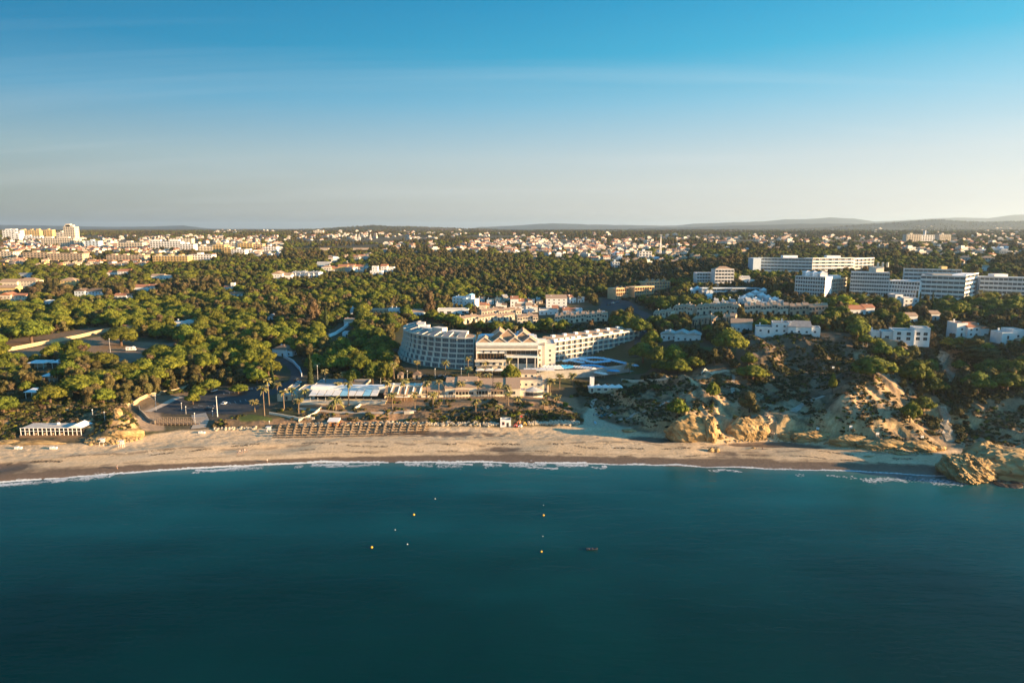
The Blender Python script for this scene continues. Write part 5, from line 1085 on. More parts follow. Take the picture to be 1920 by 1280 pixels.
if small:
    m = MB()
    for px, py, X, Y, Z, i, j, rz, sc in small:
        me = PM[i][j]; c, s_ = math.cos(rz)*sc, math.sin(rz)*sc; n0 = len(m.v)
        m.v += [(X+v.co.x*c-v.co.y*s_, Y+v.co.x*s_+v.co.y*c, Z+v.co.z*sc) for v in me.vertices]
        m.f += [tuple(a+n0 for a in p.vertices) for p in me.polygons]; m.m += [[0, 1, 2][p.material_index] if p.material_index != 1 else 1 for p in me.polygons]
        reg(px-3, px+3, py-4, py, X-8, X+8, Y-4, Y+12)
    o = m.build('far_houses', [WW, 'terracotta_tiles', 'dark_glass']); o['kind'] = 'stuff'; tag(o, 'tiny white and cream houses strewn over the hazy far land', 'houses', kind='stuff')

# ------------------------------------------------------------------ roads, car parks, paths, walls
CLEAR = []           # world polygons without trees
def clear(pts, world=False): CLEAR.append(pts if world else poly_w(pts))
def pw(*pts): return [G(*p)[:2] for p in pts]
_, P2 = drape('car_park', [(281,771),(338,745),(372,737),(400,733),(440,728),(505,722),(540,716),(552,722),(530,735),(490,745),(486,766),(445,777),(380,776),(330,777)], 'asphalt', 1.5); clear(P2, True)
_, P2 = drape('upper_car_park', [(212,664),(232,650),(262,650),(330,642),(342,651),(300,668),(266,690),(222,694),(204,682)], 'old_asphalt', 2.0); clear(P2, True)
clear([(120,662),(205,630),(345,640),(345,655),(296,670),(268,696),(215,700),(190,680)])
clear([(0,664),(110,642),(215,622),(215,608),(150,618),(0,640)])
strip('road', pw((548,728),(551,716),(558,706),(557,694),(546,682),(528,672)), 8, 'asphalt'); clear([(530,728),(575,728),(580,690),(550,664),(505,668),(530,700)])
strip('road', pw((1200,668),(1203,645),(1203,620),(1205,604),(1214,594)), 10, 'asphalt'); strip('road', pw((1214,594),(1205,588),(1195,584),(1180,572)), 9, 'asphalt')
clear([(1190,670),(1215,670),(1218,600),(1240,590),(1190,566),(1120,556),(1122,582),(1180,588)])
drape('roadside_car_park', [(1124,578),(1130,560),(1176,562),(1196,576),(1180,586)], 'asphalt', 2.0)
strip('ravine_path', pw((1766,762),(1769,776),(1775,786),(1770,796),(1779,806),(1774,814),(1782,828)), 3.4, 'pale_rock', .2); strip('ravine_path', pw((1760,658),(1776,664),(1764,686),(1778,698),(1797,713)), 2.8, 'pale_rock', .2)
strip('promenade', pw((276,772),(293,765),(312,756),(340,744)), 3.5, 'paving', .16)
strip('beach_path', pw((372,776),(378,790),(372,803)), 7, 'paving'); strip('foot_path', pw((560,766),(620,772),(700,774),(780,770)), 2.2, 'paving')
strip('foot_path', pw((1108,765),(1112,752),(1124,744),(1120,737)), 2.0, 'paving'); strip('foot_path', pw((1155,790),(1190,775),(1230,765),(1255,752)), 1.6, 'paving')
strip('foot_path', pw((1376,738),(1370,722),(1376,706),(1372,698)), 1.8, 'paving'); strip('foot_path', pw((1488,772),(1500,762),(1520,752),(1545,742)), 3.2, 'paving')
wallrun('boundary_wall', 'long sunlit stone wall beside the upper car park', pw((-10,664),(45,653),(75,647),(110,641),(150,633),(180,626),(208,620)), 2.6, .5, 'stone_wall', pieces=5, lm='long sunlit stone wall')
wallrun('boundary_wall', 'stone wall climbing behind the beach car park', pw((228,764),(262,751),(300,740),(350,729)), 2.0, .5, 'stone_wall', pieces=5)
wallrun('boundary_wall', 'curving low wall beside the sandy ramp', pw((261,764),(262,772),(276,786),(291,795)), 1.6, .4, 'pale_rock', pieces=3)
wallrun('garden_wall', 'pale blue wall curving up beside the road to the white villa', pw((566,706),(562,694),(550,681),(532,671)), 2.2, .4, 'pale_blue_plaster', pieces=4)
wallrun('walkway_wall', 'curved white walkway wall climbing through the wood', pw((617,632),(630,627),(645,617),(656,607),(662,601)), 2.2, .9, 'white_plaster', pieces=4, lm='curved white walkway')
wallrun('garden_wall', 'white wall running right from the white villa', pw((549,664),(565,665),(582,665)), 1.8, .5, 'pale_blue_plaster')
wallrun('garden_wall', 'white curved garden wall in the pinewood', pw((284,626),(288,618),(300,612),(320,606)), 2.4, .5, 'white_plaster', pieces=4)
wallrun('garden_wall', 'low white wall along the bluff path below the pool gardens', pw((1165,714),(1200,716),(1230,714),(1250,711)), 1.2, .4, 'cream_plaster', pieces=3)
wallrun('garden_wall', 'low pale wall at the lower edge of the clifftop gardens', pw((1315,702),(1340,699),(1365,697),(1390,694)), 1.2, .4, 'cream_plaster', pieces=3)
wallrun('garden_wall', 'zigzag cream ramp wall below the flat annex', pw((560,790),(575,784),(590,777),(604,765)), 1.2, .4, 'cream_plaster', pieces=3)
wallrun('garden_wall', 'low cream wall above the beach kiosk garden', pw((505,776),(530,780),(560,786),(590,786)), 1.1, .4, 'cream_plaster', pieces=3)
wallrun('garden_wall', 'short cream stair wall in the restaurant garden', pw((665,768),(672,764),(678,758)), 1.3, .5, 'cream_plaster', pieces=2)
wallrun('garden_wall', 'cream bench wall in the restaurant garden', pw((758,775),(768,775),(776,774)), 1.2, .8, 'cream_plaster', pieces=2)
wallrun('terrace_wall', 'long cream terrace wall in front of the arcaded restaurant', pw((790,745),(840,744),(900,743),(950,743)), 1.1, .3, 'cream_plaster', pieces=5)
# white stepped ramps of the restaurant garden and the stairs in the ravine
def stairs(name, label, pts, w, m_, step=.9):
    t = thing(name, label, 'stairs', (pts[0][0], pts[0][1], float(H(*pts[0])))); o = t.location
    for i in range(len(pts)-1):
        a, b = Vector(pts[i]), Vector(pts[i+1]); n = max(2, int((b-a).length/step)); d = (b-a).normalized(); nn = Vector((-d.y, d.x))*w/2
        for k in range(n):
            p, r = a.lerp(b, k/n), a.lerp(b, (k+1)/n); z = float(H(p.x, p.y))-o.z
            m = MB(); m.prism([(v.x-o.x, v.y-o.y) for v in (p-nn, r-nn, r+nn, p+nn)], z-.6, z+.28); m.build('step', m_, t)
        c = MB(); za, zb2 = float(H(a.x, a.y))-o.z, float(H(b.x, b.y))-o.z
        for s_ in (-1, 1):
            c.tube([(a.x+nn.x*s_-o.x, a.y+nn.y*s_-o.y, za+1.15), (b.x+nn.x*s_-o.x, b.y+nn.y*s_-o.y, zb2+1.15)], [.06, .06], 5)
        c.build('handrail', 'pale_timber', t)
    return t
stairs('ravine_stairs', 'upper flight of timber stairs zigzagging down the wooded ravine', pw((1762,660),(1776,664),(1764,686),(1778,698),(1796,712)), 2.2, 'pale_rock')
stairs('ravine_stairs', 'lower timber stairs winding down to the beach at the right', pw((1766,764),(1768,776),(1774,786),(1769,796),(1777,806),(1773,813),(1780,826)), 2.4, 'pale_rock')
stairs('cliff_stairs', 'timber walkway with railings above the yellow cliff', pw((1434,778),(1460,779),(1494,779)), 1.6, 'pale_timber')
stairs('cliff_stairs', 'steep timber stairs down from the cliff walkway to the sand', pw((1434,779),(1446,790),(1436,800),(1452,814)), 1.6, 'pale_timber')
# timber deck with railings by the sandy ramp
X, Y, Z = G(335, 793); t = thing('timber_boardwalk', 'brown timber boardwalk maze with many railings by the sandy ramp', 'boardwalk', (X, Y, Z+.3))
for i in range(11): MB().box(-12+i*2.2, -9.95+i*2.2, -3.5, 5, .0, .25).build('deck_board', 'timber', t)
for k, y in enumerate((-3.6, -1.4, .8, 3.0, 5.1)):
    m = MB(); m.box(-12, 12.2, y-.05, y+.05, 1.25, 1.37)
    for i in range(13): m.box(-12+i*2-.06, -12+i*2+.06, y-.05, y+.05, -1.5, 1.25)
    m.build('railing', 'pale_timber', t)
reg_w(X-13, X+13, Y-5, Y+6, Z, Z+1.5)
def pole_lamp(label, px, py, pt, white=False):
    X, Y, Z = G(px, py); h = (py-pt)*Y/FPX
    t = thing('street_lamp', label, 'street lamp', (X, Y, Z)); r = .22 if white else .09
    MB().cyl(0, 0, -.5, h, r, r*.6, 8).build('pole', 'white_metal', t); MB().cyl(0, 0, h, h+.45, .3, .22, 8).build('lamp_head', 'white_metal', t)
for (px, py, pt, lb) in [(408,781,742,'thick white column lamp at the seaward corner of the car park'),(399,781,770,'short lamp with round head at the left corner of the lawn'),(505,794,790,'short white post on the beach edge lawn'),
    (764,712,695,'lamp between the two left brown kiosks'),(816,712,691,'lamp right of the middle brown kiosk'),(865,708,690,'lamp in front of the curved hotel wing end'),(923,712,689,'lamp among palms below the hotel lobby'),
    (714,721,699,'white lamp right of the round trees by the restaurant roof'),(1217,628,613,'tall lamp on the road bend right of the straight hotel wing'),(596,712,685,'thin lamp beside the tall cypress'),(608,724,710,'thin lamp by the leftmost restaurant palm'),
    (341,770,755,'lamp on the car park nearest to the boardwalk'),(349,776,762,'second lamp in front of the car park'),(366,795,774,'white post at the end of the boardwalk'),(207,660,635,'thin lamp post behind the upper car park'),(105,675,662,'small lamp post beside the flat white canopies'),
    (293,770,740,'lamp on the promenade beside the car park'),(1179,597,576,'lamp by the roadside car park'),(1618,650,636,'thin mast at the bowl rim among trees'),(1626,652,638,'second thin mast at the bowl rim'),(174,780,768,'white warning post on the left headland'),(197,792,772,'white warning pole on the headland slope')]:
    pole_lamp(lb, px, py, pt, 'column' in lb)
# lattice mast and far pylons
def mast(label, px, pyb, pyt, w=3.0):
    X, Y, Z = G(px, pyb); h = (pyb-pyt)*Y/FPX; t = thing('lattice_mast', label, 'mast', (X, Y, Z)); m = MB()
    for a, b in ((-1,-1),(1,-1),(1,1),(-1,1)): m.tube([(a*w/2,b*w/2,0),(a*w/8,b*w/8,h)], [.35,.2], 4)
    for k in range(10):
        f0, f1 = k/10, (k+1)/10; w0, w1 = w/2*(1-.75*f0), w/2*(1-.75*f1); m.tube([(-w0,-w0,h*f0),(w1,-w1,h*f1)], [.18,.18], 4); m.tube([(w0,w0,h*f0),(-w1,w1,h*f1)], [.18,.18], 4)
    m.build('lattice', 'white_metal', t)
mast('tall white lattice mast rising from the middle distance', 1238, 480, 444)
for i, px in enumerate((668, 674, 695)): mast(f'faint pylon on the hazy plain, {ordw(i+1)} from the left', px, 452-i, 439, 6)

# ------------------------------------------------------------------ vehicles
def car_meshes(paint):
    b = MB(); prof = [(-2.1,.35),(-2.15,.75),(-1.95,.95),(1.15,1.0),(2.05,.85),(2.15,.4)]
    n = len(prof); vs = [(x, y*.86, z) for y in (-1, 1) for x, z in prof]; b.add(vs, [tuple(range(n))[::-1], tuple(range(n, 2*n))]+[(i, (i+1) % n, n+(i+1) % n, n+i) for i in range(n)])
    c = MB(); pr = [(-1.75,.96),(-1.35,1.42),(.15,1.46),(.95,1.0)]; n = len(pr); vs = [(x, y*(.80 if z < 1.1 else .66), z) for y in (-1, 1) for x, z in pr]
    c.add(vs, [tuple(range(n))[::-1], tuple(range(n, 2*n))]+[(i, (i+1) % n, n+(i+1) % n, n+i) for i in range(n)])
    r = MB(); r.box(-1.3, .12, -.64, .64, 1.44, 1.5)
    w = MB(); w.tube([(0,-.11,0),(0,.11,0)], [.33,.33], 10); h = MB(); h.box(-.05,.06,-.18,.18,-.08,.08)
    return b.mesh('car_body', [paint]), c.mesh('car_windows', ['dark_glass']), r.mesh('roof', [paint]), w.mesh('wheel', ['black_rubber']), h.mesh('headlight', ['white_metal'])
CM = {k: car_meshes(k) for k in ('car_white', 'car_silver', 'car_dark', 'car_red')}
def car(px, py, kind, rz, label):
    X, Y, Z = G(px, py); t = thing('parked_car', label, 'car', (X, Y, Z+.14), R(rz)); b, c, r, w, h = CM[kind]
    link('car_body', b, t); link('car_windows', c, t); link('roof', r, t)
    for x in (-1.3, 1.35):
        for y in (-.8, .8): link('wheel', w, t, (x, y, .33))
    for y in (-.6, .6): link('headlight', h, t, (2.1, y, .68))
car(467,731,'car_silver',10,'silver car at the upper right edge of the beach car park'); car(402,734,'car_white',80,'white car under the pines of the beach car park'); car(392,768,'car_dark',5,'dark car in the seaward row of the beach car park')
car(556,713,'car_dark',80,'dark car on the curved road near the cypress'); car(560,719,'car_white',75,'white car at the foot of the curved road'); car(797,707,'car_dark',4,'dark blue car behind the middle kiosks'); car(828,707,'car_silver',2,'silver car behind the arcaded restaurant'); car(840,709,'car_silver',8,'silver car nearest to the lobby palms')
car(1141,572,'car_dark',40,'dark car in the roadside car park'); car(1150,569,'car_white',40,'white car in the roadside car park, left one'); car(1158,567,'car_silver',40,'silver car in the roadside car park, right one'); car(1213,607,'car_white',85,'white car parked on the road by the townhouses'); car(1207,622,'car_silver',85,'silver car on the road above the straight hotel wing')
car(1648,653,'car_white',10,'white car under the trees by the bowl rim'); car(546,741,'car_red',60,'dark red car beside the flat annex'); car(227,684,'car_white',-20,'white car in the shade of the upper car park')
X, Y, Z = G(246, 658); t = thing('camper_van', 'white camper van parked alone on the upper car park', 'camper van', (X, Y, Z+.12), R(8))
m = MB(); m.prism([(-3,-1.05),(2.2,-1.05),(2.2,1.05),(-3,1.05)], .5, 2.9); m.prism([(2.2,-1.0),(3.2,-.95),(3.2,.95),(2.2,1.0)], .5, [1.9,1.25,1.25,1.9]); m.prism([(1.3,-1.04),(2.8,-.95),(2.8,.95),(1.3,1.04)], [2.91,2.2,2.2,2.91], [3.2,2.5,2.5,3.2]); m.build('van_body', 'car_white', t)
MB().box(-2.2,-1.0,-1.08,-1.06,1.6,2.2).box(.2,1.2,-1.08,-1.06,1.6,2.2).box(2.3,2.7,-1.03,-1.01,1.3,1.8).build('side_window', 'dark_glass', t)
for x in (-1.8, 2.2):
    for y in (-.95, .95): link('wheel', CM['car_white'][3], t, (x, y, .36))
LAND.append(('camper van', X, Y)); clear([(225,668),(275,664),(275,645),(225,645)])
# flat white canopies of the left picnic area
for i, (a, b, py, lb) in enumerate([(56,96,683,'long thin flat white canopy under the left pines'),(99,139,682,'bright flat white canopy with tapering end under the left pines'),(83,114,708,'low flat white roof below the other canopies'),(52,80,738,'small white lean-to roof in the lower left pines'),(104,122,737,'white roof with two steps in the lower left pines')]):
    X, Y, Z = G((a+b)/2, py+6); s_ = Y/FPX; w_ = (b-a)*s_/2; t = thing('flat_canopy', lb, 'canopy', (X, Y, Z)); 
    MB().prism([(-w_,-3),(w_*.6,-3),(w_,4),(-w_*.8,4)], 3.2, [3.35,3.35,4.2,4.2]).build('roof_panel', 'white_plaster', t)
    for x in (-w_*.8, 0, w_*.55): MB().box(x-.1, x+.1, -2.6, -2.4, -1, 3.19).build('post', 'white_paint', t)
    MB().box(-w_*.7, w_*.3, 1, 3, -1, 3.19).build('wall', 'cream_plaster', t); reg(a, b, py-4, py+8, X-w_, X+w_, Y-8, Y+6)

# ------------------------------------------------------------------ the beach
def thatch_mesh():
    m = MB(); n = 12; vs = [(1.15*(1+.05*(i % 2))*math.cos(2*PI*i/n), 1.15*(1+.05*(i % 2))*math.sin(2*PI*i/n), 2.0-.08*(i % 2)) for i in range(n)]+[(.7*math.cos(2*PI*i/n), .7*math.sin(2*PI*i/n), 2.3) for i in range(n)]+[(0,0,2.75)]
    m.add(vs, [(i, (i+1) % n, n+(i+1) % n, n+i) for i in range(n)]+[(n+i, n+(i+1) % n, 2*n) for i in range(n)]+[tuple(range(n))[::-1]]); p = MB(); p.cyl(0, 0, -.3, 2.3, .07, n=6)
    return m.mesh('canopy', ['thatch']), p.mesh('pole', ['timber'])
TH = thatch_mesh(); lg = MB(); lg.box(-.35,.35,-1.0,.55,.28,.36); lg.add([(-.35,.56,.3),(.35,.56,.3),(.35,1.0,.75),(-.35,1.0,.75),(-.35,.56,.22),(.35,.56,.22),(.35,1.05,.68),(-.35,1.05,.68)], [(0,1,2,3),(4,7,6,5),(0,4,5,1),(1,5,6,2),(2,6,7,3),(3,7,4,0)])
for a in (-.3, .25):
    for b in (-.9, .45): lg.box(a, a+.05, b, b+.05, 0, .28)
LG = lg.mesh('sun_lounger', ['dark_timber'])
for c in range(19):
    r_n = 5 if c < 14 else 4
    for r in range(r_n):
        px = 521+c*15.2+r*1.2+(1 if c > 13 else 0); py = (820-c*.28)-(r*4.4)-(2 if c > 13 else 0); X, Y, Z = G(px, py); X += rnd.uniform(-.15, .15)
        t = thing('thatched_parasol', f'thatched beach parasol, {ordw(r+1)} from the sea in the {ordw(c+1)} column from the left', 'parasol', (X, Y, Z-.05), rnd.uniform(0, 1), 'thatched parasols in rows on the sand')
        link('canopy', TH[0], t); link('pole', TH[1], t)
        for s_ in (-1.25, 1.25):
            o = link('sun_lounger', LG, None, (X+s_, Y-.7, Z+.02), (0, 0, -PI/2+rnd.uniform(-.06, .06))); tag(o, f'brown sun lounger {"left" if s_ < 0 else "right"} of parasol {ordw(r+1)} from the sea, {ordw(c+1)} column', 'sun lounger', 'sun loungers under the thatched parasols')
LAND.append(('thatched parasols', -75, 320)); reg(516, 802, 796, 824, -140, -45, 312, 332)
V('beach_kiosk', 'small beach kiosk with white lean-to roof and orange side', 'kiosk', 613, 634, 800, [(0.1,1,0,4,2.6,'slope')], 'orange_paint', 'white_paint', chim=0, side=False, pitch=2.5)
V('beach_hut', 'white beach hut with flat pale roof and red doors at the middle of the beach', 'hut', 938, 958, 800, [(0,1,0,4.5,3.0,'flat')], 'white_plaster', chim=0, side=False, pitch=1.6, ww=1.2, wh=1.6, frame='red_paint')
lm_last('white beach hut')
# pedal boats and stacked things beside the hut
def pedalo(px, py, paint, label):
    X, Y, Z = G(px, py); t = thing('pedal_boat', label, 'pedal boat', (X, Y, Z), rnd.uniform(-.4, .4)+PI/2, 'pedal boats beside the beach hut')
    for y in (-.6, .6): MB().tube([(-1.8,y,.45),(-1.3,y,.2),(1.3,y,.2),(1.8,y,.5)], [.12,.28,.28,.1], 8).build('float', paint, t)
    MB().box(-.9,.9,-.55,.55,.45,.55).build('deck', 'white_paint', t)
    for x in (-.5, .4): MB().box(x, x+.12, -.5, .5, .56, 1.1).build('seat', paint, t)
pedalo(967,798,'red_paint','red pedal boat just right of the white beach hut'); pedalo(976,799,'white_paint','white pedal boat between the red and the yellow ones'); pedalo(984,795,'yellow_paint','yellow pedal boat at the right end by the beach hut'); pedalo(973,792,'orange_paint','orange pedal boat standing behind the white one')
m = MB(); X, Y, Z = G(975, 793); t = thing('beach_flag', 'red beach flag on a pole above the pedal boats', 'flag', (X, Y, Z)); MB().cyl(0,0,0,4,.05,n=6).build('pole', 'white_metal', t); MB().box(.06,1.2,-.02,.02,3.1,3.9).build('cloth', 'red_paint', t)
def tower_chair(px, py, label):
    X, Y, Z = G(px, py); t = thing('lifeguard_stand', label, 'lifeguard stand', (X, Y, Z))
    for a in (-.8, .8):
        for b in (-.6, .6): MB().tube([(a*1.2,b*1.2,-.2),(a,b,1.6)], [.07,.06], 5).build('leg', 'white_paint', t)
    MB().box(-1,1,-.8,.8,1.6,1.72).box(-1,1,.6,.72,1.73,2.4).build('platform', 'white_paint', t); MB().box(-1.2,1.2,-1,1,2.9,3.0).build('roof', 'white_paint', t); MB().cyl(-.9,.7,1.7,2.9,.05,n=5).cyl(.9,.7,1.7,2.9,.05,n=5).build('post', 'white_paint', t)
tower_chair(228,838,'white lifeguard stand in front of the left headland'); tower_chair(192,834,'white beach cabin frame left of the lifeguard stand'); tower_chair(504,811,'small white lifeguard stand left of the thatched parasols')
for i, (px, py, lb) in enumerate([(35,841,'pair of white beach boxes below the left end of the beach bar'),(101,841,'white beach boxes below the right half of the beach bar'),(379,812,'small pale blue beach sign by the ramp mouth'),(1595,805,'small white notice board on the cliff foot, left'),(1645,818,'white notice board on the cliff, middle'),(1729,824,'white notice board on the cliff, right'),(1533,808,'small white notice by the yellow cliff'),(1562,693,'small notice post in the bowl')]):
    X, Y, Z = G(px, py); t = thing('notice_board' if i > 2 else 'beach_box', lb, 'sign' if i > 2 else 'box', (X, Y, Z))
    if i > 2: MB().box(-.7,.7,-.04,.04,.8,1.9).build('board', 'white_paint', t); MB().cyl(-.5,.06,-.5,1.8,.05,n=5).build('post', 'white_paint', t); MB().cyl(.5,.06,-.5,1.8,.05,n=5).build('post', 'white_paint', t)
    else: MB().box(-1.6,-.1,-.6,.6,0,.9).box(.1,1.4,-.5,.5,0,.8).build('chest', 'white_paint', t); MB().box(-1.65,-.05,-.65,.65,.91,.98).build('lid', 'white_paint', t)
def boat(px, py, L, rz, label, paint='white_paint', sea=False, tarp=None):
    X, Y, Z = G(px, py) if not sea else (*atz(px, py, 0), 0)
    t = thing('small_boat', label, 'boat', (X, Y, Z), R(rz)); st = [(-.5,.30,.45),(-.25,.36,.4),(.1,.34,.42),(.35,.2,.5),(.5,.02,.65)]; vs = []
    for x, w, h in st: vs += [(x*L,-w*L*.5,h),(x*L,-w*L*.28,.02),(x*L,w*L*.28,.02),(x*L,w*L*.5,h)]
    fs = [(i*4+j, i*4+j+1, (i+1)*4+j+1, (i+1)*4+j) for i in range(4) for j in range(3)]+[(0,1,2,3)]
    MB().add(vs, fs).build('hull', paint, t); vs2 = [(x*L*.94, s_*w*L*.44, h-.1) for x, w, h in st for s_ in (-1, 1)]
    MB().add(vs2, [(i*2, i*2+1, i*2+3, i*2+2) for i in range(4)]).build('inner_floor', tarp or 'pale_timber', t)
    for x in (-.25, .08): MB().box(x*L-.12, x*L+.12, -.15*L, .15*L, .3, .36).build('thwart', 'timber', t)
    return t
for px, py, L, rz, lb, tp in [(1140,764,4.5,80,'white dinghy lying bow up among the dune scrub',None),(1149,778,5.0,55,'white boat at the right of the boat heap',None),(1120,778,4.5,110,'pale boat at the left of the boat heap','teal_tarp'),(1128,766,4.0,95,'dark teal covered boat at the back of the heap','teal_tarp'),(1135,777,4.5,70,'boat under a blue grey cover in the middle of the heap','teal_tarp'),(1128,780,4.5,85,'boat under dark teal cover at the front of the heap','teal_tarp'),(1115,766,2.5,20,'small white dinghy above the boat heap',None),(1153,757,3.0,60,'little white dinghy farthest up the dune',None),(1116,793,3.6,90,'pale blue dinghy alone on the sand in front of the boat heap','aqua_and_shade_cloth'),(1089,788,3.0,30,'white dinghy at the left edge of the sandy valley',None)]:
    boat(px, py, L, rz, lb, 'teal_tarp' if (tp == 'teal_tarp' and 'pale' not in lb) else 'white_paint', tarp=tp)
boat(1110,1030,3.6,5,'dark little motor boat alone on the calm sea','car_dark',True,'car_dark')
def buoy(px, py, r, paint, label):
    X, Y = atz(px, py, .2); t = thing('buoy', label, 'buoy', (X, Y, 0)); m = MB(); pr = [(.35,-.3),(.8,-.1),(1,.35),(.75,.8),(.3,1.05),(.12,1.3)]; n = 10
    vs = [(r*a*math.cos(2*PI*i/n), r*a*math.sin(2*PI*i/n), r*z) for a, z in pr for i in range(n)]; m.add(vs, [(k*n+i, k*n+(i+1) % n, (k+1)*n+(i+1) % n, (k+1)*n+i) for k in range(5) for i in range(n)]+[tuple(range(5*n, 6*n))]); m.build('float', paint, t, smooth=True)
    MB().cyl(0,0,r*1.25,r*1.7,.06,n=6).build('ring', 'metal', t)
buoy(776,964,.42,'yellow_paint','yellow buoy farther out left of the frame middle'); buoy(697,1025,.42,'yellow_paint','yellow buoy nearest to the left bottom of the sea'); buoy(1019,965,.40,'yellow_paint','yellow buoy nearest to the beach right of the middle'); buoy(1015,1033,.36,'yellow_paint','yellow buoy left of the dark motor boat')
buoy(764,1019,.22,'white_paint','small white buoy between the two left yellow buoys'); buoy(816,934,.20,'white_paint','tiny white float nearest to the beach'); buoy(741,992,.18,'white_paint','tiny white float between the far and near left buoys'); buoy(1018,1004,.15,'white_paint','tiny white float between the two right yellow buoys'); buoy(1019,946,.13,'white_paint','tiny white float beyond the right yellow buoys')
# people
def person_mesh(step):
    J = [(0,0,.95),(0,0,1.15),(0,0,1.42),(0,0,1.52),(0,.02,1.66),(.10,0,.90),(.12,.18*step,.50),(.12,.05*step,.08),(.12,-.10+.05*step,.04),(-.10,0,.90),(-.12,-.14*step,.50),(-.12,-.28*step,.10),(-.12,-.40*step,.05),(.19,0,1.40),(.27,-.05*step,1.13),(.28,-.20*step,.88),(-.19,0,1.40),(-.27,.08*step,1.13),(-.28,-.02*step,.88)]
    E = [(0,1),(1,2),(2,3),(3,4),(0,5),(5,6),(6,7),(7,8),(0,9),(9,10),(10,11),(11,12),(2,13),(13,14),(14,15),(2,16),(16,17),(17,18)]
    rr = [.15,.13,.15,.06,.105,.10,.07,.045,.04,.10,.07,.045,.04,.06,.045,.035,.06,.045,.035]
    me = bpy.data.meshes.new('person'); me.from_pydata(J, E, []); me.materials.append(MATS['skin']); return me, rr
def person(px, py, step, rz, label, cloth='shirt_cloth'):
    X, Y, Z = G(px, py); me, rr = person_mesh(step); o = link('person', me, None, (X, Y, Z+.02), (0, 0, R(rz))); tag(o, label, 'person', None); o.scale = (1.04,)*3
    md = o.modifiers.new('skin', 'SKIN'); 
    for v, r in zip(me.skin_vertices[0].data if me.skin_vertices else [], rr): v.radius = (r, r)
    if not me.skin_vertices:
        return o
    me.skin_vertices[0].data[0].use_root = True
    s2 = o.modifiers.new('smooth', 'SUBSURF'); s2.levels = s2.render_levels = 1
    m = MB(); m.cyl(0, 0, .98, 1.44, .19, .21, 10); m.build('shirt', cloth, o)
    m = MB(); m.cyl(0, 0, .72, .99, .22, .185, 10); m.build('shorts', 'shirt_cloth', o)
    m = MB(); m.tube([(0,.03,1.68),(0,.03,1.80)], [.115,.06], 8); m.build('hair', 'hair', o)
    return o
def fix_skin(me):
    pass
person(220,879,1,90,'person in dark clothes walking alone on the wet sand at the left'); person(501,867,1,60,'person walking near the water in front of the thatched parasols','pale_shirt_cloth'); person(1430,845,1,20,'person standing on the right beach past the broken rocks')
for i, (px, py, st, rz, lb) in enumerate([(446,852,.2,0,'leftmost of five people standing in a group on the left beach'),(450,850,.2,90,'second person from the left of the group of five'),(454,849,.3,180,'middle person of the group of five'),(459,848,.2,200,'fourth person from the left of the group of five'),(463,847,.5,270,'rightmost of five people standing in a group')]):
    person(px, py, st, rz, lb, 'pale_shirt_cloth' if i % 2 else 'shirt_cloth')
person(1113,781,.2,0,'person among the boats in the sandy valley'); person(939,797,.2,0,'person standing at the left side of the white beach hut','pale_shirt_cloth')

# ------------------------------------------------------------------ rocks
def rock_mesh(seed, sub=4, rough=.35, flat=.7):
    import bmesh
    bm = bmesh.new(); bmesh.ops.create_icosphere(bm, subdivisions=sub, radius=1)
    co = np.array([v.co[:] for v in bm.verts]); a, b, c = co.T
    n = fbm(a*1.6+seed*3+c, b*1.6+c*1.3, 4)-.5; n2 = fbm(a*5+seed+c*3, b*5-c*4, 3, True)-.6; bed = np.sin(c*14+seed)*.03
    f = 1+n*rough*2+n2*rough*.6+bed
    for v, k in zip(bm.verts, f): v.co *= float(k); v.co.z *= flat
    me = bpy.data.meshes.new('rock'); bm.to_mesh(me); bm.free(); me.materials.append(MATS['ochre_rock']); return me
RK = [rock_mesh(i, 3) for i in range(5)]
def rock(px, py, sx, sy, sz, label, i=0, rz=0, mesh=None, name='rock', m_=None):
    X, Y, Z = G(px, py) if py else px
    o = link(name, mesh or RK[i % 5], None, (X, Y+sy*.5, Z+sz*.25), (0, 0, rz)); o.scale = (sx, sy, sz); tag(o, label, 'rock'); return o
rock(1334,847,1.5,1.2,1.7,'left block of the broken yellow rock lying on the beach',1); rock(1345,847,1.3,1.1,1.6,'right block of the broken yellow rock lying on the beach',2,.5); rock(1413,841,.9,.6,.7,'pale low rock on the sand right of the broken rock',3); rock(1404,843,1.2,.5,.3,'flat stone beside the pale low rock',4)
rock(1352,822,1.6,1.4,2.2,'small yellow boulder leaning on the big cliff foot',0); rock(1653,842,2.2,1.2,.9,'pale boulder in front of the long yellow cliff',2); rock(1690,852,3.0,1.4,1.0,'dark boulder cluster in front of the cliff end',3); rock(1630,856,2.2,.8,.35,'flat dark stone on the right beach',4); rock(1690,845,2.4,2,1.4,'shadowed boulder at the overhanging cliff',1); rock(1740,846,3.0,2.4,1.6,'rounded pale rock at the end of the cliff foot',0); rock(1762,843,3,2.4,1.9,'rounded pale rock beside the ravine stairs foot',4)
rock(1180,809,3.8,1.6,1.1,'low yellow rock ledge at the sandy valley mouth',2,0,rock_mesh(9,3))
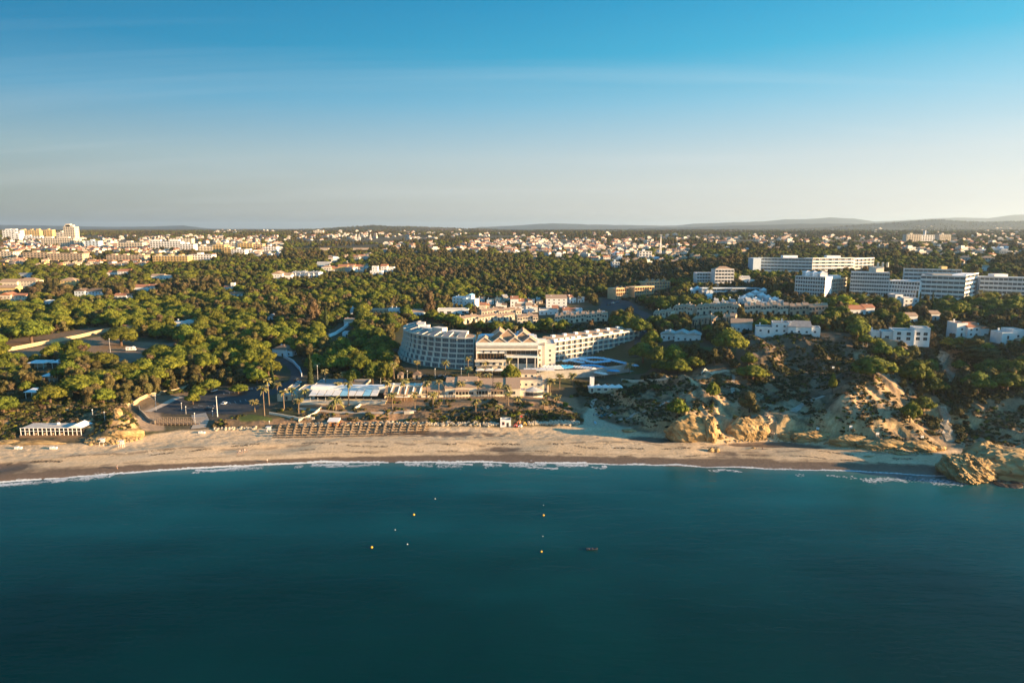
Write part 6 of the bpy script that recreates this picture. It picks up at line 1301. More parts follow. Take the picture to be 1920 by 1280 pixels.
# cliffs as bodies of bedded rock standing in front of the slope
def cliffbody(px, py, L, Dp, Hh, rz, label, seed, dz=0):
    X, Y, Z = G(px, py); o = link('cliff', rock_mesh(seed, 5, .30, 1), None, (X, Y+Dp*.75, Z+Hh*.30+dz), (0, 0, rz)); o.scale = (L, Dp, Hh*.72); tag(o, label, 'cliff'); return o
cliffbody(1300,826,12,4.5,10.5,-.05,'big yellow sea cliff with rounded sunlit end',12,-.6); cliffbody(1332,828,4.2,4.8,11.5,.2,'sunlit golden nose of the big yellow cliff',15,-.4); cliffbody(1402,822,8.5,4,9.5,.05,'second yellow cliff right of the sand gully',18,-.8); cliffbody(1428,822,4.4,3.4,7.5,.2,'yellow buttress beside the cliff stairs',4,-.6)
cliffbody(1535,826,11,2.6,5.0,0,'low yellow cliff band under the bowl',7,-.8); cliffbody(1490,824,8,2.6,4.4,0,'small ochre cliff band left of the low cliff',31,-.8); cliffbody(1600,836,9,2.8,5.0,-.1,'left part of the long low yellow cliff',22,-.4); cliffbody(1665,842,11,3,4.6,-.12,'middle of the long low yellow cliff with dark overhang',25,-.4); cliffbody(1725,845,8,2.6,4.2,-.1,'right end of the long low yellow cliff',28,-.6)
cliffbody(219,784,2.3,1.6,4.6,.1,'orange sandstone pillar face of the left headland',33,-.2); cliffbody(232,820,7.0,2.4,4.2,.25,'golden foot of the left headland',36,-.5); cliffbody(190,826,6,1.8,2.4,0,'low ochre rock foot left of the headland tip',39,-.8); cliffbody(70,833,12,1.6,2.0,0,'yellow rock band under the beach bar',42,-.6); cliffbody(12,832,7,1.8,2.0,0,'yellow rock band at the left edge',45,-.6)
cliffbody(1385,700,4,3,4,.2,'small clay outcrop below the clifftop gardens',52,-1.6)
# the headland rock in the water at the right: a body with undercut foot
hx, hy = atz(1840, 892, 0); hm = rock_mesh(61, 6, .34, 1); co = np.empty(len(hm.vertices)*3, np.float32); hm.vertices.foreach_get('co', co); co = co.reshape(-1, 3)
under = np.clip((-.05-co[:, 2])*3, 0, 1); co[:, :2] *= (1-.28*under)[:, None]; co *= (1+(fbm(co[:, 0]*6+co[:, 2]*3, co[:, 1]*6-co[:, 2]*5, 4, True)-.6)*.28)[:, None]; hm.vertices.foreach_set('co', co.ravel()); hm.update()
def hrock(px, py, sx, sy, sz, label, mesh, rz=0, zc=.5):
    X, Y = atz(px, py, 0); o = link('headland_rock', mesh, None, (X, Y+sy*.8, zc), (0, 0, rz)); o.scale = (sx, sy, sz); tag(o, label, 'rock'); return o
hrock(1835,903,12,8,7.0,'big golden headland rock with dark undercut foot at the right waterline',hm,.35,1.6)
hrock(1900,896,15,9,8.5,'ochre headland rock at the right frame edge above dark shallows',rock_mesh(66,5,.34,1),.1,1.6)
hrock(1868,888,10,8,8.6,'grey green top of the headland rock',rock_mesh(70,5,.3,1),0,1.8)
hrock(1960,905,20,10,9,'rock continuing out of the right frame edge',rock_mesh(74,5,.3,1),0,1.5)
def reef_label(i): return f'low dark wet rock in the shallows by the right headland, {ordw(i+1)} from the left'
for i, (px, py) in enumerate(sorted((rnd.uniform(1850, 1930), rnd.uniform(893, 912)) for _ in range(16))):
    X, Y = atz(px, py, 0); s_ = rnd.uniform(.8, 2.2)
    o = link('reef_rock', RK[i % 5], None, (X, Y, .0), (0, 0, i)); o.scale = (s_*1.6, s_, s_*.5); tag(o, f'low dark wet rock in the shallows by the right headland, {ordw(i+1)} in the scatter' if 0 else reef_label(i), 'rock', 'wet reef rocks by the right headland')
    o.material_slots[0].link = 'OBJECT'; o.material_slots[0].material = MATS.setdefault('wet_rock', mat('wet_rock', (.07,.05,.035), .45, 2, .3) if 'wet_rock' not in MATS else MATS['wet_rock'])
# rip-rap of pale boulders behind the sand
rv, rf = [], []; ico = RK[0]; bv = rock_mesh(3, 1, .4, .8); BV = np.array([v.co[:] for v in bv.vertices]); BF = np.array([p.vertices[:] for p in bv.polygons]); k = 0
def riprap(name, label, segs, n, m_, sz=(.35, 1.05), spread=1.3):
    Vv, Ff = [], []; 
    for i in range(n):
        j = rnd.randrange(len(segs)-1); tt = rnd.random(); px = segs[j][0]*(1-tt)+segs[j+1][0]*tt; py = segs[j][1]*(1-tt)+segs[j+1][1]*tt+rnd.gauss(0, spread); X, Y, Z = G(px, py)
        s_ = rnd.uniform(*sz); a = rnd.uniform(0, 6.3); c, q_ = math.cos(a), math.sin(a); P3 = BV*np.array([s_, s_*rnd.uniform(.6, 1), s_*rnd.uniform(.6, 1)])
        P3 = np.stack([P3[:, 0]*c-P3[:, 1]*q_+X, P3[:, 0]*q_+P3[:, 1]*c+Y, P3[:, 2]+Z+s_*.2], 1); Ff.append(BF+len(Vv)*len(BV)); Vv.append(P3)
    o = link(name, npmesh(name, np.concatenate(Vv), np.concatenate(Ff), [m_], smooth=False)); tag(o, label, 'boulders', kind='stuff'); return o
riprap('riprap_boulders', 'line of pale boulders between scrub and sand in mid beach', [(560,797),(640,796),(720,794),(800,795),(880,795),(935,796)], 420, 'pale_rock', (.5, 1.35))
riprap('riprap_boulders', 'line of pale boulders right of the pedal boats', [(990,794),(1030,793),(1060,793),(1085,793)], 230, 'pale_rock', (.45, 1.2))
riprap('fallen_boulders', 'golden boulders fallen below the left headland', [(160,829),(200,829),(240,826),(262,818),(268,812)], 240, 'ochre_rock', (.4, 1.3), 2.0)
riprap('lawn_edge_boulders', 'pale boulders below the beach lawn', [(400,803),(440,804),(480,803)], 60, 'pale_rock')
riprap('cliff_debris', 'rock debris along the foot of the right cliffs', [(1360,826),(1400,826),(1450,823),(1540,830),(1600,838),(1680,848),(1750,850)], 200, 'ochre_rock', (.25, .8), 1.5)

# landmarks used to tell trees and shrubs apart
for ph, px, py in [('dark-hipped white villa',167,557),('yellow villa',128,540),('terracotta villa',270,547),('cube house',91,572),('tower-chimney villa',431,544),('white villa on the curved road',528,668),('twin-chimney villa',740,588),('grey gabled cottage',508,600),
    ('stacked white villa',705,518),('big white village house',868,576),('orange cottage',909,580),('ochre arcade block',1166,562),('right red-roofed villa',1827,632),('valley apartments',1690,640),('beach car park',410,755),('flat white canopies',118,682),('timber boardwalk',335,793),('cream gable hall',525,522),
    ('walled pinewood villa',343,612),('wide rosy villa',220,515),('ravine stairs',1770,690),('sunlit crest pine',1637,712),('pointed bluff',1285,705),('rust-red villa cluster',640,508),('left frame-edge houses',25,553),('far right edge villa',1900,636),('pond of dark scrub',1150,725),('beach bar headland',219,784)]:
    if 'pond' in ph: continue
    X, Y, _ = G(px, py); LAND.append((ph, X, Y))

mat('seaweed', (.06,.045,.03), .95, 2, .4)
def wrack(seed, o0, sg, n, px0, px1, sz):
    g = np.random.default_rng(seed); px = g.uniform(px0, px1, n); gx_ = np.interp(px, [p[0] for p in SHORE], [G(p[0], p[1])[0] for p in SHORE]); gy_ = np.interp(px, [p[0] for p in SHORE], [G(p[0], p[1])[1] for p in SHORE])
    k = fbm(gx_/7+seed, gx_*0, 3) > .50; gx_, gy_ = gx_[k], gy_[k]; n = len(gx_); y = gy_+o0+3.0*np.sin(gx_/17.5+fbm(gx_/50, gx_*0+3, 2)*3.0)+(fbm(gx_/20+seed, gx_*0+1, 2)-.5)*5+g.normal(0, sg, n)
    an = g.uniform(0, 6.28, (n, 1))+np.arange(5)[None]*1.2566; r = g.uniform(.4, 1.3, (n, 5))*sz; vx = gx_[:, None]+np.cos(an)*r*2.2; vy = y[:, None]+np.sin(an)*r; z = H(vx, vy)+.06
    return np.stack([vx, vy, z], -1).reshape(-1, 3), n
pc = [wrack(3, 19, .5, 2600, -60, 1750, .20), wrack(8, 25, 1.2, 900, -60, 1700, .17), wrack(12, 11.0, .35, 2200, 500, 1750, .13)]
VV = np.concatenate([p[0] for p in pc]); nq = sum(p[1] for p in pc); o = link('seaweed', npmesh('seaweed', VV, np.arange(nq*5).reshape(nq, 5), ['seaweed'], smooth=False)); tag(o, 'dark broken lines of seaweed and debris along the dry sand', 'seaweed', kind='stuff')
# bay markings of the beach car park
for r_, (pa, pb) in enumerate([((392,764),(462,752)),((350,770),(380,762)),((420,740),(500,727))]):
    a_, b_ = Vector(G(*pa)[:2]), Vector(G(*pb)[:2]); n_ = int((b_-a_).length/2.6); dd_ = (b_-a_).normalized(); nn_ = Vector((-dd_.y, dd_.x)); m = MB()
    for i in range(n_+1):
        p = a_.lerp(b_, i/n_); vs = [p-dd_*.07, p+dd_*.07, p+dd_*.07+nn_*4.6, p-dd_*.07+nn_*4.6]; m.add([(w.x, w.y, float(H(w.x, w.y))+.16) for w in vs], [(0,1,2,3)])
    m.build('parking_bay_line', 'road_paint')['kind'] = 'structure'
car(421,758,'car_white',80,'white car, leftmost in the middle row of the beach car park')
car(505,724,'car_white',75,'white car in the landward row nearest to the curved road')
car(488,729,'car_dark',78,'dark car left of the white one in the landward row')

# ------------------------------------------------------------------ vegetation prototypes
import bmesh
def ico_arr(sub):
    bm = bmesh.new(); bmesh.ops.create_icosphere(bm, subdivisions=sub, radius=1); v = np.array([x.co[:] for x in bm.verts]); f = np.array([[y.index for y in x.verts] for x in bm.faces]); bm.free(); return v, f
I1, I1f = ico_arr(1); I2, I2f = ico_arr(2)
def crown(seed, lobes, leaf=.35, tufts=130, inner=.80, upbias=.0, sub=2, jit=.3):
    g = np.random.default_rng(seed); V_, F_l = [], []; n = 0
    iv, if_ = (I2, I2f) if sub == 2 else (I1, I1f)
    for (x, y, z, rx, ry, rz) in lobes:
        nz = 1+(fbm(iv[:, 0]*2.2+seed+x, iv[:, 1]*2.2+iv[:, 2]*1.7+y, 3)-.5)*.5
        V_.append(iv*nz[:, None]*np.array([rx, ry, rz])*inner+np.array([x, y, z])); F_l.append(if_+n); n += len(iv)
        d = g.normal(size=(tufts, 3)); d[:, 2] += upbias; d /= np.linalg.norm(d, axis=1)[:, None]
        c = d*np.array([rx, ry, rz])*g.uniform(.82, 1.10, (tufts, 1))+np.array([x, y, z])
        a = g.normal(size=(tufts, 3)); a -= (a*d).sum(1)[:, None]*d*.7; a /= np.linalg.norm(a, axis=1)[:, None]; b = np.cross(d, a); s_ = leaf*g.uniform(.5, 1.3, (tufts, 1))
        off = d*s_*g.uniform(-.2, .7, (tufts, 1))
        tri = np.stack([c+a*s_, c-a*s_*.6+b*s_*.8, c-a*s_*.5-b*s_*.8+off], 1).reshape(-1, 3)
        V_.append(tri); F_l.append(np.arange(tufts*3).reshape(-1, 3)+n); n += tufts*3
    return np.concatenate(V_), np.concatenate(F_l)
def pine_lobes(seed, Rr=4.7, zt=5.7):
    g = random.Random(seed); L = [(0, 0, zt+.35, Rr*.62, Rr*.62, 2.1)]
    for ring, n, rr in ((.48, 6, .42), (.78, 10, .34)):
        for i in range(n):
            a = 2*PI*(i+g.uniform(-.3, .3))/n; r = Rr*ring*g.uniform(.85, 1.12); q_ = Rr*rr*g.uniform(.8, 1.2); L.append((math.cos(a)*r, math.sin(a)*r, zt-ring*ring*2.7+g.uniform(-.4, .5), q_, q_*g.uniform(.8, 1.1), q_*.78))
    return L
def broad_lobes(seed, Rr=4.0, z0=2.0, z1=7.6):
    g = random.Random(seed); L = []
    for i in range(15):
        f = g.random()**.8; z = z0+(z1-z0)*f; w = Rr*math.sin(PI*min(.93, .22+.7*f))**.7; a = g.uniform(0, 2*PI); r = w*g.uniform(.2, .8); q_ = Rr*g.uniform(.26, .46); L.append((math.cos(a)*r, math.sin(a)*r, z, q_, q_, q_*g.uniform(.7, 1.1)))
    L.append((0, 0, (z0+z1)/2, Rr*.5, Rr*.5, (z1-z0)*.36)); return L
def euca_lobes(seed):
    g = random.Random(seed); L = []
    for i in range(15):
        z = 2.6+6.6*g.random()**.8; a = g.uniform(0, 2*PI); r = (3.9-.16*z)*g.uniform(.1, 1); q_ = g.uniform(1.1, 1.9); L.append((math.cos(a)*r, math.sin(a)*r, z, q_, q_, q_*g.uniform(.8, 1.2)))
    return L
def trunk_arr(h, r, limbs, seed, lean=.3):
    g = random.Random(seed); m = MB(); tx, ty = g.uniform(-lean, lean), g.uniform(-lean, lean)
    m.tube([(0,0,-1),(tx*.3,ty*.3,h*.35),(tx,ty,h*.62)], [r*1.25,r,r*.75], 7)
    for (x, y, z) in limbs: m.tube([(tx*.8,ty*.8,h*.5),(tx*.7+x*.45,ty*.7+y*.45,h*.72),(x*.85,y*.85,z)], [r*.55,r*.4,r*.2], 5)
    return m
def as_mesh(name, V_, F__, m_, smooth=False): return npmesh(name, V_, F__, [m_], smooth=smooth)
PINE, BROAD, EUCA, CYP = [], [], [], []
for i in range(5):
    L = pine_lobes(i+1); v_, f_ = crown(i, L, .42, 150, .84, .5); tk = trunk_arr(6.6, .34, [l[:3] for l in L[1:14:3]], i); PINE.append((v_, f_, tk))
for i in range(5):
    L = broad_lobes(i+9); v_, f_ = crown(i+20, L, .42, 120, .82, .2); tk = trunk_arr(9, .24, [l[:3] for l in L[0:9:3]], i); BROAD.append((v_, f_, tk))
for i in range(3):
    L = euca_lobes(i+30); v_, f_ = crown(i+40, L, .45, 120, .70, .1); tk = trunk_arr(10.5, .26, [l[:3] for l in L[0:12:2]], i); EUCA.append((v_, f_, tk))
for i in range(2):
    L = [(math.sin(k*2.3+i)*.12, math.cos(k*1.7)*.12, .8+k*1.05, 1.15*(1-(k/12)**1.5)+.18, 1.15*(1-(k/12)**1.5)+.18, .95) for k in range(12)]; v_, f_ = crown(i+60, L, .26, 90, .9, .3); tk = trunk_arr(3, .2, [], i); CYP.append((v_, f_, tk))
def kit(arr, leafm, nm='crown'):
    return [(as_mesh(nm, v_, f_, leafm), tk.mesh('trunk', ['bark'])) for v_, f_, tk in arr]
K = {'pine': kit(PINE, 'pine_leaves'), 'broad': kit(BROAD, 'olive_leaves'), 'rust': kit(EUCA, 'rust_leaves'), 'euca': kit(EUCA, 'olive_leaves'), 'cypress': kit(CYP, 'cypress_leaves'), 'bright': kit(BROAD[:2], 'bright_leaves'), 'gold': kit(BROAD[:2], 'golden_leaves')}
HGT = {'pine': 7.7, 'broad': 8.8, 'rust': 10.4, 'euca': 10.4, 'cypress': 13.0, 'bright': 8.8, 'gold': 8.8}
NAMES = {'pine': ('umbrella_pine', 'umbrella pine'), 'broad': ('bushy_tree', 'bushy olive-green tree'), 'rust': ('brown_tree', 'tall rust-brown tree'), 'euca': ('tall_tree', 'tall loose-crowned tree'), 'cypress': ('cypress_tree', 'dark cypress'), 'bright': ('bright_tree', 'bright yellow-green tree'), 'gold': ('golden_tree', 'golden autumn tree')}
_tu = {}
def tree(kind, X, Y, Z, s, rz, label=None, group=None, sz=None, i=None):
    nm, cat = NAMES[kind]; t = link(nm, None, None, (X, Y, Z), (0, 0, rz)); t.scale = (s, s, sz or s)
    c, tk = K[kind][(i if i is not None else rnd.randrange(99)) % len(K[kind])]; link('crown', c, t); link('trunk', tk, t)
    if label is None:
        d, ph, k = where(X, Y, LAND, kind, _tu); szw = 'broad' if s > 1.18 else 'small' if s < .8 else ''
        label = f'{cat}, {ordw(k)} nearest {d} the {ph}'
    tag(t, label, cat.split()[-1] if kind == 'pine' else 'tree', group); return t
placed = []
def ptree(kind, px, pyb, pyt, label=None, wid=None, i=None):
    X, Y, Z = G(px, pyb); sz = (pyb-pyt)*Y/FPX/HGT[kind]; s = (wid*Y/FPX/ (9.4 if kind == 'pine' else 6.6)) if wid else sz
    placed.append((X, Y, s*3)); return tree(kind, X, Y, Z, s, rnd.uniform(0, 6), label, None, sz, i)
# trees one can single out
ptree('cypress',511,728,679,'dark cypress left of the curved road, behind two palms'); ptree('cypress',583,728,661,'tallest dark cypress, right of the curved road'); 
for px, b, tp, w, lb in [(1637,712,668,78,'big flat-topped bright umbrella pine on the crest of the sunlit bluff'),(1715,725,675,58,'umbrella pine right of the bluff crest pine, two-humped'),(1832,740,696,52,'umbrella pine lit from the right above the ravine'),(1888,735,697,60,'broad umbrella pine near the right frame edge'),
    (1262,686,646,44,'twin-topped umbrella pine above the bluff ridge'),(1272,704,672,46,'umbrella pine standing on the peak of the pointed bluff'),(1300,692,668,40,'umbrella pine right behind the pointed bluff'),(1240,700,674,34,'smaller umbrella pine left of the pointed bluff'),
    (1228,732,720,20,'small round pine clinging to the left slope of the bluff'),(1270,785,745,38,'umbrella pine growing on the cliff above the big yellow rock'),(1335,752,715,24,'slender pine in the gully right of the pointed bluff'),(1411,712,684,54,'wide dark pine on the ledge under the clifftop gardens'),(1403,690,660,28,'round green pine above the wide dark pine'),
    (1366,668,616,58,'huge dark round pine beside the villa with a pool'),(1222,655,620,36,'dark round pine at the left of the villa with a pool'),(1205,680,642,50,'big shaded pine at the right end of the straight hotel wing'),(1235,690,648,44,'big shaded pine between hotel garden and bluff'),
    (1706,792,752,36,'grey-green pine on the right slope of the sunlit bluff'),(1730,775,742,40,'dark pine leaning over the ravine path'),(1560,740,700,14,'small bush-like pine in the bowl'),(1600,620,590,40,'shaded pine at the left of the bowl rim'),
    (699,722,678,30,'left one of the two round pines by the restaurant roof'),(722,722,678,32,'right one of the two round pines by the restaurant roof'),(663,722,690,32,'dark round pine behind the restaurant roof'),(645,690,655,40,'sunlit pine in the hotel valley, left'),(660,684,650,36,'sunlit pine in the hotel valley, right'),(620,686,668,44,'sunlit low pine beside the tall cypress'),
    (300,676,646,60,'spreading umbrella pine at the right end of the upper car park'),(272,700,672,52,'umbrella pine at the seaward edge of the upper car park'),(318,700,668,56,'dark umbrella pine below the upper car park, right'),(235,708,680,58,'round pine below the parked camper van'),(152,740,702,70,'spreading umbrella pine with visible limbs above the left headland'),(95,758,722,56,'umbrella pine with bare forked limbs above the beach bar'),(8,776,742,50,'leaning umbrella pine at the left frame edge'),(130,715,676,48,'umbrella pine left of the bare-limbed one by the car park'),(190,722,694,66,'broad umbrella pine below the upper car park'),
    (193,690,660,46,'umbrella pine beside the upper car park, trunk visible'),(150,690,658,56,'umbrella pine in front of the long lit wall'),(228,648,612,58,'large pine at the right end of the long lit wall'),(370,752,722,30,'small umbrella pine at the edge of the beach car park'),(362,758,736,24,'little umbrella pine on the car park island'),(447,738,720,34,'round pine over the upper right car park'),(395,735,710,36,'round pine at the upper car park edge'),
    (60,643,600,66,'big round pine left of the long lit wall'),(1250,622,602,24,'pine beside the road left of the villa with a pool'),(1195,632,595,50,'sunlit pine cluster right of the townhouse row'),(1170,624,592,46,'sunlit pine behind the straight hotel wing'),(958,722,682,34,'dark tree beside the palms below the hotel lobby')]:
    ptree('pine', px, b, tp, lb, w)
ptree('broad',1405,772,732,'light feathery tree on the second yellow cliff',36); ptree('rust',586,612,560,'tall rust-brown tree in the central wood',24); ptree('rust',806,590,545,'very tall brown tree behind the left hotel wing',22); ptree('cypress',612,618,573,'shaggy cypress right of the tall rust-brown tree'); ptree('rust',577,616,595,'blond dry-looking tree left of the curved walkway',34)
ptree('bright',1585,586,553,'bright yellow-green tree in front of the terraced white block',36); ptree('gold',1703,592,572,'golden autumn tree below the white hotel',16); ptree('cypress',1747,576,547,'dark cypress in front of the white hotel'); ptree('cypress',1718,572,545,'left cypress of the pair before the white hotel porch'); ptree('cypress',1724,572,547,'right cypress of the pair before the white hotel porch'); ptree('broad',1377,690,672,'pale feathery tree in the clifftop garden',22)
ptree('broad',1820,665,632,'grey-green slope tree right of the ravine stairs top',50); ptree('broad',1838,690,648,'large grey-green tree above the ravine pines',60); ptree('rust',148,712,682,'bare brown-limbed tree by the dark car park',34)
for i, (px, b, tp) in enumerate([(1285+i_*9.4, 622-(i_ % 3), 600+(i_*7 % 5)) for i_ in range(4)]+[(1331+i_*8.2, 614-(i_ % 3), 592+(i_*5 % 6)) for i_ in range(27)]):
    if (1375 < px < 1405): continue
    ptree('cypress', px, b, tp, f'{ordw(i+1)} cypress from the left in the dark hedge row before the townhouses', 9)
# palms
def palm_parts(seed, fat=False):
    g = random.Random(seed); cr = MB(); n = 34 if fat else 26
    for i in range(n):
        a = 2*PI*i/n+g.uniform(-.15, .15); el = g.uniform(-.35, 1.25); L = (3.6 if fat else 2.3)*g.uniform(.85, 1.1); pts = []
        for k in range(6):
            f = k/5; r = L*f*math.cos(el*(1-f*.5)); z = L*f*math.sin(el)-1.5*(f**2)*L*.42; pts.append((math.cos(a)*r, math.sin(a)*r, z))
        sx, sy = -math.sin(a), math.cos(a)
        for k in range(5):
            w0 = .42*math.sin(PI*(k+.35)/5.6)*(1.15 if fat else 1); w1 = .42*math.sin(PI*(k+1.35)/5.6) if k < 4 else .04; p, q_ = pts[k], pts[k+1]
            cr.add([(p[0]+sx*w0,p[1]+sy*w0,p[2]-.16),(p[0],p[1],p[2]+.05),(p[0]-sx*w0,p[1]-sy*w0,p[2]-.16),(q_[0]-sx*w1,q_[1]-sy*w1,q_[2]-.16),(q_[0],q_[1],q_[2]+.05),(q_[0]+sx*w1,q_[1]+sy*w1,q_[2]-.16)], [(0,1,4,5),(1,2,3,4)])
    sk = MB()
    for i in range(14):
        a = 2*PI*i/14; L = g.uniform(.9, 1.9); sk.add([(math.cos(a)*.25,math.sin(a)*.25,0),(math.cos(a+.2)*.6,math.sin(a+.2)*.6,-L*.6),(math.cos(a)*.45,math.sin(a)*.45,-L),(math.cos(a-.2)*.6,math.sin(a-.2)*.6,-L*.6)], [(0,1,2,3)])
    return cr.mesh('fronds', ['palm_leaves']), sk.mesh('dead_fronds', ['dead_palm_leaves'])
PL = [palm_parts(i) for i in range(4)]; PF = [palm_parts(i+9, True) for i in range(2)]
def palm(px, pyb, pyc, label, fat=False, X=None):
    X, Y, Z = G(px, pyb); h = max(1.5, (pyb-pyc)*Y/FPX); t = thing('palm_tree', label, 'palm tree', (X, Y, Z), rnd.uniform(0, 6)); lx = rnd.uniform(-.5, .5)
    m = MB(); r = .5 if fat else .24; m.tube([(0,0,-.6),(lx*.3,0,h*.4),(lx,0,h)], [r*1.3,r,r*.85], 8); m.build('trunk', 'palm_bark', t)
    a, b = (PF if fat else PL)[rnd.randrange(2 if fat else 4)]; s_ = rnd.uniform(1.1, 1.4); o = link('fronds', a, t, (lx,0,h)); o.scale = (s_,)*3; o = link('dead_fronds', b, t, (lx,0,h)); o.scale = (s_,)*3
for px, b, c, lb, *ft in [(496,779,724,'tallest left palm on the lawn beside the car park'),(505,760,710,'palm with high crown right behind the tallest left palm'),(521,748,719,'palm behind the flat annex corner, low crown'),(478,772,752,'leaning palm left of the lawn palms'),(533,768,733,'palm in front of the flat annex, left'),(549,755,729,'palm on the flat annex roofline'),(560,777,749,'palm nearest to the zigzag ramp'),(572,752,732,'palm right of the flat annex roofline'),
    (611,722,694,'leftmost palm behind the restaurant roof'),(645,722,699,'palm before the dark round pine'),(634,745,718,'palm rising through the restaurant roof, left'),(654,760,717,'palm rising through the restaurant roof, right'),(630,769,748,'broad date palm with thick trunk in the restaurant garden',1),(699,719,700,'palm in front of the twin round pines'),(726,752,714,'palm at the start of the tan restaurant roofs'),(739,712,682,'tall palm left of the first brown kiosk'),
    (736,768,738,'palm in the garden below the tan roofs, left'),(758,752,716,'palm among the tan restaurant roofs'),(778,768,736,'palm in the garden below the tan roofs, right'),(596,702,684,'palm beside the tallest cypress'),(783,705,678,'tall palm before the curved wing, left'),(835,708,678,'tall palm before the curved wing, right'),(878,705,670,'tall palm at the corner of the gabled lobby'),(877,712,690,'lower palm at the corner of the gabled lobby'),
    (896,725,700,'left palm of the pair below the lobby'),(914,725,703,'right palm of the pair below the lobby'),(910,698,677,'palm before the dining terrace'),(954,698,671,'tall palm before the lobby balcony'),(864,740,717,'palm before the restaurant arcade'),(934,742,719,'palm before the low tan roof, right'),(758,722,713,'low palm behind the tan roofs'),(801,745,716,'left palm of the two at the arcade end'),(823,745,714,'right palm of the two at the arcade end'),
    (896,740,716,'palm in front of the dark restaurant awning'),(950,748,724,'palm left of the conservatory'),(953,760,736,'small palm below the conservatory corner'),(812,768,737,'palm below the arcade end in the garden'),(892,775,750,'palm in the lower garden scrub, centre'),(935,774,762,'bushy low palm in the lower garden'),(1049,735,703,'tallest palm right of the roof terrace building'),(1074,722,702,'palm near the pool retaining wall, right'),(1031,738,712,'palm at the corner of the roof terrace building'),
    (1026,752,739,'small palm below the roof terrace building'),(1044,756,743,'golden small palm on the right terrace slope'),(972,758,746,'small palm below the conservatory, right'),(1020,766,754,'small agave-like palm at the right slope'),(1181,700,683,'palm at the far right of the pool parasols'),(1132,645,620,'palm behind the straight hotel wing, left'),(1120,645,622,'palm left behind the straight hotel wing'),(1036,625,606,'golden palm behind the hotel between townhouses'),(966,628,612,'palm behind the zigzag gables'),(898,622,608,'palm behind the curved wing roof'),
    (1330,560,540,'golden palm above the tent-roofed houses'),(1473,525,510,'golden palm left of the rough white block'),(1836,575,545,'tall palm between the two white hotels'),(1885,580,552,'palm before the right edge hotel'),(1905,580,550,'second palm before the right edge hotel'),(1645,575,555,'palm before the terraced white block')]:
    palm(px, b, c, lb, bool(ft))

# ------------------------------------------------------------------ the pinewood, tree by tree
clear([(0,686),(0,658),(110,640),(215,620),(226,640),(150,662),(60,678)]); clear([(1752,668),(1764,652),(1786,662),(1806,716),(1790,724),(1766,694)]); clear([(1752,758),(1782,758),(1798,838),(1764,838)]); clear([(500,690),(500,662),(560,662),(585,700),(560,722),(525,715)]); clear([(600,650),(608,628),(650,598),(672,600),(668,628),(640,652)]); clear([(395,812),(400,780),(480,768),(500,730),(560,715),(590,700),(700,700),(960,690),(1180,690),(1180,800)]); clear([(230,830),(240,800),(262,760),(300,740),(400,725),(560,715),(560,830)])
hot = poly_w([(880,625),(1030,625),(1200,612),(1215,655),(1190,700),(1000,715),(890,715),(745,705),(735,640),(750,612),(800,600)]); CLEAR.append(hot)
clear([(0,830),(0,790),(160,775),(240,765),(262,830)]); clear([(1230,668),(1235,640),(1400,636),(1390,672),(1330,672)]); clear([(1385,630),(1600,625),(1600,760),(1380,770)]); clear([(1030,597),(1035,566),(1100,566),(1180,590),(1180,598)]); clear([(890,604),(890,572),(1100,566),(1095,606)])
B = np.array([(b[0], b[1], b[2], b[3], b[4], b[5], b[6], b[7]) for b in BLD])
def filt(X, Y, hgt, rad):
    Z = H(X, Y); px, pb, dep = proj(X, Y, Z); _, pt_, _ = proj(X, Y, Z+hgt); rp = rad*FPX/dep; keep = (px > -130) & (px < 2060) & (pb < 835)
    for poly in CLEAR: keep &= ~in_poly(poly, X, Y)
    for b in B:
        infoot = (X > b[4]-rad*.6) & (X < b[5]+rad*.6) & (Y > b[6]-rad*.6) & (Y < b[7]+rad*.3)
        front = (Y < b[7]) & (px > b[0]-rp*.45) & (px < b[1]+rp*.45) & (pt_ < b[3]-(b[3]-b[2])*.38) & (pb > b[2])
        keep &= ~(infoot | front)
    return keep, Z, px, pb, pt_
def cand(y0, y1, sp, umax=.88):
    ys = np.arange(y0, y1, sp); X, Y = [], []
    for y in ys:
        xs = np.arange(-umax*y, umax*y, sp); X.append(xs+rng.uniform(-.45, .45, len(xs))*sp); Y.append(y+rng.uniform(-.45, .45, len(xs))*sp)
    return np.concatenate(X), np.concatenate(Y)
X, Y = cand(318, 720, 5.8); dens = fbm(X/38, Y/38, 3); spc = fbm(X/45+50, Y/45, 3)+(X > 60)*.09+((Y > 520) & (X > -30))*.05-(X < -60)*.03
rs = rng.random(len(X)); kind = np.where(spc < .54, 0, np.where(spc < .66, 1, 2)); kind = np.where(rs < .10, 1, kind); kind = np.where(rs > .94, 3, kind); kind = np.where((rs > .82) & (rs < .9), 0, kind)
sc = rng.uniform(.62, 1.3, len(X))*(.8+.5*fbm(X/30+9, Y/30, 2))*np.where(kind == 0, 1.14, np.where(kind == 1, .85, .72)); hg = sc*np.array([7.7, 8.8, 10.4, 10.4])[kind]; rad = sc*np.array([4.7, 4.0, 3.0, 3.0])[kind]
keep, Z, px, pb, pt_ = filt(X, Y, hg, rad)
bluff = in_poly(bl, X, Y) | in_poly(bl2, X, Y); keep &= dens > .16; keep &= ~bluff | (rng.random(len(X)) < np.where((px > 1690) & (pb < 775), .75, np.where((px > 1600) & (pb < 690), .6, .05))); keep &= ~((px > 1130) & (Y < 330)); keep &= Z > 6
order = np.argsort(Y); sel = []; cell = {}
pl = [(p[0], p[1], p[2]) for p in placed]
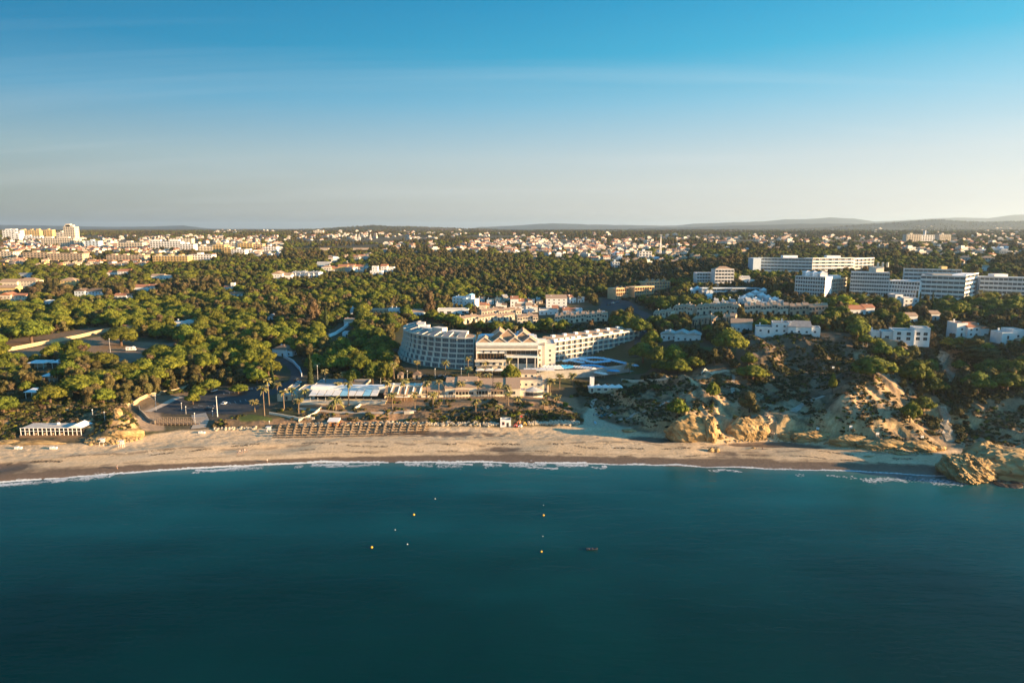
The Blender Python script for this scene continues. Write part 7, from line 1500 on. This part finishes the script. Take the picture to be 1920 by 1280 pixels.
for i in order:
    if not keep[i]: continue
    x, y, r = X[i], Y[i], rad[i]; ok = True; cx, cy = int(x//10), int(y//10)
    for a in (-1, 0, 1):
        for b in (-1, 0, 1):
            for j in cell.get((cx+a, cy+b), ()):
                if (X[j]-x)**2+(Y[j]-y)**2 < (.60*(r+rad[j]))**2: ok = False
    if ok and any((p[0]-x)**2+(p[1]-y)**2 < (p[2]*.8+r*.5)**2 for p in pl): ok = False
    if ok: cell.setdefault((cx, cy), []).append(i); sel.append(i)
sel = np.array(sel); vis = sel[(px[sel] > -15) & (px[sel] < 1935)]
kn = ['pine', 'broad', 'euca', 'rust']; lim = {'pine': 235, 'broad': 285, 'euca': 285, 'rust': 290}; single = set()
for k in range(4):
    c_ = [i for i in vis if kind[i] == k]; c_.sort(key=lambda i: -hg[i]*sc[i]/Y[i]); single |= set(c_[:lim[kn[k]]])
for i in sorted(single, key=lambda i: Y[i]): tree(kn[kind[i]], X[i], Y[i], Z[i], sc[i], rng.uniform(0, 6.28), None, {'pine': 'umbrella pines of the coastal wood', 'broad': 'bushy trees of the coastal wood', 'euca': 'tall loose trees of the coastal wood', 'rust': 'brown trees of the coastal wood'}[kn[kind[i]]])
print('single trees', len(single), 'of', len(sel))
rest_t = np.array([i for i in sel if i not in single], int)
def scatter(name, label, X, Y, Z, s, pid, protos, cat='wood'):
    c = bpy.data.collections.new(name+'_shapes')
    for k, me in enumerate(protos): o = bpy.data.objects.new('shape_%02d' % k, me); c.objects.link(o)
    me = bpy.data.meshes.new(name); me.vertices.add(len(X)); me.vertices.foreach_set('co', np.stack([X, Y, Z], 1).astype(np.float32).ravel())
    for nm, ty, arr in (('sc', 'FLOAT', s), ('rz', 'FLOAT', rng.uniform(0, 6.28, len(X))), ('pid', 'INT', pid)):
        a = me.attributes.new(nm, ty, 'POINT'); a.data.foreach_set('value', np.asarray(arr, np.float32 if ty == 'FLOAT' else np.int32))
    o = link(name, me); tag(o, label, cat, kind='stuff'); g = bpy.data.node_groups.new(name, 'GeometryNodeTree')
    g.interface.new_socket('Geometry', in_out='INPUT', socket_type='NodeSocketGeometry'); g.interface.new_socket('Geometry', in_out='OUTPUT', socket_type='NodeSocketGeometry')
    gi = g.nodes.new('NodeGroupInput'); go = g.nodes.new('NodeGroupOutput'); ip = g.nodes.new('GeometryNodeInstanceOnPoints'); ci = g.nodes.new('GeometryNodeCollectionInfo')
    ci.inputs['Collection'].default_value = c; ci.inputs['Separate Children'].default_value = True; ci.inputs['Reset Children'].default_value = True; ip.inputs['Pick Instance'].default_value = True
    def at_(nm, ty): n = g.nodes.new('GeometryNodeInputNamedAttribute'); n.data_type = ty; n.inputs['Name'].default_value = nm; return n.outputs['Attribute']
    g.links.new(gi.outputs[0], ip.inputs['Points']); g.links.new(ci.outputs[0], ip.inputs['Instance']); g.links.new(at_('pid', 'INT'), ip.inputs['Instance Index']); g.links.new(at_('sc', 'FLOAT'), ip.inputs['Scale'])
    cx = g.nodes.new('ShaderNodeCombineXYZ'); g.links.new(at_('rz', 'FLOAT'), cx.inputs[2]); er = g.nodes.new('FunctionNodeEulerToRotation'); g.links.new(cx.outputs[0], er.inputs[0]); g.links.new(er.outputs[0], ip.inputs['Rotation'])
    g.links.new(ip.outputs[0], go.inputs[0]); md = o.modifiers.new('scatter', 'NODES'); md.node_group = g; return o
def joined(arr, leafm):
    out_ = []
    for v_, f_, tk in arr:
        tv = np.array(tk.v); tf = [(f[0], f[1], f[2]) for f in tk.f]+[(f[0], f[2], f[3]) for f in tk.f if len(f) > 3]; V2 = np.concatenate([v_, tv]); F2 = np.concatenate([f_, np.array(tf)+len(v_)])
        out_.append(npmesh('tree_shape', V2, F2, [leafm, 'bark'], smooth=False, midx=np.r_[np.zeros(len(f_), int), np.ones(len(tf), int)]))
    return out_
SH = joined(PINE[:3], 'pine_leaves')+joined(BROAD[:3], 'olive_leaves')+joined(EUCA[:2], 'olive_leaves')+joined(EUCA[:2], 'rust_leaves')+joined(BROAD[3:5], 'shrub_leaves')
pidof = lambda k, n: np.where(k == 0, rng.integers(0, 3, n), np.where(k == 1, rng.integers(3, 6, n), np.where(k == 2, rng.integers(6, 8, n), rng.integers(8, 10, n))))
scatter('coastal_woodland', 'dense mass of pines and scrub trees filling the coastal wood', X[rest_t], Y[rest_t], Z[rest_t], sc[rest_t], pidof(kind[rest_t], len(rest_t)), SH)
# woodland farther away
def belt(name, label, y0, y1, sp, smin, smax, thr, pine_share):
    X, Y = cand(y0, y1, sp, .86); s_ = rng.uniform(smin, smax, len(X)); spc = fbm(X/90+50, Y/90, 3)+rng.normal(0, .06, len(X)); k = np.where(spc < pine_share, 0, np.where(spc < pine_share+.12, 1, np.where(spc < pine_share+.27, 2, 3)))
    keep, Z, px, pb, pt_ = filt(X, Y, s_*9, s_*4); keep &= (fbm(X/120+7, Y/260, 4)+.05*(rng.random(len(X))-.5)) > thr
    k = np.where(rng.random(len(X)) < .25, 4, k); pid = np.where(k == 4, rng.integers(10, 12, len(X)), pidof(k, len(X))); scatter(name, label, X[keep], Y[keep], Z[keep], s_[keep], pid[keep], SH); print(name, keep.sum())
belt('middle_woodland', 'green and brown wood behind the hotels and villas', 722, 1500, 8.0, .6, 1.3, .20, .53)
belt('far_woodland', 'hazy woodland and groves on the far plain', 1505, 3600, 17.5, .5, 1.15, .42, .44)
belt('skyline_woodland', 'thin tree lines towards the hills', 3620, 7200, 40, .5, .9, .47, .40)
# undergrowth of the woods
def under(name, label, y0, y1, sp, s0, s1):
    X, Y = cand(y0, y1, sp, .84); s_ = rng.uniform(s0, s1, len(X)); Z = H(X, Y); px, pb, dep = proj(X, Y, Z); keep = (pb < 790) & (px > -100) & (px < 2020) & (Z > 6)
    for poly in CLEAR: keep &= ~in_poly(poly, X, Y)
    for b in B: keep &= ~((X > b[4]-2) & (X < b[5]+2) & (Y > b[6]-2) & (Y < b[7]+2))
    keep &= ~(in_poly(bl, X, Y) | in_poly(bl2, X, Y)); scatter(name, label, X[keep], Y[keep], Z[keep]-.2, s_[keep], rng.choice([0, 1, 2, 3, 4, 5], len(X))[keep], SB, 'undergrowth'); print(name, keep.sum())
# scrub on the bluffs, dunes and gardens
def bush(seed, n=6, leaf=.16, t=60):
    g = random.Random(seed); L = [(g.uniform(-.6,.6), g.uniform(-.6,.6), g.uniform(.15,.6), g.uniform(.35,.7), g.uniform(.35,.7), g.uniform(.3,.55)) for _ in range(n)]; return crown(seed+90, L, leaf, t, .85, .4, 1)
SB = [npmesh('bush_shape', *bush(i), [m_], smooth=False) for i, m_ in enumerate(['shrub_leaves', 'shrub_leaves', 'olive_leaves', 'dry_leaves', 'pine_leaves', 'shrub_leaves', 'dry_leaves'])]
under('near_undergrowth', 'dark bushes filling the gaps between the trees of the coastal wood', 400, 760, 4.6, 1.1, 2.8)
under('middle_undergrowth', 'low bushes between the trees and houses farther back', 760, 1600, 8.5, 1.6, 4.2)
def scrub(name, label, poly, sp, smin, smax, thr, shapes=(0, 7), nsc=7.0, nopath=True):
    P2 = poly_w(poly) if poly else None; xs = [p[0] for p in P2]; ys = [p[1] for p in P2]; gx_, gy_ = np.meshgrid(np.arange(min(xs), max(xs), sp), np.arange(min(ys), max(ys), sp)); X = (gx_+rng.uniform(-.5, .5, gx_.shape)*sp).ravel(); Y = (gy_+rng.uniform(-.5, .5, gx_.shape)*sp).ravel()
    keep = in_poly(P2, X, Y) & (fbm(X/nsc, Y/(nsc*1.4), 3) > thr)
    for b in B: keep &= ~((X > b[4]-.6) & (X < b[5]+.6) & (Y > b[6]-.6) & (Y < b[7]+.6))
    for pth in PATHS: keep &= ~in_poly(pth, X, Y)
    X, Y = X[keep], Y[keep]; Z = H(X, Y); k = Z > 2.7; X, Y, Z = X[k], Y[k], Z[k]; scatter(name, label, X, Y, Z-.1, rng.uniform(smin, smax, len(X))*(.6+.8*fbm(X/3, Y/3, 2)), rng.integers(*shapes, len(X)), SB, 'scrub'); print(name, len(X))
PATHS = [poly_w([(1754,668),(1764,654),(1784,662),(1804,714),(1792,722),(1766,694)]), poly_w([(1755,758),(1780,758),(1796,836),(1766,836)]), poly_w([(282,772),(340,744),(505,720),(552,720),(530,737),(488,748),(486,768),(445,779),(330,779)]), poly_w([(262,770),(285,757),(300,775),(310,808),(268,808),(250,790)]), poly_w([(1094,802),(1098,772),(1108,764),(1118,768),(1126,786),(1185,803),(1180,810)]), poly_w([(1285,648),(1380,650),(1380,668),(1330,668),(1285,660)]), poly_w([(445,782),(470,776),(510,783),(510,790),(450,790)]), PT, P2,
         poly_w([(1350,745),(1400,748),(1382,775),(1362,824),(1350,824),(1340,775)])]
scrub('bluff_scrub', 'dark low scrub patching the clay bluffs', [(1130,725),(1230,705),(1400,690),(1400,632),(1600,634),(1750,644),(1925,644),(1925,838),(1830,838),(1740,842),(1560,822),(1330,818),(1180,798),(1130,765)], 1.5, .35, 1.15, .49, (0, 7), 5.5)
scrub('ravine_thicket', 'dense dark thicket in the ravine and bowl', [(1640,650),(1800,640),(1925,650),(1925,740),(1820,760),(1800,830),(1740,810),(1700,720),(1640,690)], 2.4, .9, 2.1, .40, (0, 3), 14)
scrub('valley_thicket', 'dense dark thicket below the hotel gardens', [(1080,712),(1180,705),(1250,700),(1235,725),(1180,745),(1085,738)], 2.2, .9, 1.9, .34, (0, 3), 14)
scrub('bowl_scrub', 'dark bushes in the eroded bowl', [(1470,655),(1600,650),(1600,700),(1540,745),(1440,735),(1400,715),(1420,690)], 2.1, .5, 1.6, .47, (0, 3), 10)
scrub('garden_scrub', 'bushes and hedges of the terraced restaurant gardens', [(400,800),(410,786),(500,770),(560,762),(700,758),(860,754),(1050,752),(1085,770),(1092,790),(640,794)], 1.6, .45, 1.1, .54, (0, 7), 5)
scrub('beach_edge_scrub', 'thick brown green bushes along the top of the beach', [(395,802),(400,794),(640,785),(800,782),(1090,778),(1095,791),(930,795),(560,797)], 1.3, .6, 1.35, .36, (0, 7), 5)
scrub('headland_scrub', 'low bushes on the left headland', [(-20,800),(0,768),(180,765),(238,766),(262,800),(240,812),(150,822),(-20,832)], 1.35, .5, 1.5, .34, (0, 7), 8)
scrub('wood_floor_scrub', 'undergrowth between the left pines and the car park', [(-40,768),(0,700),(120,695),(200,700),(330,692),(480,690),(520,700),(400,725),(260,745),(230,765),(150,770)], 2.4, .9, 2.2, .42, (0, 7), 9)
scrub('hotel_slope_scrub', 'dark slope planting below the curved hotel wing', [(600,715),(640,690),(700,668),(745,660),(760,700),(860,706),(860,712),(740,722)], 2.6, .7, 1.7, .36, (0, 3), 9)
scrub('boat_dune_scrub', 'low scrub around the stored boats', [(1090,765),(1100,742),(1180,745),(1235,760),(1230,800),(1185,800),(1125,785),(1115,765)], 1.7, .3, .8, .5, (0, 7), 6)
# clipped bushes one can count
_su = {}
for i, (px, py, w) in enumerate([(843,762,10),(868,766,9),(854,770,7),(800,752,12),(812,752,12),(826,752,11),(838,752,11),(850,752,12),(880,750,10),(910,750,10),(925,750,11),(700,755,9),(712,755,12),(722,755,9),(738,755,9),(749,755,9),(690,778,16),(700,782,14),(617,766,12),(578,768,10),(566,772,9),(590,780,12),(576,784,8),(530,770,10),(545,768,9),(684,768,9),(1058,760,16),(1066,780,14),(800,764,9),(785,768,8),(1080,742,13),(1090,738,12),(1070,744,10),(980,774,12),(1000,778,12),(960,780,11),(640,770,9),(650,776,8)]):
    X_, Y_, Z_ = G(px, py); s_ = w*Y_/FPX/2.2; o = link('round_bush', SB[[0, 2, 4][i % 3]], None, (X_, Y_, Z_-.1), (0, 0, i)); o.scale = (s_,)*3
    d, ph, k = where(X_, Y_, LAND, 'bush', _su); tag(o, f'rounded garden bush, {ordw(k)} nearest {d} the {ph}', 'bush', 'rounded bushes of the restaurant garden')
